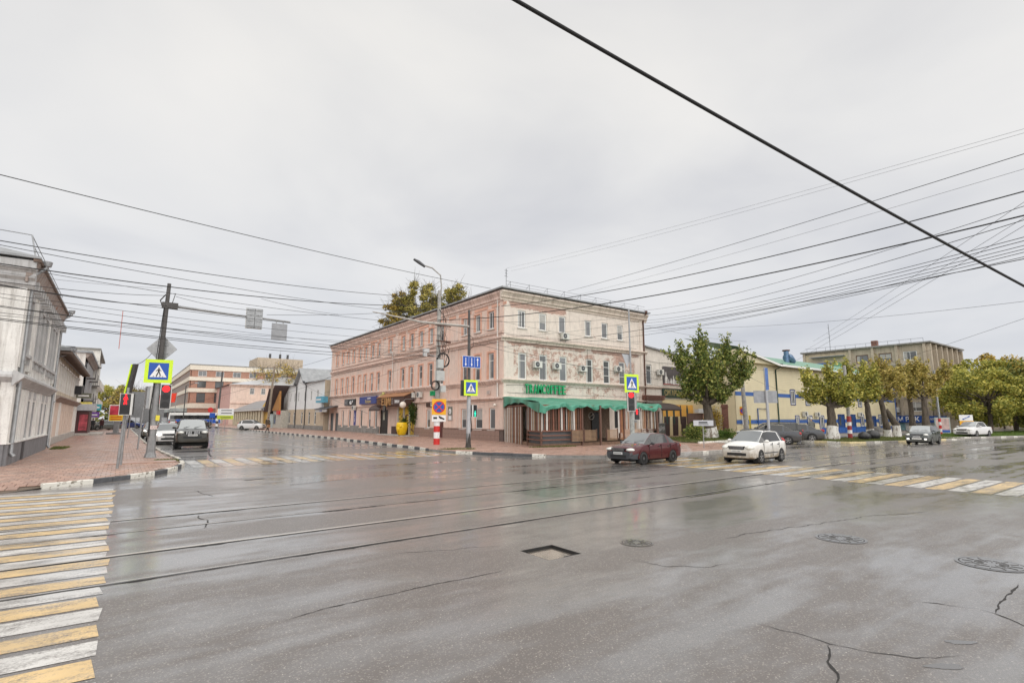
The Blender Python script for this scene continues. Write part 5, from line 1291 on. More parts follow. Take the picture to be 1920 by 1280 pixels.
def f(b):
    for u in upw:
        b.box(u - .62, u - .46, -.08, 0, 4.7, 7.0); b.box(u + .46, u + .62, -.08, 0, 4.7, 7.0)
        n = 8; o = [(u - .62, 7.0)] + [(u - .62 * math.cos(math.pi * k / n), 7.0 + .42 * math.sin(math.pi * k / n)) for k in range(1, n)] + [(u + .62, 7.0)]
        b.prism(o, (-.09, 0), 0, 'y'); b.box(u - .7, u + .7, -.2, 0, 4.52, 4.66); b.box(u - .6, u - .45, -.15, 0, 4.25, 4.52); b.box(u + .45, u + .6, -.15, 0, 4.25, 4.52)
W_part(f, 'window_surrounds', GST)
W_part(lambda b: [b.box(u - .36, u + .36, -.03, 0, 2.85, 3.2) for u in (1.9, 5.2, 7.0, 8.8, 10.5, 12.2)], 'blind_panels', GST)
def f(b): profile(b, L1, 3.25, [(.05, 0), (.1, .08), (.22, .2), (.34, .32), (.34, .42), (.15, .55), (.08, .6)], -.25)
W_part(f, 'middle_cornice', GST)
W_part(lambda b: profile(b, L1, 7.45, [(.08, 0), (.08, .18), (.2, .3), (.26, .48), (.30, .62), (.36, .8), (.36, .9)], -.35), 'eaves_cornice', RAG)
W_part(lambda b: [b.box(.4 + k * .8, .62 + k * .8, -.36, 0, 7.25, 7.6) for k in range(18)], 'eaves_brackets', GST)
W_part(lambda b: b.box(-.02, L1, -.12, -.001, 0, .95), 'plinth', mat('grey_plinth', (.20, .20, .21), .8, var=.2, scale=2, grime=.3))
W_part(lambda b: [b.box(u, u + .8, -.13, -.1201, .05, .92) for u in (3.6,)] , 'vent_panels', mat('dark_vent', (.03, .034, .04), .6))
W_part(lambda b: b.box(-.03, L1, -.16, -.0, .95, 1.0), 'plinth_cap', WST)
# south wall
b = MB(); b.quad((-14, 0, 0), (0, 0, 0), (0, 0, H1), (-14, 0, H1)); b.build('wall', WST, wh)
b = MB(); profile(b, 0, 3.25, [(.05, 0), (.1, .08), (.22, .2), (.34, .32), (.34, .42), (.15, .55), (.08, .6)], -14); profile(b, 0.3, 7.2, [(.08, 0), (.2, .15), (.2, .3), (.34, .42), (.34, .6), (.5, .75), (.5, 1.1)], -14); b.build('cornices', GST, wh)
b = MB(); b.box(-14, 0, -.1, -.001, 0, .95); b.build('plinth', mat('grey_plinth', (.2, .2, .21)), wh)
b = MB(); b.box(-.32, 0.08, -.14, .3, .95, 7.2); b.build('corner_pilaster', WST, wh)
b = MB(); b.box(-.62, -.36, -.11, -.1001, .03, .9); b.build('vent_panel', mat('dark_vent', (.03, .034, .04)), wh)
b = MB(); b.add([(.42, -.6, H1 + .02), (.42, L1 + .2, H1 + .02), (-7, L1 + .4, H1 + 1.9), (-7, 3, H1 + 1.9), (-14, -.6, H1)], [(0, 1, 2, 3), (0, 3, 4)])
b.box(-14, .42, -.6, L1 + .2, H1 - .06, H1 + .015); b.build('roof', ROOFM, wh)
b = MB()
for k in range(49): b.box(.2, .45, -.6 + k * .31, -.52 + k * .31, H1 - .2, H1 - .09)
b.build('rafter_ends', mat('rotten_timber', (.14, .10, .08), .9, var=.3), wh)
b = MB(); b.tube([(.2, -.2, H1 + .1), (.0, -.1, H1 + 1.0)], .03, 5); b.tube([(-1.5, -.2, H1 + .2), (-1.4, -.2, H1 + 1.15)], .03, 5); b.tube([(-6, -.2, H1 + 1.15), (.0, -.1, H1 + 1.0), (.0, 14, H1 + 1.0)], .018, 5); b.tube([(.1, -.15, H1 + .55), (.05, 14, H1 + .55)], .015, 5); b.build('roof_railing', GREY, wh)
o = downpipe(wh, 0, 0, .45, H1 - .35, GREY, .085, .36); o.location = (.16, .35, 0); o.rotation_euler = (0, 0, EA)
o = downpipe(wh, 0, 0, .2, H1 - .25, GREY, .075, .4); o.location = (.16, L1 - .1, 0); o.rotation_euler = (0, 0, EA)
t = thing('street_name_plate', 'blue street name plate on the white stucco house corner', 'plate', (-5.05, 28.5, 2.9)); b = MB(); b.box(-.6, .55, -.04, 0, 0, .3); b.build('plate', BLUEM, t); letter('УЛИЦА', .2, WHITEM, t, (0.1, -.045, .15), .003)
t = thing('meter_box', 'small white box and rounded lamp on the corner of the stucco house', 'box', (-4.05, 28.5, 2.55)); b = MB(); b.box(-.14, .14, -.16, 0, 0, .32); b.build('case', WHITE, t); b = MB(); b.ball((0, -.1, .75), .13, 10, 8, sc=(1, 1, 1.7)); b.build('lamp_body', mat('old_lamp', (.42, .36, .3), .6), t)
t = thing('wall_camera', 'small white security camera on the south wall of the stucco house', 'camera', (-4.4, 28.5, 4.25)); b = MB(); b.tube([(0, 0, 0), (.0, -.25, .02)], .02, 5); b.tube([(-.3, -.3, .03), (.1, -.25, .0)], .05, 8); b.build('body', WHITE, t)
# second house: old brownish two storey
OLD = plaster_mat('peeling_old_plaster', (.66, .58, .46), (.20, .15, .10), .9, .45, (.36, .28, .20)); OLDP = plaster_mat('pinkish_board_wall', (.72, .59, .50), (.25, .18, .13), .6)
oh = thing('old_house', 'old two storey house with peeling cream walls beside the white stucco house', 'house', (-3.9, 45.6, 0)); L2 = 26; Hh = 6.6
ops = [(u - .4, u + .4, 4.0, 5.6) for u in (3, 5.2, 7.4, 9.6, 12, 14.4, 17, 19.6, 22, 24.4)]
b = MB(); wallgrid(b, L2, Hh, ops, .15, z0=3.3); b.build('upper_wall', OLD, oh, (0, 0, 0), EA)
b = MB(); wallgrid(b, L2, 3.3, [(8 + k * 2.5, 9.2 + k * 2.5, .9, 2.5) for k in range(6)], .12); b.build('lower_wall', OLDP, oh, (0, 0, 0), EA)
for k, o in enumerate(ops): q = window(oh, 0, 0, .78, 1.58, '4', y=0, cur=0 if k % 2 else None); q.location = (-.08, (o[0] + o[1]) / 2, 4.01); q.rotation_euler = (0, 0, EA)
b = MB(); [b.box(8 + k * 2.5, 9.2 + k * 2.5, .02, .1, .9, 2.5) for k in range(6)]; b.build('boarded_windows', OLDP, oh, (0, 0, 0), EA)
b = MB(); [b.box(u + s * .42 - .05 + (0 if s > 0 else -.06), u + s * .42 + .05 + (.06 if s > 0 else 0), -.08, 0, 3.9, 5.75) for u in (3, 5.2, 7.4, 9.6, 12, 14.4, 17, 19.6, 22, 24.4) for s in (-1, 1)]; [b.box(u - .55, u + .55, -.14, 0, 5.75, 5.9) for u in (3, 5.2, 7.4, 9.6, 12, 14.4, 17, 19.6, 22, 24.4)]; b.build('window_surrounds', WST, oh, (0, 0, 0), EA)
b = MB(); profile(b, L2, 3.1, [(.05, 0), (.25, .2), (.4, .3), (.4, .38), (.1, .45)], 2.5); b.build('middle_cornice', RAG, oh, (0, 0, 0), EA)
b = MB(); [b.box(u, u + .5, -.14, 0, .1, 6.0) for u in (.2, 2.0)]; [b.box(u, u + .9, -.1, 0, .1, 3.1) for u in (7.0, 22.6, 25)]; b.build('pilasters', WST, oh, (0, 0, 0), EA)
b = MB(); b.quad((-13, 0, 0), (0, 0, 0), (0, 0, Hh), (-13, 0, Hh)); b.build('wall', OLD, oh)
b = MB(); b.add([(.85, -.4, Hh), (.85, L2, Hh), (-6, L2, Hh + 2.0), (-6, 3, Hh + 2.0), (-13, -.4, Hh)], [(0, 1, 2, 3), (0, 3, 4)]); b.box(-13, .85, -.4, L2, Hh - .22, Hh - .005); b.build('roof', ROOFM, oh)
b = MB(); [b.box(.3, .9, -.3 + k * .4, -.18 + k * .4, Hh - .42, Hh - .23) for k in range(64)]; b.build('rafter_ends', mat('rotten_timber', (.14, .10, .08)), oh)
b = MB(); b.box(0, L2, -.12, -.001, 0, .6); b.build('plinth', CONC, oh, (0, 0, 0), EA)
o = downpipe(oh, 0, 0, 3.0, Hh - .3, GREY, .07, .8); o.location = (.1, 1.2, 0); o.rotation_euler = (0, 0, EA)
t = thing('air_conditioner', 'black and white air conditioner high on the old peeling house', 'air conditioner', (-3.9, 66, 4.2), EA, 'air conditioner units on the walls'); b = MB(); b.box(-.5, .5, -.6, -.1, 0, .8); b.build('case', BLACK, t)
# dark shop porch at its end
t = thing('shop_porch', 'dark shop porch with a pale rounded canopy on the left pavement', 'porch', (-3.9, 73.0, .1)); b = MB(); b.box(0, 1.1, 0, 6, 0, 2.6); b.build('porch_walls', mat('porch_dark_red', (.07, .022, .022), .5), t); b = MB(); b.box(-.1, 1.5, -.3, 6.3, 2.62, 3.3); b.build('canopy', mat('canopy_pale', (.45, .46, .48), .5), t)
b = MB(); b.box(-.1, 2.4, -2, 6, 0, .22); b.build('steps', CONC, t); b = MB(); b.box(.3, 1.0, -.03, 0, .5, 2.2); b.build('poster', mat('poster_red', (.4, .06, .08), .5, var=.7, scale=2), t)
# third house: white with a red-brown brick gable
th = thing('gabled_house', 'taller white weathered house with a red brick side wall further up the left pavement', 'house', (-4.0, 80, 0)); L3 = 22; H3 = 9.6
ops = [(u - .45, u + .45, z, z + 1.7) for u in (2, 4.6, 7.2, 9.8, 12.4, 15, 17.6, 20.2) for z in (1.2, 4.2, 7.0)]
WTH = plaster_mat('weathered_white', (.74, .71, .67), (.26, .2, .17), .9, .4, (.4, .25, .2))
b = MB(); wallgrid(b, L3, H3, ops, .15); b.build('wall', WTH, th, (0, 0, 0), EA)
for k, o in enumerate(ops): q = window(th, 0, 0, .88, 1.68, 'T', y=0); q.location = (-.08, (o[0] + o[1]) / 2, o[2] + .01); q.rotation_euler = (0, 0, EA)
b = MB(); b.quad((-3.2, 0, 0), (0, 0, 0), (0, 0, H3), (-3.2, 0, H3)); b.build('wall', WTH, th)
b = MB(); b.quad((-14, 0, 0), (-3.2, 0, 0), (-3.2, 0, H3), (-14, 0, H3)); b.build('brick_gable', brick_mat('red_gable_brick', (.36, .12, .08), (.33, .11, .075), (.3, .2, .17), .8), th)
b = MB(); b.box(-14, .6, -.2, L3, H3, H3 + .25); b.box(-14, 0, .1, L3, 0, H3); b.build('roof', ROOFM, th); b = MB(); profile(b, L3, H3 - .6, [(.1, 0), (.25, .2), (.5, .45), (.5, .6)]); b.build('cornice', RAG, th, (0, 0, 0), EA)
b = MB(); [b.box(u, u + 2, -.9, 0, z, z + .12) for u in (6, 14) for z in (4.0, 6.9)]; [b.box(u, u + 2, -.9, -.85, z, z + .9) for u in (6, 14) for z in (4.1, 7.0)]; b.build('balconies', mat('balcony_iron', (.12, .11, .11), .6), th, (0, 0, 0), EA)
b = MB(); b.box(-3.4, -1.2, 2, 4, H3, H3 + .9); b.build('roof_hatch', ROOFD, th)
t = thing('roof_aerial', 'red and white lattice mast above the left row of roofs', 'mast', (-1.2, 101, 12.5)); b = MB(); b.tube([(0, 0, 0), (0, 0, 6)], .05, 5); b.build('mast', mat('mast_red', (.5, .15, .12), .6), t)
# fourth: tall pale block with balconies
fb = thing('balcony_block', 'tall pale four storey block with stacked balconies at the end of the left row', 'building', (-4.0, 103, 0)); L4 = 26; H4 = 12.3
ops = [(u - .6, u + .6, z, z + 1.5) for u in (2.5, 5.5, 9, 12.5, 16, 19.5, 23) for z in (1.2, 4.1, 7.0, 9.8)]
PALE = plaster_mat('pale_grey_render', (.72, .70, .65), (.3, .27, .24), .6)
b = MB(); wallgrid(b, L4, H4, ops, .15); b.build('wall', PALE, fb, (0, 0, 0), EA)
for o in ops: q = window(fb, 0, 0, 1.18, 1.48, 'V', y=0); q.location = (-.08, (o[0] + o[1]) / 2, o[2] + .01); q.rotation_euler = (0, 0, EA)
ops = [(-3.2, -2.0, z, z + 1.5) for z in (4.1, 7.0, 9.8)]
b = MB(); b.M = Matrix.Translation((-14, 0, 0)); wallgrid(b, 14.6, H4, [(o[0] + 14, o[1] + 14, o[2], o[3]) for o in ops], .15); b.build('wall', PALE, fb)
for z in (4.1, 7.0, 9.8): q = window(fb, -2.6, z + .01, 1.18, 1.48, 'V', y=.08)
b = MB(); b.box(-14, .6, -.15, L4, H4, H4 + .3); b.build('roof', DCONC, fb)
for k, z in enumerate((3.9, 6.8, 9.6)):
    b = MB(); b.box(-1.6, .9, -1.0, -.01, z - .15, z); b.box(-1.6, .9, -1.0, -.96, z + .85, z + .92); [b.box(-1.6 + i * .25, -1.56 + i * .25, -1.0, -.96, z, z + .85) for i in range(11)]; b.build('balcony', mat('balcony_iron', (.12, .11, .11)), fb)
for k in range(12):
    b = MB(); b.box(.02, .9, 2 + (k % 6) * 4, 4.4 + (k % 6) * 4, 3.9 + (k // 6) * 2.9, 4.9 + (k // 6) * 2.9); b.build('balcony', WTH, fb)
# small shop signs on that side
for (Y, z, w, h, c, lab) in ((74, 3.1, 1.1, .55, (.62, .5, .1), 'yellow projecting shop sign on the far left pavement'), (88, 2.9, 1.6, .8, (.05, .35, .4), 'turquoise projecting shop sign on the far left pavement'), (90, 2.0, 1.4, .7, (.18, .06, .35), 'purple projecting shop sign on the far left pavement'), (68.0, 3.9, 1.2, .5, (.14, .14, .10), 'dark oval projecting sign on the old house')):
    t = thing('shop_sign', lab, 'sign', (-3.9, Y, z)); b = MB(); b.box(.1, .1 + w, -.06, .06, 0, h); b.build('panel', mat('proj_' + str(Y), c, .5), t); b = MB(); b.box(.25, w - .1, -.066, -.061, h * .35, h * .6); b.build('print', WHITEM, t); b = MB(); b.tube([(0, 0, h * .5), (.1, 0, h * .5)], .03, 4); b.build('arm', GREY, t)

# ------------------------------------------------------------------ far side of the street beyond the pink house
SDW = mat('white_siding', (.78, .79, .79), .6, var=.06, scale=.8, bump=.05, grime=.15); BEI = plaster_mat('beige_ground_floor', (.58, .48, .36), (.28, .23, .18), .6)
sh = thing('siding_house', 'white sided house with a steep gable and beige ground floor beyond the pink house', 'house', (23.8, 78.6, 0)); Ls = 24
def S(fn, name, m, par=None): b = MB(); fn(b); return b.build(name, m, par or sh, (0, Ls, 0), R(-90))
sops = [(u - .42, u + .42, 4.6, 6.2) for u in (1.8, 4.6, 7.4, 9.8, 13.6, 17.2, 20.6)]; gops = [(u - .5, u + .5, .9, 2.9) for u in (2.4, 4.6, 7.6, 12.4, 16.6, 19.8)]
S(lambda b: (wallgrid(b, Ls, 7.55, sops, .15, z0=3.3), b.add([(8.6, -.003, 7.55), (14.2, -.003, 7.55), (11.4, -.003, 9.9)], [(0, 1, 2)])), 'upper_wall', SDW)
S(lambda b: wallgrid(b, Ls, 3.3, gops, .15), 'lower_wall', BEI)
S(lambda b: b.box(0, Ls, -.1, -.001, 0, .75), 'plinth', DCONC)
for o in sops + gops:
    u = (o[0] + o[1]) / 2; f_, g_ = window_meshes(o[1] - o[0] - .02, o[3] - o[2] - .02, 'T' if o in gops else 'V', WHITE); q = place(f_, 'window', sh, (.08, Ls - u, o[2] + .01), R(-90)); place(g_, 'pane', q)
S(lambda b: (b.prism([(8.2, 7.4), (11.4, 10.15), (14.6, 7.4), (14.3, 7.35), (11.4, 9.85), (8.5, 7.35)], (-.6, 7), 0, 'y'), b.add([(-.3, -.5, 7.5), (8.6, -.5, 7.5), (8.6, 6, 9.4), (-.3, 6, 9.4)], [(0, 1, 2, 3)]), b.add([(14.2, -.5, 7.5), (Ls + .2, -.5, 7.5), (Ls + .2, 6, 9.2), (14.2, 6, 9.2)], [(0, 1, 2, 3)])), 'roof', ROOFM)
S(lambda b: (b.box(0, Ls - .02, .16, 11, .02, 7.45)), 'back_walls', SDW)
S(lambda b: b.quad((Ls, 0, 0), (Ls, 11, 0), (Ls, 11, 7.5), (Ls, 0, 7.5)), 'end_wall', BEI)
for u in (8.7, 14.4): o = downpipe(sh, 0, 0, .3, 7.4, DGREY, .08, .4); o.location = (-.1, Ls - u, 0); o.rotation_euler = (0, 0, R(-90))
t = thing('shop_box_sign', 'light blue shop sign box where the white house meets the pink one', 'sign', (23.9, 79.5, 4.1), R(-90)); b = MB(); b.box(-.2, 2.6, -1.0, -.1, 0, .9); b.build('box', mat('light_blue_sign', (.12, .38, .52), .4, var=.3, scale=3), t); b = MB(); b.box(0, 2.3, -1.01, -1.001, .35, .55); b.build('print', WHITEM, t)
# kiosk with steep brown roof
kk = thing('kiosk', 'small kiosk with a steep brown roof and wooden gable', 'kiosk', (22.5, 104.5, 0), R(-90)); b = MB(); b.box(0, 6, 0, 5, 0, 3.2); b.build('wall', mat('kiosk_wall', (.5, .48, .42), .6, var=.3), kk); b = MB(); b.prism([(.2, 3.2), (5.5, 3.2), (5.2, 6.6)], (-.3, .0), 0, 'y'); b.build('wooden_gable', mat('gable_wood', (.42, .20, .06), .7), kk); b = MB(); b.prism([(-2.6, 3.0), (-2.4, 3.0), (5.6, 7.6), (5.2, 7.6)], (-1.2, 5), 0, 'y'); b.quad((-2.6, -1.2, 3.0), (-2.6, 5, 3.0), (1, 5, 7.2), (1, -1.2, 7.2)); b.build('roof', mat('kiosk_roof', (.13, .10, .10), .6), kk)
b = MB(); b.box(.4, 2.2, -.05, 0, .8, 2.6); b.build('window', GLASS, kk); b = MB(); b.box(3.5, 5.5, -.25, 0, 2.5, 3.2); b.build('red_sign', REDM, kk); b = MB(); b.box(-1.6, 0, -.4, 1, 0, 2.6); b.build('booth', mat('booth_pale', (.55, .62, .62), .5), kk)
# yellow shop with columns
ys = thing('arcade_shop', 'low yellow shop with a row of pale columns and a grey roof', 'shop', (22.3, 111, 0), R(-90)); ys.location = (22.3, 146, 0); Ly = 35
YW_ = mat('yellow_shop_wall', (.70, .46, .12), .7, var=.1, grime=.1)
b = MB(); b.box(0, Ly, .6, 10, 0, 3.6); b.prism([(Ly, 3.6), (Ly, 5.6), (Ly - 6, 3.6)], (.4, .6), 0, 'y'); b.quad((Ly, .6, 0), (Ly, 10, 0), (Ly, 10, 5.5), (Ly, .6, 3.6)); b.build('wall', YW_, ys)
b = MB(); [b.box(1 + k * 2.7, 2.3 + k * 2.7, .5, .59, .3, 3.0) for k in range(12)]; b.build('dark_glazing', GLASS, ys)
b = MB(); [b.cyl((.6 + k * 2.7, .1), .28, 0, 3.3, 10) for k in range(13)]; b.build('columns', mat('cream_column', (.62, .56, .42), .7), ys)
b = MB(); b.box(-.2, Ly + .2, -.35, .6, 3.3, 3.7); b.add([(-.2, -.5, 3.7), (Ly, -.5, 3.7), (Ly, 5, 6.0), (-.2, 5, 6.0)], [(0, 1, 2, 3)]); b.build('roof', mat('grey_shop_roof', (.24, .23, .23), .6, var=.2), ys); b = MB(); [b.box(.2 + k * .9, .6 + k * .9, -.55, -.351, 3.35, 3.65) for k in range(38)]; b.build('brackets', WHITE, ys)
# pale pink two storey house
ph_ = thing('pale_pink_house', 'pale pink two storey house with a shiny hipped roof across the far junction', 'house', (22.0, 151, 0)); PP = plaster_mat('pale_pink_stucco', (.76, .60, .52), (.34, .24, .2), .5)
pops = [(u - .55, u + .55, 7.9, 9.6) for u in (5.0, 7.7, 11.3)]; b = MB(); wallgrid(b, 42, 10.4, pops, .2); b.build('wall', PP, ph_)
for o in pops: window(ph_, (o[0] + o[1]) / 2, 7.92, 1.06, 1.66, '4', y=.1)
lops = [(u - .4, u + .4, z, z + h) for u in (2.5, 6, 9.5, 13, 16.5, 20, 23.5, 27) for z, h in ((6.6, 2.2), (1.4, 2.2))]
b = MB(); wallgrid(b, 29, 10.4, lops, .25); b.build('wall', mat('dusty_pink_paint', (.60, .38, .34), .85, var=.1, grime=.1), ph_, (0, 29, 0), R(-90))
for o in lops: f_, g_ = window_meshes(.78, 2.18, 'T', mat('pinkish_frame', (.5, .42, .4), .6)); q = place(f_, 'window', ph_, (.12, 29 - (o[0] + o[1]) / 2, o[2] + .01), R(-90)); place(g_, 'pane', q)
b = MB(); profile(b, 42, 9.8, [(.1, 0), (.3, .3), (.5, .6)], -.4); profile(b, 42, 5.4, [(.05, 0), (.2, .15), (.2, .3)]); profile(b, 42, 3.9, [(.05, 0), (.2, .15), (.2, .3)]); b.build('cornices', PINKC, ph_)
b = MB(); b.add([(-.6, -.6, 10.4), (42, -.6, 10.4), (42, 29, 10.4), (-.6, 29, 10.4), (14, 13, 13.6), (30, 13, 13.6)], [(0, 1, 5, 4), (3, 0, 4), (1, 2, 5), (2, 3, 4, 5)]); b.build('roof', mat('pale_shiny_roof', (.55, .56, .58), .35, .4, .1), ph_)
# brick and concrete factory block
fc = thing('brick_factory', 'long brick factory with pale concrete bands and strip windows at the far crossing', 'building', (15.0, 176, 0)); BR = brick_mat('factory_brick', (.50, .28, .20), (.40, .2, .14), (.4, .3, .24), .6, streak=.3); CB = mat('cream_band', (.72, .66, .56), .8, var=.12, grime=.25)
HF = 17.0; LF = 34
z_ = [(1.0, 4.2), (6.0, 9.0), (10.3, 12.4), (13.6, 15.4)]
fops = [(u - 1.1, u + 1.1, z0 + .2, z1) for u in (3, 7.5, 12.0, 16.5, 21, 25.5) for z0, z1 in z_[1:]]
b = MB(); wallgrid(b, LF, HF, fops, .25); b.build('wall', BR, fc)
for o in fops: window(fc, (o[0] + o[1]) / 2, o[2] + .02, 2.15, o[3] - o[2] - .04, 'V', fm=WHITE if o[2] > 13 else mat('dark_frame', (.08, .08, .08), .5), y=.12)
b = MB(); wallgrid(b, 80, HF, [(1.5 + k * 3.2, 3.9 + k * 3.2, z0 + .2, z1) for k in range(24) for z0, z1 in z_[1:]], .25); b.build('wall', BR, fc, (0, 80, 0), R(-90))
b = MB(); [b.box(0, 80, .1, .24, z0, z1) for z0, z1 in z_[1:]]; b.build('glazing_band', GLASS, fc, (0, 80, 0), R(-90))
for fr_, L_ in (((0, 0, 0), LF),):
    b = MB(); [b.box(-.25, L_, -.25, -.001, z0, z1) for z0, z1 in ((4.6, 6.0), (9.2, 10.3), (12.5, 13.6), (15.6, HF + .1))]; b.build('concrete_bands', CB, fc)
b = MB(); [b.box(0, 79.7, -.25, -.001, z0, z1) for z0, z1 in ((4.6, 6.0), (9.2, 10.3), (12.5, 13.6), (15.6, HF + .1))]; b.build('concrete_bands', CB, fc, (0, 79.7, 0), R(-90))
b = MB(); b.box(0, LF, .3, 79, 0, HF - .2); b.box(-.3, LF + .3, -.3, 80, HF, HF + .3); b.build('roof', DCONC, fc); b = MB(); b.box(17.5, 31, .5, 14, HF + .3, HF + 3.4); b.build('penthouse', mat('pale_brick_penthouse', (.45, .37, .28), .85, var=.15), fc)
b = MB(); [b.cyl((x, 3), .35, HF + 3.4, HF + 5.0, 8) for x in (21.5, 24.5, 26.8)]; b.build('vent_stacks', DGREY, fc)
b = MB(); b.box(-3.4, 0, 1, 60, 3.6, 4.6); b.build('shop_fascia', mat('fascia_mixed', (.42, .46, .45), .5, var=.5, scale=.15), fc); b = MB(); b.box(-1, 0, 1, 60, 0, 3.6); b.build('shop_fronts', mat('dark_shop_glass', (.05, .05, .055), .2), fc)
t = thing('bus', 'white and blue bus passing in front of the factory', 'bus', (14.6, 148, 0), R(-20))
b = MB(); b.prism([(-5.5, .5), (5.5, .5), (5.6, 1.6), (5.3, 3.1), (-5.4, 3.1), (-5.6, 1.5)], (-1.2, 1.2), 0, 'y'); b.build('body', WHITE, t); b = MB(); b.box(-5.2, 5.2, -1.22, -1.201, 1.55, 2.5); b.box(5.46, 5.62, -1.1, 1.1, 1.5, 2.8); b.build('windows', CGLASS, t); b = MB(); b.box(-5.5, 5.5, -1.23, -1.201, .6, 1.5); b.build('blue_side', BLUEM, t)
for x in (-3.4, 3.2): b = MB(); b.M = Matrix.Rotation(R(90), 4, 'X'); b.cyl((x, .5), .5, .95, 1.24, 14); b.build('wheel', BLACK, t)
# far end of the street: low roofs, banner, boards
ft = thing('far_hall', 'white flat roofed hall closing the far end of the street', 'building', (3, 260, 0)); b = MB(); b.box(-6, 34, 0, 20, 0, 9); b.build('wall', mat('far_white', (.55, .56, .58), .7), ft); b = MB(); b.box(-6.5, 34.5, -.5, 20.5, 9, 9.5); b.build('roof', ROOFM, ft); b = MB(); [b.box(-4 + k * 5, -1 + k * 5, -.1, -.001, 2, 6) for k in range(7)]; b.build('glazing', GLASS, ft)
t = thing('roof_banner', 'bright red banner rising above the far street behind the left pole', 'banner', (6.9, 169, 5.4), R(-36)); b = MB(); b.prism([(0, 0), (5.2, .6), (5.6, 3.0), (2.6, 2.8), (.1, 2.2)], (-.1, .1), 0, 'y'); b.build('cloth', mat('banner_red', (.75, .05, .02), .6), t); b = MB(); b.tube([(0, 0, -5), (0, 0, 2.3)], .08, 6); b.tube([(5.5, 0, -5), (5.5, 0, 3)], .08, 6); b.build('posts', GREY, t)
for (x, y, z, w, h, rz, lab) in ((1.55, 92, 3.2, 2.6, 2.4, -20, 'grey back of a large upright road board up the street'), (3.4, 104, 2.0, 4.6, 1.6, -20, 'wide grey back of a direction board up the street'), (4.3, 115, .8, 3.4, 2.0, -20, 'tall grey back of a notice board by the parked cars')):
    t = thing('road_board', lab, 'sign', (x, y, 0), R(rz)); b = MB(); b.box(-w / 2, w / 2, -.04, .04, z, z + h); b.build('board', GREY, t); b = MB(); b.tube([(-w * .35, .08, 0), (-w * .35, .08, z + h)], .05, 5); b.tube([(w * .35, .08, 0), (w * .35, .08, z + h)], .05, 5); b.build('posts', GREY, t)
t = thing('direction_sign', 'white and lime direction board on a post before the pale pink house', 'sign', (13.5, 96, 0), R(-36)); t.scale = (.45, .6, .74); b = MB(); b.box(-2.9, 2.9, -.05, .05, 2.4, 4.6); b.build('board', WHITEM, t); b = MB(); b.box(-2.9, 2.9, -.06, -.051, 2.3, 3.1); b.build('lime_panel', mat('lime_panel', (.55, .65, .05), .5), t); b = MB(); b.tube([(0, .08, 0), (0, .08, 4.6)], .07, 6); b.build('post', GREY, t); b = MB(); [b.box(-1.6, 2.2, -.06, -.051, z, z + .18) for z in (4.1, 3.5)]; [b.box(-1.6, 2, -.07, -.061, z, z + .16) for z in (2.6,)]; b.build('print', DGREY, t)
t = thing('advert_board', 'small red and yellow advertising board on the left pavement', 'sign', (-.35, 74.6, 0), R(-36)); b = MB(); b.box(-.9, .9, -.15, .15, 1.55, 3.4); b.build('case', WHITE, t); b = MB(); b.box(-.8, .8, -.16, -.151, 2.25, 3.3); b.build('red_print', mat('advert_red', (.55, .05, .08), .5, var=.5, scale=2), t); b = MB(); b.box(-.8, .8, -.16, -.151, 1.62, 2.24); b.build('yellow_print', mat('advert_yellow', (.8, .55, .03), .5), t); b = MB(); b.box(-.25, .25, -.12, .12, .12, 1.55); b.box(-.8, .8, -.4, .4, .1, .3); b.build('foot', GREY, t); b = MB(); [b.box(-.65, .6, -.165, -.161, z, z + .1) for z in (1.75, 1.98)]; b.build('print_lines', REDM, t)
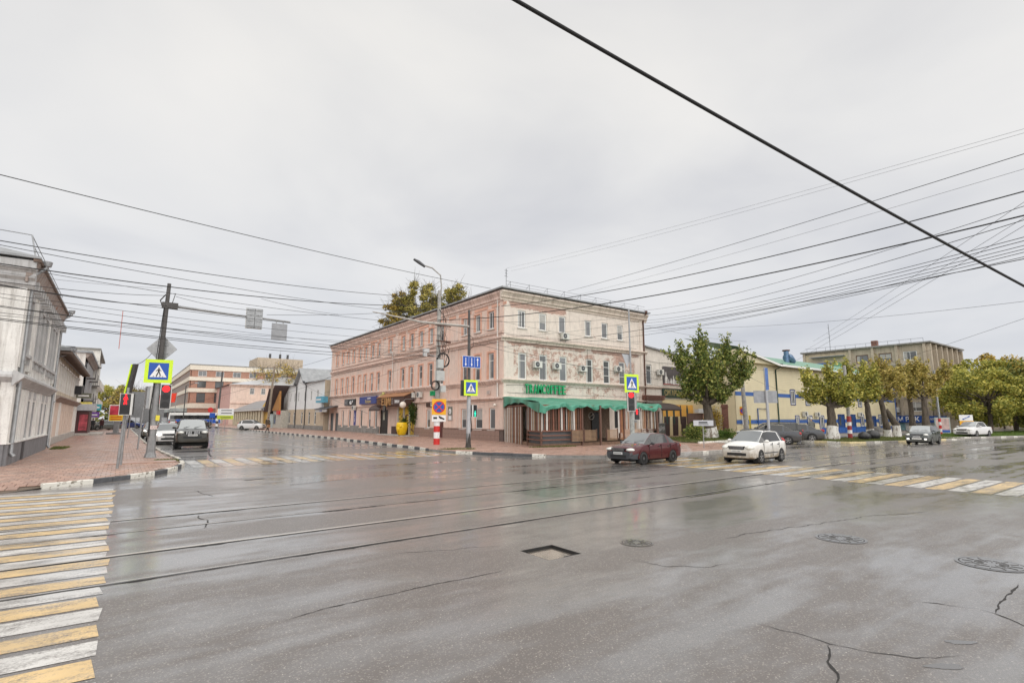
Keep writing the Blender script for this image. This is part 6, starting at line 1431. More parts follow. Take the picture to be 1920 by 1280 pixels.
# ------------------------------------------------------------------ signs
def crossing_sign(par, x, y, z, s=.95, rz=0., name='crossing_sign'):
    """blue square, white triangle, black walker, on a lime board; parts of the pole they are bolted to"""
    o = bpy.data.objects.new(name, None); COL.objects.link(o); o.parent = par; o.location = (x, y, z); o.rotation_euler = (0, 0, rz)
    return o
def sign_geo(par, x, y, z, s, rz, kind='cross'):
    def pc(fn, name, m, lab=None):
        b = MB(); b.M = Tm(x, y, z, rz); fn(b); ob = b.build(name, m, par); 
        return ob
    h = s / 2
    if kind == 'cross':
        pc(lambda b: b.box(-h, h, -.012, .012, -h, h), 'sign_board', LIMEM)
        q = h * .72; pc(lambda b: b.box(-q, q, -.018, -.0125, -q, q), 'blue_square', BLUEM)
        pc(lambda b: b.prism([(-q * .86, -q * .72), (q * .86, -q * .72), (0, q * .80)], (-.023, -.0185), 0, 'y'), 'white_triangle', WHITEM)
        def f(b):
            u = q * .95; Y = (-.029, -.0235); P = lambda pts: b.prism([(p[0] * u, p[1] * u) for p in pts], Y, 0, 'y')
            b.disc((.02 * u, -.029, .36 * u), .085 * u, 10, 0, t=.005)
            P([(-.08, .26), (.10, .27), (.12, -.10), (-.06, -.10)]); P([(-.06, -.08), (.05, -.08), (-.12, -.60), (-.26, -.60)]); P([(.0, -.08), (.12, -.08), (.22, -.36), (.30, -.60), (.18, -.60), (.10, -.34)])
            P([(-.08, .24), (-.05, .16), (-.22, -.04), (-.28, .02)]); P([(.10, .24), (.12, .12), (.26, -.02), (.30, .06)])
            for k in range(4): P([(-.58 + k * .34, -.70), (-.46 + k * .34, -.70), (-.42 + k * .30, -.62), (-.52 + k * .30, -.62)])
        pc(f, 'walker', SBLACK)
    elif kind == 'nostop':
        pc(lambda b: b.box(-h, h, -.012, .012, -h * 1.12, h * 1.12), 'sign_board', YELM)
        pc(lambda b: b.disc((0, -.018, 0), h * .84, 30, 0, t=.005), 'blue_disc', BLUEM)
        def f(b):
            n = 30; 
            for k in range(n):
                a, c = 2 * math.pi * k / n, 2 * math.pi * (k + 1) / n
                b.prism([(h * .70 * math.cos(a), h * .70 * math.sin(a)), (h * .85 * math.cos(a), h * .85 * math.sin(a)), (h * .85 * math.cos(c), h * .85 * math.sin(c)), (h * .70 * math.cos(c), h * .70 * math.sin(c))], (-.024, -.0185), 0, 'y')
            for a in (45, 135):
                c_, s_ = math.cos(R(a)), math.sin(R(a)); w = h * .075; l = h * .72
                b.prism([(-l * c_ + w * s_, -l * s_ - w * c_), (l * c_ + w * s_, l * s_ - w * c_), (l * c_ - w * s_, l * s_ + w * c_), (-l * c_ - w * s_, -l * s_ + w * c_)], (-.026 - .002 * (a > 90), -.0187), 0, 'y')
        pc(f, 'red_cross', REDM)
    elif kind == 'tow':
        pc(lambda b: b.box(-h, h, -.012, .012, -h * .5, h * .5), 'plate', WHITEM)
        def f(b):
            b.box(-h * .8, -h * .25, -.018, -.0125, -h * .12, h * .16); b.prism([(-h * .05, h * .28), (h * .05, h * .32), (h * .85, -h * .1), (h * .8, -h * .2), (h * .3, -h * .12), (0, .1 * h)], (-.018, -.0125), 0, 'y')
            b.disc((h * .2, -.018, -.02 * h), h * .1, 8, 0, t=.005); b.disc((h * .65, -.018, -.15 * h), h * .1, 8, 0, t=.005)
        pc(f, 'tow_truck', SBLACK)
    elif kind == 'lanes':
        w = s; hh = s * .52 / 2
        pc(lambda b: b.box(-w / 2, w / 2, -.012, .012, -hh, hh), 'sign_board', WHITEM)
        pc(lambda b: [b.box(x0 * w, x1 * w, -.018, -.0125, -hh * .94, hh * .94) for x0, x1 in ((-.485, -.165), (-.155, .155), (.17, .485))], 'blue_lane', BLUEM)
        def f(b):
            for x, up in ((-.33, 0), (0.0, 0), (.33, 1)):
                d = 1 if up else -1; b.box((x - .016) * w, (x + .016) * w, -.024, -.0185, -hh * .7, hh * .7)
                b.prism([((x - .055) * w, d * hh * .35), ((x + .055) * w, d * hh * .35), (x * w, d * hh * .8)], (-.025, -.0188), 0, 'y')
            for k in range(5): b.box(-.163 * w, -.153 * w, -.0255, -.0188, -hh * .9 + k * hh * .38, -hh * .9 + k * hh * .38 + hh * .2)
        pc(f, 'arrows', WHITEM)
REDL = emit('red_lamp', (1, .012, .018), 1.0); GREENL = emit('green_lamp', (.03, .8, .5), .8)
HOUS = mat('signal_housing', (.045, .045, .048), .5, var=.2)
def signal(par, x, y, z, rz, kind='3', on='red', s=1.):
    """traffic signal heads; local -y is the lamp side, z is the bottom"""
    def pc(fn, name, m): b = MB(); b.M = Tm(x, y, z, rz); fn(b); return b.build(name, m, par)
    if kind == '3':
        w, h = .19 * s, 1.05 * s; pc(lambda b: b.box(-w, w, -.11, .12, 0, h), 'housing', HOUS if on else GREY)
        pc(lambda b: [b.box(-w - .015, -w, -.125, .0, -.01, h + .01), b.box(w, w + .015, -.125, 0, -.01, h + .01), b.box(-w - .015, w + .015, -.125, 0, h, h + .02), b.box(-w - .015, w + .015, -.125, 0, -.02, 0)], 'white_edge', WHITE)
        if on:
            pc(lambda b: b.disc((0, -.125, h * .83), .145 * s, 20, 0, t=.014), 'lens', REDL)
            pc(lambda b: [b.disc((0, -.125, h * q), .14 * s, 18, 0, t=.013) for q in (.5, .17)], 'dark_lens', BLACK)
        else:
            pc(lambda b: [b.box(-w * .8, w * .8, .12, .16, h * q, h * q + .03) for q in (.1, .35, .65, .9)], 'back_ribs', GREY)
    elif kind == 'ped':
        w, h = .2 * s, .78 * s; pc(lambda b: b.box(-w, w, -.1, .1, 0, h), 'housing', HOUS)
        pc(lambda b: [b.box(-w - .012, -w, -.11, 0, -.01, h + .01), b.box(w, w + .012, -.11, 0, -.01, h + .01), b.box(-w - .012, w + .012, -.11, 0, h, h + .015), b.box(-w - .012, w + .012, -.11, 0, -.015, 0)], 'white_edge', WHITE)
        zc = h * (.74 if on == 'red' else .27)
        def f(b):
            u = .205 * s; P = lambda pts: b.prism([(p[0] * u, zc + p[1] * u) for p in pts], (-.108, -.101), 0, 'y')
            b.disc((0, -.108, zc + .78 * u), .18 * u, 10, 0, t=.006)
            P([(-.22, .5), (.22, .5), (.18, -.15), (-.18, -.15)]); P([(-.24, .5), (-.2, .3), (-.36, -.1), (-.46, -.05)]); P([(.24, .5), (.2, .3), (.36, -.1), (.46, -.05)])
            P([(-.18, -.15), (-.01, -.15), (-.12, -.95), (-.32, -.95)]); P([(.01, -.15), (.18, -.15), (.32, -.95), (.12, -.95)])
        pc(f, 'figure', REDL if on == 'red' else GREENL)
        pc(lambda b: b.box(-w * .86, w * .86, -.106, -.1005, h * (.04 if on == 'red' else .52), h * (.46 if on == 'red' else .96)), 'dark_lens', BLACK)

# ------------------------------------------------------------------ poles
LPX, LPY = 1.26, 30.54
t = thing('signal_mast', 'tapered grey mast on the left corner with crossing sign, red signal and long arm', 'signal pole', (LPX, LPY, ZP))
b = MB(); b.tube([(0, 0, 0), (0, 0, .04), (0, 0, .25), (0, 0, .9)], [.26, .25, .19, .17], 8, smooth=False); b.build('flared_base', POLE, t)
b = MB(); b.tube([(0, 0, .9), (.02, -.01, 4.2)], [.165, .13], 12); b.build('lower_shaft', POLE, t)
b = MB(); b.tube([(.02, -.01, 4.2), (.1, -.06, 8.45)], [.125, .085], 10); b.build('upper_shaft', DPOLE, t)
b = MB(); b.tube([(.07, 0, 7.37), (2.6, .0, 7.25), (5.9, .0, 7.15)], [.075, .06, .045], 8); b.build('arm', POLE, t)
b = MB(); b.box(-.12, .55, -.14, .14, 7.22, 7.5); b.tube([(0, 0, 7.9), (-.2, .1, 7.6), (-.1, 0, 7.3)], .03, 5); b.tube([(.1, -.05, 7.95), (.4, 0, 8.0), (.3, 0, 7.5)], .02, 5); b.build('arm_bracket', DPOLE, t)
for dx in (3.85, 4.25): signal(t, dx, -.02, 6.62, R(180), '3', None, 1.0)
b = MB(); b.box(4.95, 5.75, -.03, .01, 6.1, 7.0); b.build('arm_board', mat('grey_board_back', (.30, .31, .33), .5), t); b = MB(); b.box(5.15, 5.2, -.02, .02, 7.0, 7.15); b.box(5.5, 5.55, -.02, .02, 7.0, 7.15); b.build('hangers', GREY, t)
RZL = R(-5)
sign_geo(t, .0, -.22, 4.08, 1.12, R(-6), 'cross')
b = MB(); b.M = Tm(0.06, .15, 5.2, R(-25)); b.prism([(-.68, 0), (0, -.68), (.68, 0), (0, .68)], (-.015, .015), 0, 'y'); b.box(-.3, .3, -.05, -.016, .17, .2); b.box(-.3, .3, -.05, -.016, -.22, -.19); b.build('diamond_sign_back', mat('galvanised_light', (.40, .41, .42), .45, .4, .15, 4), t)
signal(t, .40, -.1, 2.3, R(-12), '3', 'red', 1.08)
signal(t, -.28, .15, 2.3, R(100), '3', None, 1.0)
b = MB(); b.tube([(-.15, -.12, 1.0), (-.19, -.1, 2.2), (-.13, -.12, 3.3), (-.15, -.05, 4.1)], .028, 6); b.tube([(-.13, -.12, 3.3), (-.16, -.14, 4.3), (-.02, -.12, 7.3)], .018, 5); b.build('cable', WIREM, t)
b = MB(); b.box(.06, .22, -.19, -.165, 1.72, 1.98); b.build('sticker', mat('sticker_yellow', (.7, .6, .05), .5), t); b = MB(); b.box(-.12, .16, -.185, -.16, 1.32, 1.5); b.build('torn_notice', mat('torn_paper', (.6, .5, .47), .7, var=.4, scale=20), t)

t = thing('pedestrian_signal', 'pedestrian signal showing a red figure on a thin leaning post at the left kerb corner', 'traffic light', (.04, 24.74, ZP))
b = MB(); b.tube([(0, 0, 0), (.06, 0, 2.05), (.09, 0, 3.0)], .045, 8); b.build('post', POLE, t); signal(t, .1, -.06, 1.98, R(-36), 'ped', 'red', 1.0)
t = thing('side_signal', 'signal head and lime board seen edge on, hanging near the left pole', 'traffic light', (.16, 26.0, 2.9), R(-30))
b = MB(); b.prism([(-.10, 0), (-.06, 0), (.10, 1.2), (.06, 1.2)], (-.16, .14), 0, 'y'); b.build('lime_board', LIMEM, t); b = MB(); b.prism([(-.05, 0.02), (.05, .02), (.21, 1.22), (.11, 1.22)], (-.12, .1), 0, 'y'); b.build('housing', HOUS, t)
b = MB(); b.tube([(-.02, .0, -2.75), (-.02, 0, .1)], .04, 6); b.build('post', POLE, t)
for (x, y, h, lab) in ((.93, 38.4, 2.6, 'short grey steel post standing beyond the left mast'), (.62, 60, 2.9, 'farther thin grey post near the left kerb')):
    t = thing('steel_post', lab, 'post', (x, y, ZP)); b = MB(); b.tube([(0, 0, 0), (.09, 0, h)], .045, 6); b.build('shaft', GREY, t)

# far corner: light grey signal mast with lane sign, arm to the left
t = thing('signal_mast', 'signal mast on the far corner with blue lane arrows above a lime crossing sign', 'signal pole', (17.79, 28.69, .0))
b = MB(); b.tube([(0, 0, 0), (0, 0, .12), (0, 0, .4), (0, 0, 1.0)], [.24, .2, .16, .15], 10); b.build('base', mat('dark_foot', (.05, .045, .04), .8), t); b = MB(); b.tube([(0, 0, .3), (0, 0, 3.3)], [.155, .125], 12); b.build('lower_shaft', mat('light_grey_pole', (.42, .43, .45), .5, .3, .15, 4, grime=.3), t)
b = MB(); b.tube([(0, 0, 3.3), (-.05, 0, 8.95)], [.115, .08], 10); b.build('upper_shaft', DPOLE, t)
b = MB(); b.tube([(-.05, 0, 7.85), (-3.5, 0, 7.78), (-6.6, 0, 8.05)], [.085, .065, .03], 8); b.build('arm', CONC, t)
sign_geo(t, .05, -.2, 5.52, 1.42, R(4), 'lanes'); sign_geo(t, .02, -.2, 3.86, 1.0, R(-2), 'cross')
b = MB(); b.box(-.42, -.16, .1, .35, 3.35, 4.35); b.build('signal_back', DGREY, t); signal(t, .36, -.05, 2.02, R(20), 'ped', 'green', .98)
b = MB(); b.tube([(.1, -.1, 2.0), (.16, -.12, 1.4), (.12, -.12, 1.1)], .03, 5); b.tube([(-.05, -.1, 6.3), (.25, -.1, 6.6), (.2, -.1, 7.1), (-.1, -.1, 7.3)], .015, 4); b.build('cable', WIREM, t)

# concrete utility pole with lamp and boxes
t = thing('utility_pole', 'old concrete utility pole with street lamp, grey boxes and coiled cables', 'utility pole', (17.94, 33.15, ZP)); PM = mat('stained_pole_concrete', (.36, .35, .33), .9, 0, .3, 4, .3, grime=.5)
b = MB(); b.tube([(0, 0, 0), (0, 0, 11.05)], [.19, .125], 10); b.build('shaft', PM, t)
b = MB(); b.tube([(0, 0, 0.0), (0, 0, 1.72)], [.215, .21], 12); b.build('white_band', WHITEM, t); b = MB()
for z in (0, .86): b.tube([(0, 0, z), (0, 0, z + .42)], .218, 12)
b.build('red_band', REDM, t)
b = MB(); b.tube([(.1, 0, 10.6), (.15, 0, 11.3), (.05, .0, 12.2), (-.45, .35, 12.75), (-1.0, .7, 12.95)], .05, 8); b.build('lamp_arm', PM, t)
b = MB(); b.tube([(-.9, .65, 12.85), (-1.3, .92, 13.2), (-1.6, 1.1, 13.4)], [.09, .13, .08], 8); b.build('lamp_head', DGREY, t)
sign_geo(t, .0, -.26, 2.6, 1.0, R(-20), 'nostop'); sign_geo(t, .0, -.26, 1.83, .98, R(-20), 'tow')
b = MB(); b.box(-.22, .22, -.42, -.16, 5.35, 5.95); b.box(-.3, .3, -.45, -.17, 4.45, 5.15); b.box(.05, .42, -.45, -.2, 3.65, 4.1); b.build('grey_box', mat('cabinet_grey', (.48, .50, .49), .5, var=.1, grime=.25), t)
b = MB()
for k, (rr_, z) in enumerate(((.52, 5.95), (.46, 5.95), (.5, 5.92), (.34, 4.1), (.28, 4.1))):
    cx = .32 if k < 3 else -.3
    b.tube([(cx + rr_ * math.cos(a * .524), -.15 - .02 * k, z + rr_ * math.sin(a * .524)) for a in range(13)], .028, 5)
b.build('cable_coil', WIREM, t)
b = MB(); r = random.Random(2)
for k in range(16):
    z0 = r.uniform(6, 10); x0 = r.uniform(-.2, .3); b.tube([(x0, -.15, z0), (x0 + r.uniform(-.1, .55), -.2, z0 - r.uniform(.4, 1.2)), (r.uniform(-.2, .4), -.18, z0 - r.uniform(1.4, 3))], .014, 4)
b.build('loose_cables', WIREM, t)
b = MB()
for z, l in ((8.4, .9), (7.3, .7), (6.9, .5)): b.box(-l * .4, l, -.2, -.12, z, z + .06)
b.box(.5, .9, -.2, -.1, 7.2, 7.35); b.build('cross_arms', RUST, t)
b = MB(); b.tube([(-.1, -.15, 6.15), (-.9, -.5, 6.2), (-1.3, -.6, 6.4)], .025, 5); b.box(-1.5, -1.1, -.75, -.5, 6.35, 6.6); b.box(-1.55, -1.3, -.8, -.6, 6.05, 6.3); b.build('camera_bracket', mat('light_cam', (.5, .5, .5), .5), t)

# right pole with red signal in front of the terrace
RPX, RPY = 22.48, 19.34
t = thing('signal_mast', 'weathered signal mast before the cafe terrace, crossing sign over a red signal', 'signal pole', (RPX, RPY, ZP))
b = MB(); b.tube([(0, 0, 0), (0, 0, 4.3)], [.13, .11], 10); b.build('shaft', mat('lichened_pole', (.40, .42, .40), .8, .1, .35, 6, .2, grime=.5), t)
b = MB(); b.tube([(.02, 0, 4.3), (.02, 0, 7.9)], [.05, .04], 8); b.build('upper_shaft', GREY, t)
sign_geo(t, -.12, -.16, 3.72, 1.0, R(-8), 'cross'); signal(t, -.22, -.14, 2.22, R(-30), '3', 'red', .98); signal(t, .28, -.08, 1.75, R(-30), 'ped', 'red', .75)
b = MB(); b.box(.12, .5, .05, .12, 1.6, 3.2); b.box(.1, .2, -.05, .1, 1.7, 1.76); b.build('backing_frame', mat('frame_grey', (.33, .33, .33), .6), t)
b = MB(); b.M = Tm(-.1, .1, 5.0, 0); b.prism([(-.45, .35), (.35, .35), (-.05, -.4)], (-.01, .01), 0, 'y'); b.build('small_pale_plate', mat('pale_plate', (.45, .47, .5), .5), t)
# tall grey pole with blank board near the parked cars
t = thing('road_board', 'blank grey back of a road board on a tall post behind the white hatchback', 'sign', (38.4, 20.1, 0)); b = MB(); b.tube([(0, 0, 0), (-.02, 0, 5.7)], [.11, .09], 10); b.build('post', mat('light_grey_pole', (.42, .43, .45), .5), t)
b = MB(); b.M = Tm(0, .12, 0, R(-36)); b.box(-.85, .9, -.02, .02, 3.05, 3.95); b.build('board', mat('grey_board_back', (.30, .31, .33), .5), t)
b = MB(); b.M = Tm(0, -.11, 0, R(-36)); b.box(-.12, .1, -.02, .02, 4.0, 5.65); b.build('blue_edge_sign', mat('edge_blue', (.08, .16, .4), .5), t)
t = thing('street_name_sign', 'small pale street name board on a thin post by the whitewashed tree', 'sign', (29.2, 19.45, ZP)); b = MB(); b.tube([(0, 0, 0), (0, 0, 1.75)], .03, 6); b.build('post', GREY, t)
b = MB(); b.M = Tm(0, -.04, 1.55, R(-36)); b.box(-.62, .62, -.02, .02, -.19, .15); b.build('board', mat('pale_sign', (.52, .54, .57), .5, var=.1), t); b = MB(); b.M = Tm(0, -.04, 1.55, R(-36)); b.box(-.3, .25, -.026, -.0205, -.03, .07); b.box(-.32, .3, -.026, -.0205, -.12, -.08); b.build('print', DGREY, t)
# leaning concrete pole right of the tree
t = thing('utility_pole', 'plain leaning concrete pole between the big tree and the clapboard house', 'utility pole', (49.6, 28.2, 0)); b = MB(); b.tube([(.05, 0, 0), (-.35, 0, 7.6)], [.24, .15], 10); b.build('shaft', PM, t)
t = thing('yard_sign', 'orange no stopping sign with white plate by a yellow-green board near the gate', 'sign', (50.5, 29.0, 0)); b = MB(); b.tube([(0, 0, 0), (0, 0, 3.1)], .04, 5); b.build('post', GREY, t); sign_geo(t, 0, -.05, 2.65, .75, R(-50), 'nostop'); b = MB(); b.M = Tm(0, -.05, 1.7, R(-50)); b.box(-.12, .12, -.01, .01, -.45, .45); b.build('plate', WHITEM, t)
b = MB(); b.M = Tm(1.0, .5, 0, R(-36)); b.box(-.7, .7, -.03, .03, .6, 2.2); b.build('mesh_board', mat('ochre_board', (.42, .33, .02), .6, var=.3, scale=8), t)
# striped post and lamp near trees; far right signs
t = thing('striped_pole', 'grey pole with a red and white banded foot among the pollarded trees', 'utility pole', (52.9, 20.3, .1)); b = MB(); b.tube([(0, 0, 0), (.1, 0, 6.6)], [.17, .12], 10); b.build('shaft', PM, t)
b = MB(); b.tube([(0, 0, 0), (.03, 0, 2.0)], .185, 10); b.build('red_band', mat('faded_red', (.36, .05, .05), .7, var=.3), t); b = MB(); [b.tube([(.01, 0, z), (.015, 0, z + .32)], .19, 10) for z in (.45, 1.15)]; b.build('white_band', WHITEM, t)
t = thing('garbage_bags', 'dark heap of rubbish bags on the verge by the striped pole', 'rubbish', (51.6, 18.4, .1)); 
for (x, y, r_) in ((-.9, 0, .5), (-.2, .1, .42), (.7, -.1, .6), (1.3, .1, .42)): b = MB(); b.ball((x, y, r_ * .62), r_, 10, 7, sc=(1.1, .9, .8)); b.build('bag', mat('bag_black', (.025, .025, .027), .4, var=.4, scale=6, bump=.6, bscale=9), t)
t = thing('striped_pole', 'thin pole with a banded foot in front of the light box poster', 'utility pole', (70.6, 18.3, .05)); b = MB(); b.tube([(0, 0, 0), (0, 0, 7)], .11, 8); b.build('shaft', GREY, t); b = MB(); [b.tube([(0, 0, z), (0, 0, z + .35)], .13, 8) for z in (.4, 1.1)]; b.build('white_band', WHITEM, t); b = MB(); [b.tube([(0, 0, z), (0, 0, z + .35)], .13, 8) for z in (.05, .76, 1.46)]; b.build('red_band', REDM, t)
t = thing('light_box', 'small advertising light box at the right end of the grey block', 'sign', (74.9, 19.2, -.25), R(-52)); t.scale = (.45, .6, .52); b = MB(); b.box(-1.6, 1.6, -.15, .15, .9, 4.3); b.build('case', mat('lightbox_frame', (.38, .44, .42), .5), t); b = MB(); b.box(-1.4, 1.4, -.16, -.151, 1.1, 4.1); b.build('print', mat('lightbox_print', (.55, .40, .38), .5, var=.5, scale=1.2), t); b = MB(); b.box(-1.4, 1.4, -.17, -.161, 1.1, 1.6); b.build('blue_band', BLUEM, t); b = MB(); b.box(-.5, .5, -.2, .2, 0, .9); b.build('foot', GREY, t)
t = thing('service_sign', 'white wrench sign above an orange board on a post by the white sedan', 'sign', (70.7, 16.1, -.1), R(-52)); t.scale = (.54, .8, .5); b = MB(); b.box(-1.1, 1.1, -.03, .03, 3.5, 4.7); b.build('white_board', WHITEM, t); b = MB(); b.box(-1.1, 1.2, -.03, .03, 2.35, 3.49); b.build('orange_board', YELM, t); b = MB(); b.tube([(-.45, -.06, 3.85), (.45, -.06, 4.35)], .07, 5); b.disc((-.5, -.07, 3.82), .14, 8, 0, t=.03); b.disc((.5, -.07, 4.38), .14, 8, 0, t=.03); b.build('wrench', BLUEM, t); b = MB(); b.tube([(0, .06, 0), (0, .06, 4.7)], .05, 6); b.build('post', GREY, t); b = MB(); b.box(-.8, .9, -.04, -.031, 3.0, 3.15); b.box(-.8, .7, -.04, -.031, 2.7, 2.82); b.build('print', REDM, t)
# low railing along the far lawn
fl = thing('lawn_railing', 'low grey railing along the far lawn under the dense trees', 'railing', (84, 13.0, .1)); b = MB()
for k in range(34): b.tube([(k * 1.0, -k * .22, 0), (k * 1.0, -k * .22, 1.0)], .035, 4)
b.tube([(0, 0, 1.0), (33, -7.26, 1.0)], .04, 4); b.tube([(0, 0, .55), (33, -7.26, .55)], .03, 4); b.build('bars', GREY, fl)
t = thing('banded_post', 'old wooden post with a banded foot where the far pavement bends', 'utility pole', (14.4, 112, 0)); b = MB(); b.tube([(0, 0, 0), (.3, 0, 10.5)], [.2, .14], 8); b.build('shaft', DPOLE, t); b = MB(); [b.tube([(0, 0, z), (0, 0, z + .5)], .23, 8) for z in (.3, 1.3)]; b.build('white_band', WHITEM, t)
t = thing('utility_pole', 'grey wooden pole standing before the white sided house', 'utility pole', (18.2, 88, ZP)); b = MB(); b.tube([(0, 0, 0), (.5, 0, 9.8)], [.2, .14], 8); b.build('shaft', mat('old_wood_pole', (.27, .22, .17), .9, var=.3), t)
t = thing('street_lamp', 'brown pole with small lamps before the factory', 'street lamp', (9.5, 118, 0)); b = MB(); b.tube([(0, 0, 0), (0, 0, 8)], .1, 6); b.tube([(0, 0, 8), (1.5, 0, 8.6)], .06, 5); b.build('shaft', DPOLE, t); b = MB(); b.box(1.4, 2.0, -.1, .1, 8.5, 8.7); b.build('lamp_head', GREY, t)
for (x, y, z, c, sh_, lab) in ((11.8, 100, 3.2, REDM, 'd', 'small round red sign up the street'), (11.9, 98, 2.3, BLUEM, 's', 'small blue square sign up the street'), (13.8, 105, 3.0, YELM, 's', 'small orange square sign up the street')):
    t = thing('road_sign', lab, 'sign', (x, y, 0), R(-20)); b = MB(); (b.disc((0, -.02, z), .42, 14, 0, t=.03) if sh_ == 'd' else b.box(-.4, .4, -.02, .02, z - .4, z + .4)); b.build('board', c, t); b = MB(); b.tube([(0, .05, 0), (0, .05, z + .3)], .04, 5); b.build('post', GREY, t)

# ------------------------------------------------------------------ trees
BARK = Mat('tree_bark'); _n = BARK.noise(6, 6, .7, BARK.mapv((1, 1, .25))); BARK.fin(Base_Color=BARK.ramp(_n, [(.3, (.035, .028, .022)), (.7, (.16, .13, .10))]), Roughness=.95, Normal=BARK.bump(_n, .9, .05)); BARK = BARK.m
LIME_W = Mat('whitewashed_bark'); _n = LIME_W.noise(5, 6, .7, LIME_W.mapv((1, 1, .3))); LIME_W.fin(Base_Color=LIME_W.ramp(_n, [(.42, (.24, .20, .16)), (.5, (.70, .68, .64))]), Roughness=.95, Normal=LIME_W.bump(_n, .8, .04)); LIME_W = LIME_W.m
LF1 = leaf_mat('linden_leaves', [(.12, (.035, .06, .015)), (.35, (.10, .15, .032)), (.6, (.22, .26, .06)), (.85, (.46, .42, .11))])
LF2 = leaf_mat('turning_leaves', [(.12, (.08, .10, .02)), (.35, (.23, .25, .05)), (.6, (.42, .40, .08)), (.85, (.62, .52, .12))])
LF3 = leaf_mat('rusty_turning_leaves', [(.12, (.11, .10, .03)), (.35, (.29, .25, .06)), (.6, (.47, .39, .10)), (.85, (.62, .46, .16))])
LF4 = leaf_mat('dark_green_leaves', [(.12, (.035, .055, .015)), (.35, (.09, .13, .03)), (.6, (.20, .22, .05)), (.85, (.40, .33, .07))])
LF5 = leaf_mat('yellow_leaves', [(.12, (.12, .09, .02)), (.35, (.28, .22, .05)), (.6, (.48, .35, .07)), (.85, (.66, .46, .09))])
def leaves_from(P, s, seed, m, name='crown', flat=.0):
    """P: (n,3) centres -> one small folded quad each"""
    g = np.random.RandomState(seed); n = len(P)
    u = g.normal(0, 1, (n, 3)); u /= np.linalg.norm(u, axis=1)[:, None]
    w = np.cross(u, g.normal(0, 1, (n, 3))); w /= (np.linalg.norm(w, axis=1)[:, None] + 1e-6)
    k = (s * g.uniform(.55, 1.3, n))[:, None]
    V = np.empty((n, 4, 3)); V[:, 0] = P - u * k; V[:, 1] = P + w * k * .62 - u * k * .1; V[:, 2] = P + u * k * 1.05; V[:, 3] = P - w * k * .62
    me = bpy.data.meshes.new(name); me.vertices.add(n * 4); me.vertices.foreach_set('co', V.reshape(-1)); me.loops.add(n * 4); me.loops.foreach_set('vertex_index', np.arange(n * 4)); me.polygons.add(n); me.polygons.foreach_set('loop_start', np.arange(0, n * 4, 4)); me.polygons.foreach_set('loop_total', np.full(n, 4))
    me.materials.append(m); me.update(calc_edges=True); me.validate(); return me
def limb(b, p0, p1, r0, r1, bend, g, n=5):
    p0, p1 = np.array(p0, float), np.array(p1, float); L_ = np.linalg.norm(p1 - p0); o = g.normal(0, bend * L_, 3); pts = []
    for k in range(n + 1):
        t = k / n; pts.append(tuple(p0 + (p1 - p0) * t + o * math.sin(math.pi * t)))
    b.tube(pts, [r0 + (r1 - r0) * k / n for k in range(n + 1)], 7); return pts
def pollard(name, label, loc, trunk, rt, heads, shoots, spread, slen, nleaf, ls, m, seed, white=1.25, group=None, fork=None, droop=.0, envelope=None):
    """old pollarded street tree: stout bole, knobbly heads, brush of upright shoots"""
    g = np.random.RandomState(seed); t = thing(name, label, 'tree', loc, 0, group); b = MB()
    tp = [(0, 0, 0)] + trunk; rs = [rt * 1.25] + [rt * (1 - .35 * k / len(trunk)) for k in range(1, len(trunk) + 1)]
    fine = []; fr_ = []
    for i in range(len(tp) - 1):
        for k in range(4):
            q = k / 4; fine.append(tuple(np.array(tp[i]) * (1 - q) + np.array(tp[i + 1]) * q + g.normal(0, .018, 3))); fr_.append((rs[i] * (1 - q) + rs[i + 1] * q) * g.uniform(.94, 1.07))
    fine.append(tp[-1]); fr_.append(rs[-1]); b.tube(fine, fr_, 12)
    if fork: limb(b, (0, 0, fork[0]), fork[1], rt * .75, rt * .5, .02, g)
    C_ = []
    for (hx_, hy_, hz_) in heads:
        p = limb(b, tp[-1], (hx_, hy_, hz_), rt * .40, rt * .13, .06, g); C_.append(p[-1])
        b.ball(p[-1], rt * .2, 8, 6)
    L_ = []
    for c in C_:
        for k in range(shoots):
            a = g.uniform(0, 6.283); el = np.clip(g.normal(.95 + .12 * (c[2] - tp[-1][2]), .40), -.6, 1.54); d = np.array([math.cos(a) * math.cos(el) * spread, math.sin(a) * math.cos(el) * spread, math.sin(el)]); l = slen * g.uniform(.55, 1.12)
            e = np.array(c) + d * l; e[2] -= droop * l * g.rand() * (1.6 if k % 3 == 0 else .3); pts = limb(b, c, tuple(e), .03, .008, .05, g, 3)
            L_.append((np.array(c), e))
    b.build('trunk', BARK, t)
    if white: 
        b = MB(); k = [i for i, p in enumerate(fine) if p[2] <= white] or [0, 1]; b.tube([fine[i] for i in k], [fr_[i] * 1.035 for i in k], 12); b.build('whitewash', LIME_W, t)
    n = nleaf; idx = g.randint(0, len(L_), n); q = g.uniform(.08, 1.04, n); A = np.array([x[0] for x in L_]); Bq = np.array([x[1] for x in L_])
    P = A[idx] * (1 - q)[:, None] + Bq[idx] * q[:, None] + g.normal(0, 1, (n, 3)) * (.10 + .10 * (1 - q))[:, None]
    # cluster: each third of leaves gathers in tufts
    place(leaves_from(P, ls, seed, m), 'crown', t); return t
grp = 'pollarded street trees in front of the clapboard house'
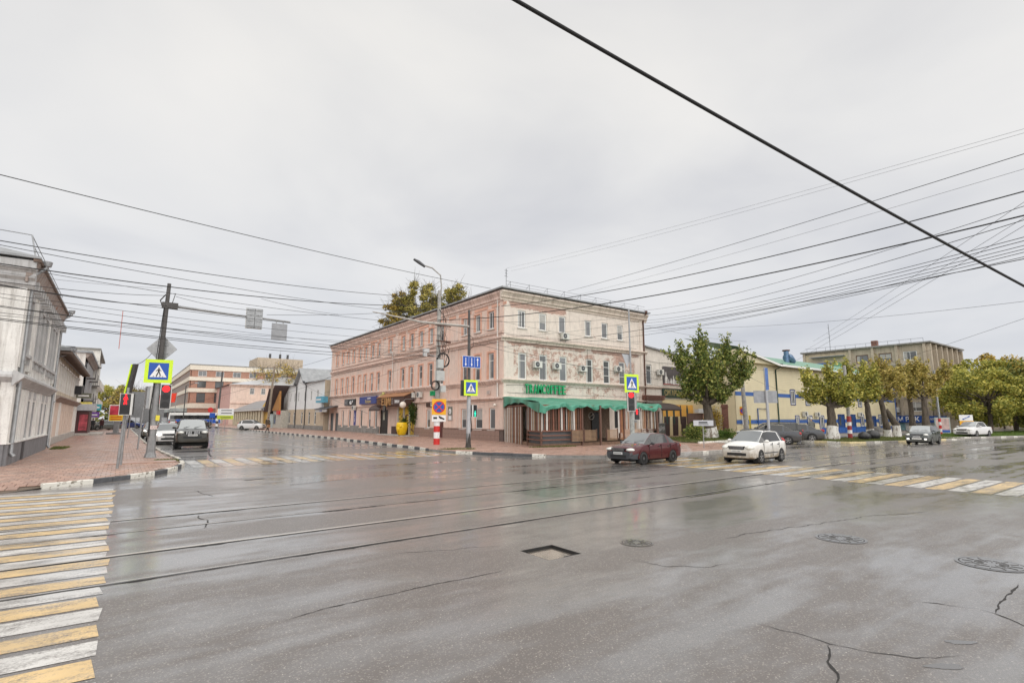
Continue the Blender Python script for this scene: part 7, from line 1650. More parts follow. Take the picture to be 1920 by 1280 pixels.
pollard('linden_tree', 'big dark green pollarded tree with whitewashed foot beside the painted wall', (42.0, 27.2, .1), [(-.1, 0, 1.4), (-.25, .1, 3.0)], .54,
        [(-1.6, .4, 4.6), (-2.2, 1.2, 6.2), (-.6, 0, 6.3), (.8, -.6, 5.6), (1.6, -1.1, 6.6), (.3, .8, 7.2), (-1.2, -.8, 5.2), (2.2, -1.4, 4.6), (1.3, .4, 4.0), (-1.9, .9, 4.0), (2.8, -1.9, 5.4), (-1.0, .4, 3.3), (.9, -.6, 3.3), (-.2, -.9, 3.7), (0, .9, 4.4)], 17, .85, 2.7, 20000, .12, LF1, 1, 1.15, droop=.25)
pollard('linden_tree', 'stout pollarded tree with yellow-green crown beside the rubbish bags', (49.45, 20.35, .1), [(.05, 0, 1.5), (.1, 0, 2.8)], .44,
        [(-1.0, .5, 4.0), (.1, 0, 4.9), (1.0, -.6, 4.2), (1.7, -1.0, 3.6), (-1.6, .9, 4.6), (.7, -.3, 3.5), (-.6, .4, 3.4), (-1.2, .8, 3.2), (1.2, -.8, 3.0), (0, -.6, 3.4)], 13, .85, 1.9, 9000, .115, LF2, 2, 1.15, grp, droop=.35)
pollard('linden_tree', 'slender leaning pollarded tree right of the striped pole', (55.9, 19.7, .1), [(-.15, 0, 1.6), (-.35, 0, 3.2)], .32,
        [(-1.1, .4, 4.6), (-.3, 0, 5.6), (.7, -.4, 5.0), (-1.6, .8, 5.4), (.2, 0, 4.4), (-.9, .2, 3.6), (.4, -.3, 3.5)], 12, .8, 1.9, 6000, .11, LF2, 3, 1.15, grp, droop=.3)
T4 = pollard('linden_tree', 'two stemmed pollarded tree with whitewashed feet before the steps of the clapboard house', (58.9, 19.3, .1), [(-.5, 0, 1.6), (-.75, .1, 3.4)], .31,
        [(-1.0, .3, 4.8), (-.2, 0, 5.6), (.9, -.5, 5.0), (1.4, -.8, 4.4), (-.6, .2, 6.0), (-1.3, .4, 3.7), (.2, -.3, 3.6)], 12, .8, 1.9, 6500, .11, LF3, 4, 1.15, grp, droop=.3)
b = MB(); b.tube([(1, -.4, 0), (.9, -.4, 1.2), (.0, 0, 2.6)], [.36, .33, .2], 10); b.build('second_stem', BARK, T4); b = MB(); b.tube([(1, -.4, 0), (.9, -.4, 1.15)], [.375, .345], 10); b.build('whitewash', LIME_W, T4)
pollard('linden_tree', 'pollarded tree left of the silver car with rusty yellow crown', (69.1, 20.3, .1), [(0, 0, 2), (.1, 0, 4.4)], .32,
        [(-1.2, .6, 5.2), (.2, 0, 5.8), (-1.9, 1.2, 5.6), (-.6, .3, 6.2), (-.8, .4, 4.6), (.7, -.4, 4.8)], 12, .85, 2.0, 6500, .125, LF3, 5, 1.3, grp, droop=.35)
pollard('linden_tree', 'forked pollarded tree directly behind the silver car', (67.0, 18.5, .1), [(0, 0, 2), (.1, 0, 3.8)], .36,
        [(-1.4, .6, 5.0), (1.6, -1.0, 5.2), (.2, 0, 5.8), (2.3, -1.5, 5.9), (-.6, .3, 6.2), (-.8, .4, 4.2), (.8, -.5, 4.2)], 12, .85, 2.0, 7000, .125, LF3, 6, 1.3, grp, droop=.35)
def bigtree(label, loc, h, r, trunk, n, ls, m, seed, group=None, squash=.75, low=.3, name='tree', bare=0., holes=.5):
    """round crowned tree: leaves gather in many overlapping clumps with gaps between"""
    g = np.random.RandomState(seed); t = thing(name, label, 'tree', loc, 0, group); b = MB()
    limb(b, (0, 0, 0), (g.uniform(-.3, .3), g.uniform(-.3, .3), h * .62), trunk, trunk * .45, .02, g, 6)
    K = 46 if squash else 80; C_ = []
    for k in range(K):
        d = g.normal(0, 1, 3); d /= np.linalg.norm(d); d *= g.uniform(.45, 1) ** .6; c = np.array([d[0] * r, d[1] * r, h * (low + (1 - low) / 2) + d[2] * h * (1 - low) / 2 * .95]); C_.append((c, g.uniform(.16, .30) * r))
        if k % 2 == 0: limb(b, (0, 0, h * g.uniform(.25, .55)), tuple(c), trunk * .3, .02, .06, g, 4)
    b.build('trunk', BARK, t)
    if bare:
        b = MB()
        for c, q in C_:
            for k in range(14): e = c + g.normal(0, q * 1.1, 3) + np.array([0, 0, q * .6]); b.tube([tuple(c), tuple((c + e) / 2 + g.normal(0, .1, 3)), tuple(e)], [.03, .02, .008], 4, caps=False)
        b.build('twigs', BARK, t)
    idx = g.randint(0, K, n); Cc = np.array([c for c, q in C_]); Rq = np.array([q for c, q in C_]); d = g.normal(0, 1, (n, 3)); d /= np.linalg.norm(d, axis=1)[:, None]
    rad = g.uniform(.35, 1.05, n) ** .7; P = Cc[idx] + d * (Rq[idx] * rad)[:, None] * np.array([1, 1, .8]); P[:, 2] = np.maximum(P[:, 2], .3)
    place(leaves_from(P, ls, seed, m), 'crown', t); return t
g2 = 'dense trees massed along the road at the right edge'
# birch-like crown rising behind the pink house
for (x, y, h, r, s, lab, n) in ((33.2, 67, 21.8, 3.6, 31, 'tall yellowing birch behind the pink house roof, left half of the clump', 17000), (37.6, 66, 21.6, 3.4, 32, 'tall yellowing birch behind the pink house roof, right half of the clump', 15000), (30.8, 69, 20.0, 2.6, 33, 'lower yellow birch at the left of the clump behind the pink house', 8000)):
    bigtree(lab, (x, y, 0), h, r, .3, n, .15, LF5 if s == 33 else leaf_mat('birch_leaves', [(.12, (.09, .09, .02)), (.35, (.22, .21, .05)), (.6, (.42, .36, .09)), (.85, (.62, .50, .14))]) if s == 31 else MATS['birch_leaves'], s, 'birches behind the pink house', low=.45, name='birch_tree', bare=.5, squash=0)
for i, (x, y, h, r, m, lab, n) in enumerate((
    (84, 17.0, 10.5, 4.8, LF2, 'yellow-green roadside tree just right of the grey block', 13000), (92, 13.5, 11, 5.0, LF4, 'dark green roadside tree behind the white sedan', 14000), (93, 19.5, 12.5, 5.2, LF2, 'yellow topped tree behind the dark green one', 12000),
    (101, 12.5, 11.5, 5.2, LF4, 'second dark roadside tree right of the white sedan', 13000), (103, 18, 14.2, 5.5, LF5, 'orange-yellow topped tree in the right hand mass', 12000), (111, 11.0, 12.5, 5.6, LF3, 'rusty green tree toward the right edge', 12000),
    (114, 17, 15.5, 5.0, LF4, 'tall dark tree showing above the yellow crowns', 11000), (122, 10.5, 13.5, 6.0, LF2, 'yellow-green tree at the right edge of the photo', 12000), (133, 12, 15, 6.5, LF5, 'farther yellow tree at the right edge', 9000), (128, 24, 15, 6, LF4, 'dark tree far behind the lawn', 7000), (112, 4.5, 9.5, 4.2, LF4, 'low dark tree near the road at the right edge', 9000))):
    bigtree(lab, (x, y, 0), h * .80, r * .92, .28, n, .17, m, 50 + i, g2, low=.10)
for i, (x, y, h, r, m, lab, br) in enumerate(((35, 160, 18, 6.5, LF5, 'half bare tree behind the pale pink house', 1), (1.6, 150, 9, 4, LF3, 'bare brownish tree at the far end of the left pavement', 1), (-2.5, 165, 10.5, 5, LF2, 'yellow green tree at the far end of the left pavement', 0), (5, 190, 9, 5, LF3, 'small brown tree beyond the banner', 1), (44, 170, 13, 5, LF3, 'brown tree behind the white sided house', 1))):
    bigtree(lab, (x, y, 0), h, r, .3, 2600 if br else 6000, .22, m, 80 + i, low=.35, bare=br)
def shrub(label, loc, r, h, n, m, seed, ls=.08):
    t = thing('shrub', label, 'shrub', loc); g = np.random.RandomState(seed); d = g.normal(0, 1, (n, 3)); d /= np.linalg.norm(d, axis=1)[:, None]; d *= (g.uniform(.3, 1, n) ** .5)[:, None]
    K = g.normal(0, .3, (8, 3)); P = d * np.array([r, r * .7, h / 2]) * .8 + K[g.randint(0, 8, n)] * r * .6 + np.array([0, 0, h / 2]); P[:, 2] = np.abs(P[:, 2]); place(leaves_from(P, ls, seed, m), 'foliage', t)
    b = MB(); [b.tube([(0, 0, 0), tuple(g.normal(0, r * .25, 3) * np.array([1, 1, 0]) + np.array([0, 0, h * .7]))], [.02, .008], 4) for k in range(6)]; b.build('stems', BARK, t)
shrub('leafy shrub beside the painted wall left of the tree foot', (38.3, 26.2, .16), 1.1, 1.25, 1500, LF1, 1); shrub('low green shrub right of the whitewashed tree foot', (43.0, 26.4, .16), 1.2, .8, 1300, GRASS, 2); shrub('tall yellowish shrub behind the tree by the gate', (48.3, 31.0, .16), 1.1, 3.2, 1500, LF5, 3)

# fallen leaves
g = np.random.RandomState(4); P = []
for (poly, n, z) in ((V1, 260, .125), (V3, 120, .185), ([(19.8, 18.8), (33, 19), (36, 25), (22, 26)], 160, ZP + .006), ([(20, 15), (44, 14), (44, 20), (33, 18)], 120, .008), (LP, 90, ZP + .012)):
    xs = [p[0] for p in poly]; ys = [p[1] for p in poly]; k = 0
    while k < n:
        x, y = g.uniform(max(-8, min(xs)), max(xs)), g.uniform(min(ys), min(60, max(ys)))
        if inside((x, y), poly): P.append((x, y, z)); k += 1
me = leaves_from(np.array(P), .055, 5, LF5, 'fallen_leaves'); me.transform(Matrix.Diagonal((1, 1, 1, 1)))
co = np.empty(len(me.vertices) * 3); me.vertices.foreach_get('co', co); co = co.reshape(-1, 3); zz = np.repeat(np.array(P)[:, 2], 4); co[:, 2] = zz + (co[:, 2] - zz) * .12; me.vertices.foreach_set('co', co.reshape(-1))
tagp(place(me, 'fallen_leaves'), 'scattered yellow fallen leaves on pavement and verge', 'leaves', None, 'stuff')
# far wooded skyline
g = np.random.RandomState(9); P = []
for (x0, y0, x1, y1, h) in ((-80, 330, 60, 330, 13), (140, 60, 330, -20, 16), (140, 45, 160, 0, 11), (330, -20, 330, -140, 16)):
    for k in range(2600):
        t_ = g.rand(); P.append((x0 + (x1 - x0) * t_ + g.normal(0, 3), y0 + (y1 - y0) * t_ + g.normal(0, 4), abs(g.normal(.5, .3)) * h * (.75 + .25 * math.sin(t_ * 40) * math.sin(t_ * 17 + 1))))
o = place(leaves_from(np.array(P), 1.1, 9, LF4), 'distant_woods'); tagp(o, 'distant line of trees closing the horizon', 'trees', None, 'stuff')
# ------------------------------------------------------------------ cars
TYRE = mat('tyre_rubber', (.022, .021, .021), .75, var=.2); RIMG = mat('alloy_rim', (.30, .29, .28), .4, .6, .15); RIMD = mat('steel_rim_dark', (.08, .08, .08), .5, .3, .15)
CHROME = mat('chrome', (.55, .55, .56), .2, .9, .05, bump=0); LAMP = mat('headlamp_glass', (.70, .70, .66), .12, .2, .15, 12, 0); TAILM = mat('tail_lamp', (.38, .012, .012), .2, var=.2, bump=0); PLATE = mat('number_plate', (.70, .70, .69), .4, var=.05, bump=0); WELL = mat('wheel_well', (.01, .01, .01), .9)
BUMPK = mat('grey_plastic_bumper', (.055, .058, .064), .55, var=.1)
DRL = emit('lit_headlamp', (1, .96, .88), .9)
def paint(name, col, dirt=.25, metal=.25):
    if name in MATS: return MATS[name]
    m = Mat(name); sp = m.n('ShaderNodeSeparateXYZ', {'Vector': m.co()}); n = m.noise(3.5, 5, .65)
    f = m.math('MULTIPLY', m.rng(sp.outputs[2], .95, .25), m.rng(n, .1, .55)); c = m.mix(m.math('MULTIPLY', f, dirt), col, (.24, .19, .13))
    m.fin(Base_Color=c, Roughness=m.rng(f, 0, 1, .22, .65), Metallic=metal, Coat_Weight=m.rng(f, 0, .8, .9, .2), Coat_Roughness=.05, Specular_IOR_Level=.12); MATS[name] = m.m; return m.m
_whc = {}
def wheel_meshes(r, w, dark, spokes=5):
    k = (r, w, dark, spokes)
    if k in _whc: return _whc[k]
    n = 28; b = MB(); prof = [(r * .66, -w / 2), (r * .9, -w / 2), (r * .985, -w * .38), (r, -w * .2), (r, w * .2), (r * .985, w * .38), (r * .9, w / 2), (r * .66, w / 2)]
    v = []; f = []
    for i in range(n):
        a = 2 * math.pi * i / n
        for (q, y) in prof: v.append((q * math.cos(a), y, q * math.sin(a)))
    m_ = len(prof)
    for i in range(n):
        for j in range(m_ - 1): f.append((i * m_ + j, i * m_ + j + 1, ((i + 1) % n) * m_ + j + 1, ((i + 1) % n) * m_ + j))
    b.add(v, f, 0, True); tm = b.mesh('wheel', TYRE)
    b = MB(); ri = r * .67
    v = [(ri * math.cos(2 * math.pi * i / n), y, ri * math.sin(2 * math.pi * i / n)) for y in (-w / 2 + .005, w / 2 - .02) for i in range(n)]
    b.add(v, [(i, (i + 1) % n, n + (i + 1) % n, n + i) for i in range(n)], 0, True)
    b.disc((0, w * .1, 0), ri, n, 1, t=.01)
    if dark:
        b.disc((0, -w * .38, 0), ri * .98, n, 0, t=.03); b.disc((0, -w * .45, 0), ri * .35, 12, 0, t=.03)
        for k2 in range(8): a = k2 * math.pi / 4; b.disc((ri * .66 * math.cos(a), -w * .39, ri * .66 * math.sin(a)), ri * .12, 8, 1, t=.004)
    else:
        for s in range(spokes):
            a = 2 * math.pi * s / spokes; M0 = Matrix.Rotation(a, 4, 'Y'); b.M = M0; b.prism([(-ri * .10, ri * .1), (ri * .10, ri * .1), (ri * .17, ri * .97), (-ri * .17, ri * .97)], (-w * .46, -w * .34), 0, 'y'); b.M = None
        b.disc((0, -w * .49, 0), ri * .2, 12, 0, t=.05)
        for i in range(n):
            a, c = 2 * math.pi * i / n, 2 * math.pi * (i + 1) / n; b.prism([(ri * .9 * math.cos(a), ri * .9 * math.sin(a)), (ri * math.cos(a), ri * math.sin(a)), (ri * math.cos(c), ri * math.sin(c)), (ri * .9 * math.cos(c), ri * .9 * math.sin(c))], (-w * .48, -w * .4), 0, 'y')
    rm = b.mesh('rim', [RIMD if dark else RIMG, WELL]); _whc[k] = (tm, rm); return _whc[k]
def interp(tab, x):
    """smooth table lookup (rows sorted by x)"""
    if x <= tab[0][0]: return tab[0][1:]
    for a, c in zip(tab[:-1], tab[1:]):
        if x <= c[0]:
            t = (x - a[0]) / (c[0] - a[0]); return tuple(p + (q - p) * t for p, q in zip(a[1:], c[1:]))
    return tab[-1][1:]
def car(name, label, cat, loc, rz, spec, body, group=None, detail=2, lowmat=None):
    """spec: L, W, st = [(x, zbot, halfwidth, zbelt, zroof, halfroof, flag)]; flag: '' hood/boot, 'w' windscreen, 'r' rear glass, 's' side glass under roof, 'p' pillar"""
    t = thing(name, label, cat, loc, rz, group); W2 = spec['W'] / 2; st = spec['st']; R_ = spec['wr']; ax = spec['axles']; N = len(st)
    rows = []
    for (x, zb, hw, zl, zt, hr, fl) in st:
        w = W2 * hw; zl0 = zl; ze = zt - .035 if zt - zl > .12 else zl + (zt - zl) * .45; r_ = W2 * hr; bw = w * .955
        a = .05; c = .94
        rows.append([(0, zb), (w * .82, zb), (w * .965, zb + .05), (w * .99, zb + .2), (w, zb + (zl - zb) * .52), (w * .985, zb + (zl - zb) * .82), (bw, zl), (bw + (r_ - bw) * a, zl + (ze - zl) * a), (bw + (r_ - bw) * c, zl + (ze - zl) * c), (r_, ze), (r_ * .55, ze + (zt - ze) * .8), (0, zt)])
    K = 12; V = []; 
    for s in (1, -1):
        for i in range(N):
            for (y, z) in rows[i]: V.append((st[i][0], s * y, z))
    bf, mi, gl = [], [], {'windscreen': [], 'rear_window': [], 'side_glass': []}
    lowz = spec.get('lowz', 0)
    for s in (0, 1):
        B0 = s * N * K
        for i in range(N - 1):
            fl = st[i][6]
            for j in range(K - 1):
                q = (B0 + i * K + j, B0 + i * K + j + 1, B0 + (i + 1) * K + j + 1, B0 + (i + 1) * K + j)
                if s == 0: q = q[::-1]
                tgt = None
                if fl == 'w' and j >= 9: tgt = 'windscreen'
                elif fl == 'r' and j >= 9: tgt = 'rear_window'
                elif j == 7 and fl in ('s', 'w', 'r', 'q') and fl != 'p': tgt = 'side_glass'
                if tgt: gl[tgt].append(q)
                else: bf.append(q); mi.append(1 if lowmat and ((j < 4 and (i < 2 or i > N - 5)) or (j < 5 and i > N - 3)) else 0)
    for e, i in ((0, 0), (1, N - 1)):
        for s in (0, 1):
            B0 = s * N * K; q = [B0 + i * K + j for j in range(K)]
            for j in range(K - 1):
                a_ = (B0 + i * K + j, B0 + i * K + j + 1); 
            if (e == 0) == (s == 0): bf.append(tuple(q))
            else: bf.append(tuple(q[::-1]))
            mi.append(1 if lowmat else 0)
    mats = [body, lowmat or body, WELL]
    me = bpy.data.meshes.new('body'); me.from_pydata(V, [], bf)
    for m in mats: me.materials.append(m)
    me.polygons.foreach_set('material_index', mi)
    bm = bmesh.new(); bm.from_mesh(me); bmesh.ops.remove_doubles(bm, verts=bm.verts, dist=1e-4); bmesh.ops.recalc_face_normals(bm, faces=bm.faces)
    # fit wheel arches: pull side vertices away, cut with flat discs of dark well
    bm.to_mesh(me); bm.free()
    me.polygons.foreach_set('use_smooth', [True] * len(me.polygons)); 
    try: me.set_sharp_from_angle(angle=R(32))
    except Exception: pass
    bo = place(me, 'body', t)
    # wheel housings: dark arch volumes sunk in the flanks and a lip round each
    for x in ax:
        for s in (1, -1):
            bw = MB(); n = 20; ra = R_ * 1.13
            pts = [(x + ra * math.cos(math.pi * k / n), R_ + ra * math.sin(math.pi * k / n)) for k in range(n + 1)] ; pts = [(x + ra, .08)] + pts + [(x - ra, .08)]
            bw.prism(pts, (s * (W2 * .75), s * (W2 * .995 + .006)), 0, 'y'); bw.build('wheel_arch', WELL, t)
            bl_ = MB(); ro = ra + .05
            for k in range(n):
                a, c = math.pi * k / n, math.pi * (k + 1) / n
                bl_.prism([(x + ra * math.cos(a), R_ + ra * math.sin(a)), (x + ro * math.cos(a), R_ + ro * math.sin(a)), (x + ro * math.cos(c), R_ + ro * math.sin(c)), (x + ra * math.cos(c), R_ + ra * math.sin(c))], (s * W2 * .93, s * (W2 * 1.0 + .012)), 0, 'y')
            bl_.build('arch_lip', spec.get('lipmat', body), t)
            tm, rm = wheel_meshes(R_, .2, spec.get('steel', False)); 
            o = place(tm, 'wheel', t, (x, s * (W2 - .075), R_), 0 if s < 0 else math.pi); place(rm, 'rim', o)
    for k, fs in gl.items():
        if not fs: continue
        used = sorted(set(i for f in fs for i in f)); ix = {u: n_ for n_, u in enumerate(used)}
        if k == 'side_glass':
            for s in (0, 1):
                fs2 = [f for f in fs if (f[0] >= N * K) == (s == 1)]; used = sorted(set(i for f in fs2 for i in f)); ix = {u: n_ for n_, u in enumerate(used)}
                place(mesh_from([V[u] for u in used], [tuple(ix[i] for i in f) for f in fs2], k, [CGLASS], True), 'side_window', t)
        else:
            m = mesh_from([V[u] for u in used], [tuple(ix[i] for i in f) for f in fs], k, [WGLASS if k == 'windscreen' else CGLASS], True); place(m, k, t)
    F_, Rr = st[-1][0], st[0][0]
    def part(nm, m, fn): b = MB(); fn(b); return b.build(nm, m, t)
    h = spec
    for s in (1, -1):
        b = MB(); zz = h['lamp_z']; b.ball((F_ - .20, s * W2 * .70, zz), 1, 12, 8, sc=(.27, .20, h.get('lamp_h', .09))); b.build('headlight', DRL if h.get('lit') else LAMP, t)
        b = MB(); b.ball((Rr + .10, s * W2 * .72, h['tail_z']), 1, 10, 8, sc=(.13, .19, h.get('tail_h', .12))); b.build('tail_light', TAILM, t)
        xm = h['mirror_x']; b = MB(); b.ball((xm, s * (W2 + .09), h['mirror_z']), 1, 10, 8, sc=(.07, .11, .075)); b.tube([(xm, s * (W2 * .9), h['mirror_z'] - .03), (xm, s * (W2 + .07), h['mirror_z'] - .02)], .025, 5); b.build('mirror', h.get('mirror_mat', body), t)
        if detail > 1:
            for xd in h['doors']: b = MB(); b.box(xd - .006, xd + .006, s * (W2 * .95), s * (W2 * 1.004), .32, h['belt'] - .03); b.build('door_gap', WELL, t)
            for xd in h['doors'][1:]: b = MB(); b.box(xd + .08, xd + .22, s * (W2 * .97), s * (W2 * 1.015), h['belt'] - .13, h['belt'] - .10); b.build('door_handle', BLACK if not h.get('handle') else body, t)
            b = MB(); b.box(ax[0] + R_ * 1.3, ax[1] - R_ * 1.3, s * W2 * .985, s * (W2 * 1.012), .46, .50); b.build('side_moulding', h.get('mould', body), t)
    part('grille', BLACK, lambda b: b.prism([(-W2 * .42, h['lamp_z'] - .08), (W2 * .42, h['lamp_z'] - .08), (W2 * .48, h['lamp_z'] + .07), (-W2 * .48, h['lamp_z'] + .07)], (F_ - .1, F_ + .012), 0, 'x'))
    part('grille_bars', CHROME, lambda b: [b.box(F_ - .08, F_ + .02, -W2 * .42, W2 * .42, h['lamp_z'] + q, h['lamp_z'] + q + .014) for q in (-.04, .0, .04)] if h.get('bars', 'h') == 'h' else [b.box(F_ - .08, F_ + .03, y - .018, y + .018, h['lamp_z'] - .10, h['lamp_z'] + .08) for y in (-.34, -.22, -.11, .11, .22, .34)])
    part('lower_intake', BLACK, lambda b: b.box(F_ - .1, F_ + .014, -W2 * .55, W2 * .55, h['lamp_z'] - .37, h['lamp_z'] - .24))
    part('number_plate', PLATE, lambda b: b.box(F_ - .02, F_ + .03, -.26, .26, h['lamp_z'] - .22, h['lamp_z'] - .11))
    part('plate_marks', DGREY, lambda b: [b.box(F_ + .0301, F_ + .032, -.22 + k * .065, -.185 + k * .065, h['lamp_z'] - .195, h['lamp_z'] - .135) for k in range(7)])
    part('rear_plate', PLATE, lambda b: b.box(Rr - .02, Rr + .02, -.26, .26, h['tail_z'] - .16, h['tail_z'] - .05))
    part('underbody', WELL, lambda b: b.box(Rr + .25, F_ - .25, -W2 * .8, W2 * .8, .16, .34))
    part('wipers', BLACK, lambda b: [b.tube([(h['cowl'] + .02, y, h['belt'] + .08), (h['cowl'] - .16, y + .45, h['belt'] + .17)], .012, 4) for y in (-.5, .1)])
    if h.get('rails'): part('roof_rails', h.get('railmat', DGREY), lambda b: [b.tube([(h['rails'][0], y, h['rz'] - .02), (h['rails'][0] + .15, y, h['rz'] + .05), (h['rails'][1] - .15, y, h['rz'] + .05), (h['rails'][1], y, h['rz'] - .03)], .022, 6) for y in (-W2 * .66, W2 * .66)])
    return t
SEDAN = dict(L=4.26, W=1.70, wr=.295, axles=(-1.19, 1.27), lamp_z=.70, lamp_h=.085, tail_z=.80, mirror_x=.62, mirror_z=.98, doors=(.78, -.22, -1.02), belt=.93, cowl=.95, rz=1.48, st=[
    (-2.10, .36, .80, .62, .70, .60, ''), (-2.06, .28, .90, .80, .86, .70, ''), (-1.95, .24, .95, .93, 1.00, .74, ''), (-1.62, .22, .98, .95, 1.05, .76, 'r'), (-1.38, .20, .99, .95, 1.20, .74, 'r'), (-.98, .20, 1.0, .95, 1.40, .69, 'p'), (-.86, .2, 1, .95, 1.44, .68, 's'), (-.26, .2, 1, .94, 1.48, .67, 's'), (-.17, .2, 1, .94, 1.48, .67, 's'), (.20, .2, 1, .93, 1.46, .66, 's'), (.26, .2, 1, .93, 1.45, .66, 'w'), (.60, .2, 1, .92, 1.25, .72, 'w'), (1.0, .2, .995, .91, .985, .80, ''), (1.35, .21, .985, .86, .93, .80, ''), (1.75, .22, .96, .79, .85, .76, ''), (2.0, .24, .90, .70, .77, .66, ''), (2.12, .28, .82, .60, .64, .56, '')])
HATCH = dict(L=4.0, W=1.72, wr=.31, axles=(-1.18, 1.22), lamp_z=.74, lamp_h=.12, tail_z=.95, tail_h=.2, mirror_x=.70, mirror_z=1.03, doors=(.82, -.18, -1.0), belt=.97, cowl=1.02, rz=1.52, handle=0, rails=(-1.25, .1), railmat=DGREY, st=[
    (-1.98, .36, .82, .65, .72, .62, ''), (-1.95, .28, .92, .90, .96, .74, ''), (-1.88, .24, .96, .98, 1.12, .76, 'r'), (-1.60, .22, .98, .98, 1.36, .70, 'r'), (-1.36, .2, .99, .98, 1.47, .68, 'p'), (-1.24, .2, 1, .98, 1.50, .68, 's'), (-.24, .2, 1, .97, 1.54, .68, 's'), (-.15, .2, 1, .97, 1.54, .68, 's'), (.22, .2, 1, .96, 1.52, .67, 's'), (.28, .2, 1, .96, 1.51, .67, 'w'), (.68, .2, 1, .96, 1.28, .74, 'w'), (1.10, .2, .99, .95, 1.03, .82, ''), (1.4, .21, .98, .90, .98, .82, ''), (1.7, .22, .95, .82, .90, .76, ''), (1.92, .24, .88, .72, .79, .66, ''), (2.0, .28, .80, .60, .64, .56, '')])
SUV = dict(L=4.8, W=1.88, wr=.38, axles=(-1.38, 1.42), lamp_z=1.02, lamp_h=.11, tail_z=1.1, tail_h=.25, mirror_x=.80, mirror_z=1.32, doors=(.95, -.1, -1.1), belt=1.24, cowl=1.1, rz=1.84, rails=(-2.0, .3), bars='v', st=[
    (-2.40, .48, .85, .9, .98, .70, ''), (-2.37, .4, .94, 1.15, 1.22, .80, ''), (-2.30, .36, .97, 1.25, 1.42, .80, 'r'), (-2.16, .34, .98, 1.25, 1.74, .74, 'r'), (-2.04, .32, .99, 1.25, 1.81, .73, 'p'), (-1.9, .32, 1, 1.25, 1.83, .73, 's'), (-.2, .32, 1, 1.24, 1.86, .73, 's'), (-.1, .32, 1, 1.24, 1.86, .73, 's'), (.35, .32, 1, 1.23, 1.84, .72, 's'), (.42, .32, 1, 1.23, 1.83, .72, 'w'), (.8, .32, 1, 1.23, 1.56, .78, 'w'), (1.12, .32, .995, 1.22, 1.28, .84, ''), (1.5, .33, .99, 1.18, 1.24, .84, ''), (2.0, .35, .97, 1.12, 1.18, .80, ''), (2.30, .38, .93, 1.0, 1.08, .74, ''), (2.40, .42, .88, .80, .86, .70, '')])
def sc_(spec, **k): d = dict(spec); d.update(k); return d
MAROON = paint('maroon_paint', (.075, .007, .012), .12); CARW = paint('white_car_paint', (.80, .79, .76), 1.0, 0.); CARBLK = paint('black_car_paint', (.012, .013, .014), .3); CARSIL = paint('silver_car_paint', (.33, .34, .35), .3, .5); CARBR = paint('dark_brown_paint', (.018, .017, .015), .18); CARGR = paint('graphite_paint', (.05, .055, .065), .3, .4); CARW2 = paint('clean_white_paint', (.74, .74, .74), .25, 0.); CARG2 = paint('grey_green_paint', (.10, .115, .115), .3, .4); CARBL = paint('blue_car_paint', (.03, .06, .22), .2, .3)
PI_ = math.pi
car('parked_car', 'maroon sedan with unpainted dark grey bumpers turning in front of the cafe', 'car', (19.15, 15.8, 0), PI_ + R(3), sc_(SEDAN, steel=True, mirror_mat=BUMPK, mould=MAROON), MAROON, lowmat=BUMPK).scale = (.88, .9, .9)
bpy.data.objects['parked_car'].name = 'sedan_car'
car('hatchback_car', 'dirty white five door hatchback driving on the tram track', 'car', (23.6, 13.1, 0), PI_ + R(4), sc_(HATCH, mould=DGREY), CARW).scale = (.86, .9, .92)
car('offroad_car', 'black off-road car with vertical chrome grille bars leading the parked row at the left kerb', 'car', (3.95, 42.3, 0), -PI_ / 2 - R(3), sc_(SUV, lit=False), CARBR)
car('parked_car', 'white hatchback parked directly behind the black off-road car', 'car', (2.95, 48.6, 0), -PI_ / 2, sc_(HATCH, lit=True), CARW2, 'cars parked along the left kerb')
car('parked_car', 'pale silver car third in the row along the left kerb', 'car', (2.75, 54.5, 0), -PI_ / 2, SEDAN, CARSIL, 'cars parked along the left kerb')
car('parked_car', 'dark grey car with lit lamps fourth along the left kerb', 'car', (2.6, 63, 0), -PI_ / 2, sc_(HATCH, lit=True), CARG2, 'cars parked along the left kerb', 1)
car('crossover_car', 'grey crossover with lit lamps coming down the road at the right', 'car', (49.3, 13.9, 0), PI_ + R(3), sc_(SUV, L=4.4, wr=.33, lamp_z=.84, rz=1.62, lit=False, rails=None, mirror_z=1.18, belt=1.1, axles=(-1.3, 1.3), bars='h', st=[(x * .92, zb * .7, hw, zl * .87, zt * .88, hr, f) for (x, zb, hw, zl, zt, hr, f) in SUV['st']], W=1.8, mirror_x=.75, tail_z=.98, doors=(.9, -.1, -1.0)), CARG2).scale = (.8, .85, .85)
bb = bpy.data.objects['crossover_car']; b = MB(); F__ = .92 * 2.4
for s in (1, -1): b.box(F__ - .05, F__ + .03, s * .62 - .09, s * .62 + .09, .42, .54)
b.box(F__ - .05, F__ + .02, -.35, .35, .5, .53); b.build('fog_lights', DRL, bb)
car('estate_car', 'black estate car parked tail outward behind the white hatchback', 'car', (42.6, 22.3, 0), R(118), sc_(SUV, wr=.34, lamp_z=.8, rz=1.55, mirror_z=1.12, belt=1.04, tail_z=.95, tail_h=.12, W=1.85, rails=(-2.0, .2), st=[(x, zb * .62, hw, zl * .82, zt * .85, hr, f) for (x, zb, hw, zl, zt, hr, f) in SUV['st']], bars='h'), CARBLK, 'cars parked in the yard')
car('coupe_car', 'dark graphite sedan parked tail outward beside the black estate', 'car', (45.4, 21.6, 0), R(118), sc_(SEDAN, W=1.82, wr=.33, tail_z=.92), CARGR, 'cars parked in the yard')
car('parked_car', 'dark car nose just visible left of the white hatchback roof', 'car', (40.2, 21.0, 0), R(118), SEDAN, CARGR, 'cars parked in the yard', 1)
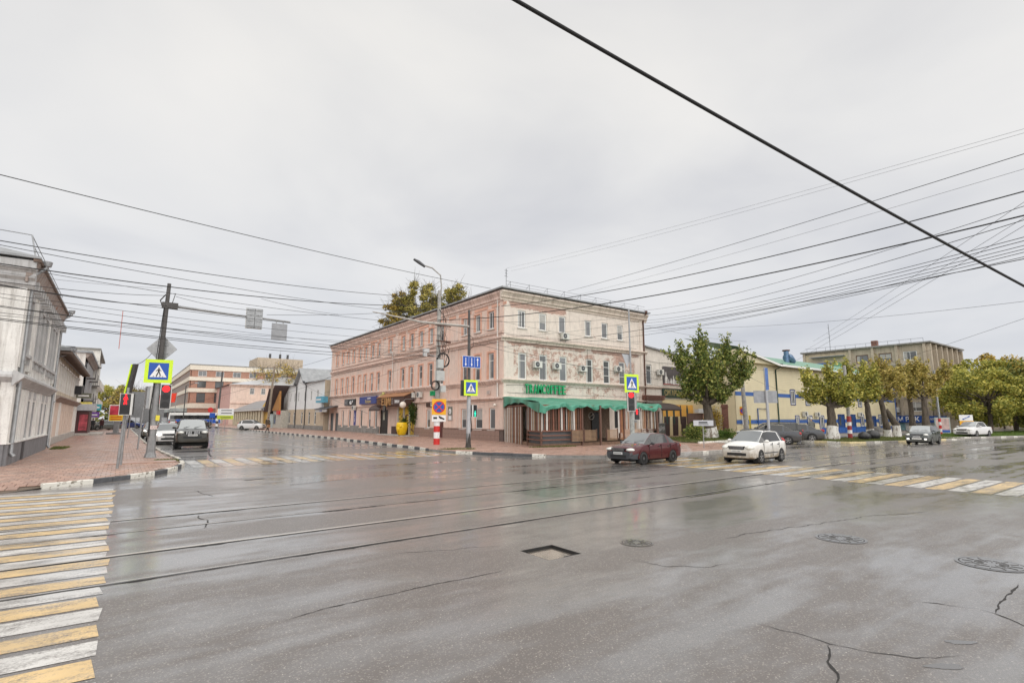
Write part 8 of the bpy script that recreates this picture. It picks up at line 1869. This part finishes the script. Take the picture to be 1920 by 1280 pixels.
car('parked_car', 'white sedan parked across the lawn end at the far right', 'car', (68.5, 15.2, .11), R(-10) + PI_, sc_(SEDAN, L=4.6), CARW2, None, 1)
car('hatchback_car', 'small white hatchback crossing the far pavement before the yellow shop', 'car', (16.7, 91.5, .05), R(-40), HATCH, CARW2, None, 1)
car('parked_car', 'grey car standing across the far end of the left pavement', 'car', (-2.0, 100, .1), PI_ + R(30), SEDAN, CARG2, None, 1)
car('parked_car', 'blue car nose beyond the advertising board on the left pavement', 'car', (1.6, 112, .1), R(-30), SEDAN, CARBL, None, 1)
gname = 'distant cars in the street'
for i, (x, y, p_, lab, rz_) in enumerate(((6.2, 118, CARG2, 'dark distant car in the left lanes', -90), (4.9, 135, CARW2, 'white distant car up the street', -90), (6.9, 150, CARW2, 'second white distant car up the street', -90), (9.2, 140, CARSIL, 'silver distant car up the street', 90), (5.2, 165, CARBLK, 'black distant car far up the street', -90), (8.3, 175, CARW2, 'white car farthest up the street', -90), (13.5, 125, CARGR, 'dark blue distant car beside the bus', 60), (112, 7.5, CARSIL, 'pale car far right under the trees', 180), (122, 5.5, CARW2, 'white car far right under the trees', 180))):
    car('distant_car', lab, 'car', (x, y, 0), R(rz_), HATCH if i % 2 else SEDAN, p_, gname, 1)
# exhaust vapour behind the maroon sedan
ex = Mat('exhaust_vapour'); ex.nt.nodes.remove(ex.b); pv = ex.n('ShaderNodeVolumePrincipled', {'Color': (1, 1, 1), 'Density': ex.math('MULTIPLY', ex.rng(ex.noise(2.2, 4, .6), .42, .68), 1.6)}); ex.nt.links.new(pv.outputs[0], ex.out.inputs['Volume'])
b = MB(); b.ball((0, 0, .36), 1, 16, 10, sc=(.85, .35, .34)); o = b.build('exhaust_vapour', ex.m, None, (22.1, 16.0, .03)); tagp(o, 'thin white exhaust vapour behind the maroon sedan', 'vapour', None, 'stuff')

# ------------------------------------------------------------------ people
SKIN = mat('skin', (.50, .30, .22), .6, var=.05, bump=0)
def person(label, loc, rz, jacket, trousers, hair=(.05, .04, .035), h=1.72, step=.25, bag=None, hat=None, carry=0.):
    t = thing('person', label, 'person', loc, rz); s = h / 1.72; J = {}
    P = [(0, 0, .95), (0, 0, 1.15), (0, .01, 1.36), (0, .02, 1.47), (0, .03, 1.54), (0, .035, 1.64)]; Rr_ = [.15, .135, .165, .075, .062, .098]; E = [(0, 1), (1, 2), (2, 3), (3, 4), (4, 5)]
    def add(p, r, fr):
        P.append(p); Rr_.append(r); E.append((fr, len(P) - 1)); return len(P) - 1
    for sx in (-1, 1):
        f_ = step * sx
        a = add((.09 * sx, 0, .88), .105, 0); k = add((.095 * sx, -f_ * .45 + .02, .48), .07, a); an = add((.095 * sx, -f_ if f_ > 0 else -f_, .10 if f_ > 0 else .13), .048, k); add((.10 * sx, -f_ + -.15, .055), .045, an)
        sh = add((.185 * sx, .01, 1.38), .068, 2); el = add((.23 * sx, .04 + f_ * .3, 1.12), .052, sh); wr = add((.22 * sx, .0 + f_ * .55 - carry, .90 + carry * .6), .038, el); ha = add((.22 * sx, -.02 + f_ * .6 - carry, .81 + carry * .6), .036, wr)
        for q in range(3): add((.22 * sx + (q - 1) * .022, -.03 + f_ * .62 - carry, .74 + carry * .6), .012, ha)
        add((.22 * sx - .035 * sx, -.05 + f_ * .6 - carry, .79 + carry * .6), .012, wr)
    me = bpy.data.meshes.new('body'); me.from_pydata([(x * s, y * s, z * s) for x, y, z in P], E, []); o = bpy.data.objects.new('body', me); COL.objects.link(o)
    o.modifiers.new('skin', 'SKIN'); o.modifiers.new('sub', 'SUBSURF').levels = 1
    for i, v in enumerate(me.skin_vertices[0].data): v.radius = (Rr_[i] * s * (1.0 if i > 2 else 1.12), Rr_[i] * s * (1.0 if i > 2 else .8)); v.use_root = (i == 0)
    dg = bpy.context.evaluated_depsgraph_get(); m2 = bpy.data.meshes.new_from_object(o.evaluated_get(dg)); bpy.data.objects.remove(o)
    for m in (SKIN, jacket, trousers, BLACK): m2.materials.append(m)
    for p in m2.polygons:
        z = p.center.z / s; x = abs(p.center.x) / s; p.use_smooth = True
        p.material_index = 3 if z < .10 else (0 if (z > 1.49 or (x > .17 and z < .84 and not carry)) else (1 if (z > .82 and not (x < .17 and z < .84)) else 2))
    place(m2, 'body', t)
    b = MB(); hm = mat('hair_%02d' % int(hair[0] * 99), hair, .8); b.ball((0, .05 * s, 1.685 * s), .108 * s, 12, 8, sc=(1, 1.05, .85)); b.build('hair', hat or hm, t)
    b = MB(); b.tube([(0, -.06 * s, 1.66 * s), (0, -.085 * s, 1.63 * s)], [.012, .017], 5); b.build('nose', SKIN, t); b = MB(); [b.ball((x * s, -.058 * s, 1.665 * s), .012, 6, 4) for x in (-.03, .03)]; b.build('eyes', BLACK, t)
    b = MB(); b.tube([(-.15 * s, 0, .80 * s), (-.18 * s, 0, 1.0 * s)], .01, 4); 
    b = MB(); b.prism([(-.19 * s, .74 * s), (.19 * s, .74 * s), (.175 * s, 1.05 * s), (-.175 * s, 1.05 * s)], (-.12 * s, .13 * s), 0, 'y'); b.build('coat_skirt', jacket, t)
    if bag:
        b = MB(); b.box(.2 * s, .42 * s, -.32 * s, .0, .5 * s, .84 * s) if not carry else b.box(-.2, .3, -.5, -.25, .95, 1.2); b.build('bag', bag, t)
    return t
JG = mat('jacket_grey', (.22, .22, .20), .8); JB = mat('coat_black', (.015, .015, .017), .8); TB = mat('trousers_blue', (.03, .06, .15), .8); TK = mat('trousers_black', (.015, .015, .018), .8); JBR = mat('coat_brown', (.08, .05, .03), .8); JW = mat('top_pale', (.55, .53, .5), .8)
person('person in grey jacket, white cap and blue trousers carrying a dark bag', (49.2, 21.9, .1), R(120), JG, TB, hat=WHITE, bag=BLACK, h=1.82, carry=.12, step=.18)
person('person in a brown coat walking along the far kerb', (15.9, 76.5, .115), R(-60), JBR, TK, bag=mat('tan_bag', (.4, .2, .1), .6), h=1.85)
person('left of two people in dark coats walking away on the left pavement', (-3.1, 94, .115), R(180), JB, TK)
person('right of two people in dark coats walking away on the left pavement', (-2.2, 98, .115), R(180), mat('coat_dark_red', (.05, .012, .012), .8), TK)
person('person in a pale top standing before the yellow shop', (16.6, 95.5, .115), R(-30), JW, TK, h=1.75, step=.08)
person('person standing behind the small white hatchback roof', (20.0, 97, .115), R(-30), JB, TK, h=1.8, step=.05)
for i, (x, y) in enumerate(((-1.0, 120), (.2, 124), (1.0, 122), (-2.6, 118))): person(['tiny dark figure farthest left at the end of the left pavement', 'tiny dark figure second at the end of the left pavement', 'tiny dark figure near the blue car', 'tiny figure beside the shop at the end of the left pavement'][[3, 0, 1, 2].index(i)], (x, y, .115), R(180), JB, TK)

# ------------------------------------------------------------------ overhead wires
WT = [
  ((0.15, 26.39, 4.12), (0.91, 30.43, 5.03), 0.012, 0.15, 'short slack cable from the hanging side signal to the left mast'),
  ((-3.31, 17.37, 7.97), (18.52, 27.35, 10.24), 0.013, 0.15, 'long single wire from the left edge down to the roof corner of the pink house'),
  ((-3.62, 20.1, 6.97), (17.82, 33.09, 10.61), 0.014, 0.35, 'upper thick wire from the left edge over the left mast to the utility pole'),
  ((-3.61, 20.09, 6.86), (17.84, 33.08, 9.34), 0.01, 0.3, 'second of the top pair of wires leaving the left edge'),
  ((-3.8, 21.47, 6.6), (17.83, 33.08, 10.05), 0.019, 0.45, 'thickest cable on the left passing just above the top of the left mast'),
  ((-3.79, 21.47, 6.57), (17.75, 28.66, 7.85), 0.009, 0.35, 'thin wire running beneath the thickest left cable'),
  ((-3.73, 21.42, 6.05), (1.26, 30.42, 7.94), 0.011, 0.12, 'short wire ending at the top bracket of the left mast'),
  ((-3.76, 21.44, 6.33), (1.1, 30.53, 8.32), 0.006, 0.1, 'faint wire ending at the small insulator of the left mast'),
  ((-3.72, 21.42, 5.99), (1.32, 30.37, 7.43), 0.016, 0.15, 'thick wire ending at the arm bracket of the left mast'),
  ((-3.72, 21.41, 5.92), (17.86, 33.06, 7.86), 0.01, 0.25, 'wire passing behind the arm bracket of the left mast'),
  ((1.67, 30.24, 7.91), (5.23, 29.72, 7.56), 0.01, 0.12, 'drooping wire from the left mast to the arm signal heads'),
  ((-3.94, 22.82, 5.94), (17.87, 33.05, 7.39), 0.008, 0.3, 'fine wire just below the left mast arm'),
  ((-3.92, 22.81, 5.82), (17.88, 33.04, 6.81), 0.008, 0.3, 'second fine wire below the left mast arm'),
  ((-4.13, 24.21, 5.77), (17.89, 33.04, 6.31), 0.011, 0.25, 'upper wire of the lower left bundle'),
  ((-4.13, 24.2, 5.72), (17.89, 33.04, 6.62), 0.011, 0.25, 'second wire of the lower left bundle'),
  ((-4.1, 24.18, 5.52), (17.89, 33.04, 6.54), 0.009, 0.25, 'third wire of the lower left bundle'),
  ((-4.09, 24.17, 5.39), (17.88, 33.05, 7.08), 0.008, 0.12, 'faint fourth wire of the lower left bundle'),
  ((-4.08, 24.17, 5.32), (17.89, 33.04, 6.31), 0.014, 0.3, 'thick lower wire of the left bundle'),
  ((-4.07, 24.16, 5.27), (17.9, 33.04, 6.0), 0.012, 0.25, 'lowest thick wire of the left bundle'),
  ((5.69, 29.38, 7.33), (17.73, 28.68, 9.34), 0.01, 0.25, 'slack wire between the two mast arms'),
  ((5.42, 29.58, 8.19), (9.83, 30.05, 7.92), 0.008, 0.1, 'wire crossing behind the hanging grey board'),
  ((17.85, 33.07, 8.95), (19.84, 103.5, 9.59), 0.016, 0.5, 'wire descending from the utility pole to the far wooden pole, upper'),
  ((17.85, 33.07, 8.48), (22.04, 98.14, 5.89), 0.014, 0.5, 'wire descending from the utility pole to the far wooden pole, middle'),
  ((17.88, 33.05, 7.0), (24.04, 94.17, 7.81), 0.014, 0.3, 'wire descending from the utility pole to the white sided house'),
  ((17.89, 33.04, 6.42), (24.87, 87.34, 5.59), 0.012, 0.3, 'lowest wire descending from the utility pole toward the white sided house'),
  ((22.13, 95.58, 9.0), (6.64, 138.15, 3.96), 0.02, 0.6, 'slack wire from the far wooden pole to the factory street'),
  ((22.11, 95.6, 9.46), (20.65, 53.14, 2.39), 0.012, 0.4, 'wire from the far wooden pole to the pink house wall'),
  ((17.83, 33.08, 9.93), (39.68, 32.84, 8.98), 0.008, 0.3, 'wire from the utility pole along the flaking wall, upper'),
  ((17.85, 33.07, 8.56), (34.54, 31.66, 5.82), 0.008, 0.3, 'wire from the utility pole slanting down across the flaking wall'),
  ((17.69, 28.71, 8.28), (41.57, 33.93, 12.26), 0.01, 0.4, 'wire from the far corner mast to the right roof corner'),
  ((17.87, 33.05, 7.39), (41.55, 33.94, 11.71), 0.01, 0.35, 'slack wire over the pink corner'),
  ((17.69, 28.71, 7.75), (41.49, 33.99, 9.53), 0.008, 0.3, 'lower wire over the pink corner'),
  ((17.7, 28.7, 6.87), (21.88, 18.64, 4.32), 0.01, 0.2, 'wire between the far corner mast and the cafe mast'),
  ((3.11, 4.41, 6.86), (15.4, 2.04, 4.57), 0.026, 0.05, 'very thick black cable crossing the sky from the top to the right edge'),
  ((20.59, 2.18, 9.64), (30.06, 32.5, 12.75), 0.012, 0.15, 'highest dark wire on the right reaching the pink house roof'),
  ((20.54, 2.22, 9.17), (30.23, 32.36, 12.27), 0.006, 0.15, 'faint wire below the highest right one'),
  ((20.68, 2.11, 10.39), (26.39, 36.46, 15.08), 0.005, 0.2, 'upper of two very faint wires at the top right'),
  ((20.66, 2.13, 10.26), (26.69, 36.23, 14.83), 0.005, 0.2, 'lower of two very faint wires at the top right'),
  ((20.45, 2.28, 8.48), (20.81, 29.38, 9.72), 0.02, 0.5, 'thick upper cable on the right ending at the pink corner'),
  ((20.41, 2.31, 8.08), (41.58, 33.92, 12.7), 0.01, 0.55, 'thin wire beneath the thick upper right cable'),
  ((20.37, 2.34, 7.75), (17.85, 33.07, 8.95), 0.024, 0.7, 'thickest twisted cable on the right running to the utility pole'),
  ((20.36, 2.35, 7.66), (41.57, 33.93, 12.15), 0.012, 0.6, 'wire hugging the twisted right cable'),
  ((20.3, 2.4, 7.13), (41.55, 33.94, 11.66), 0.011, 0.45, 'first wire of the right lower fan'),
  ((20.28, 2.41, 7.02), (41.54, 33.95, 11.39), 0.011, 0.45, 'second wire of the right lower fan'),
  ((20.27, 2.42, 6.88), (41.53, 33.95, 11.06), 0.01, 0.4, 'third wire of the right lower fan'),
  ((20.25, 2.43, 6.77), (41.53, 33.96, 10.84), 0.01, 0.4, 'fourth wire of the right lower fan'),
  ((20.24, 2.44, 6.68), (41.52, 33.97, 10.51), 0.01, 0.4, 'fifth wire of the right lower fan'),
  ((20.23, 2.45, 6.54), (32.7, 33.03, 8.67), 0.01, 0.4, 'sixth wire of the right lower fan'),
  ((20.22, 2.46, 6.46), (24.46, 34.15, 7.65), 0.013, 0.35, 'lowest thick wire of the right fan crossing the whole flaking wall'),
  ((25.78, 3.32, 9.84), (61.66, 26.53, 10.4), 0.008, 0.1, 'left of three steep wires dropping to the clapboard house'),
  ((26.04, 3.12, 9.48), (62.46, 28.42, 9.32), 0.008, 0.1, 'middle of three steep wires dropping to the clapboard house'),
  ((26.01, 3.15, 9.17), (59.33, 30.74, 6.67), 0.008, 0.1, 'right of three steep wires dropping to the clapboard house'),
  ((31.54, 4.03, 7.04), (41.53, 33.96, 10.95), 0.008, 0.5, 'nearly level trolley wire at the right'),
  ((34.34, 4.45, 6.91), (63.23, 30.34, 4.93), 0.008, 0.2, 'low wire sloping over the grey block'),
  ((47.98, 26.7, 9.24), (41.54, 33.95, 11.28), 0.009, 0.3, 'short wire from the corner roof to the leaning concrete pole'),
  ((47.51, 27.04, 6.66), (65.31, 26.31, 7.59), 0.009, 0.3, 'wire from the leaning concrete pole along the clapboard house'),
  ((47.49, 27.06, 6.15), (61.19, 29.36, 4.84), 0.009, 0.2, 'second wire from the leaning concrete pole to the clapboard house'),
  ((47.47, 27.07, 5.89), (39.81, 32.75, 6.15), 0.009, 0.2, 'wire behind the big tree crown'),
]
for k, (p, q, r_, sag, lab) in enumerate(WT):
    p, q = Vector(p), Vector(q); n = 22; pts = []
    for i in range(n + 1):
        t_ = i / n; v = p.lerp(q, t_); v.z -= sag * 4 * t_ * (1 - t_); pts.append(v)
    b = MB(); b.tube(pts, r_, 5, caps=False)
    single(b, 'overhead_wire', WIREM if r_ > .006 else WIREG, lab, 'wire', 'overhead wires over the crossing')
t = thing('lamp_bird', 'tiny dark bird flying over the clapboard house', 'bird', (52, 24, 10.2)) if False else None
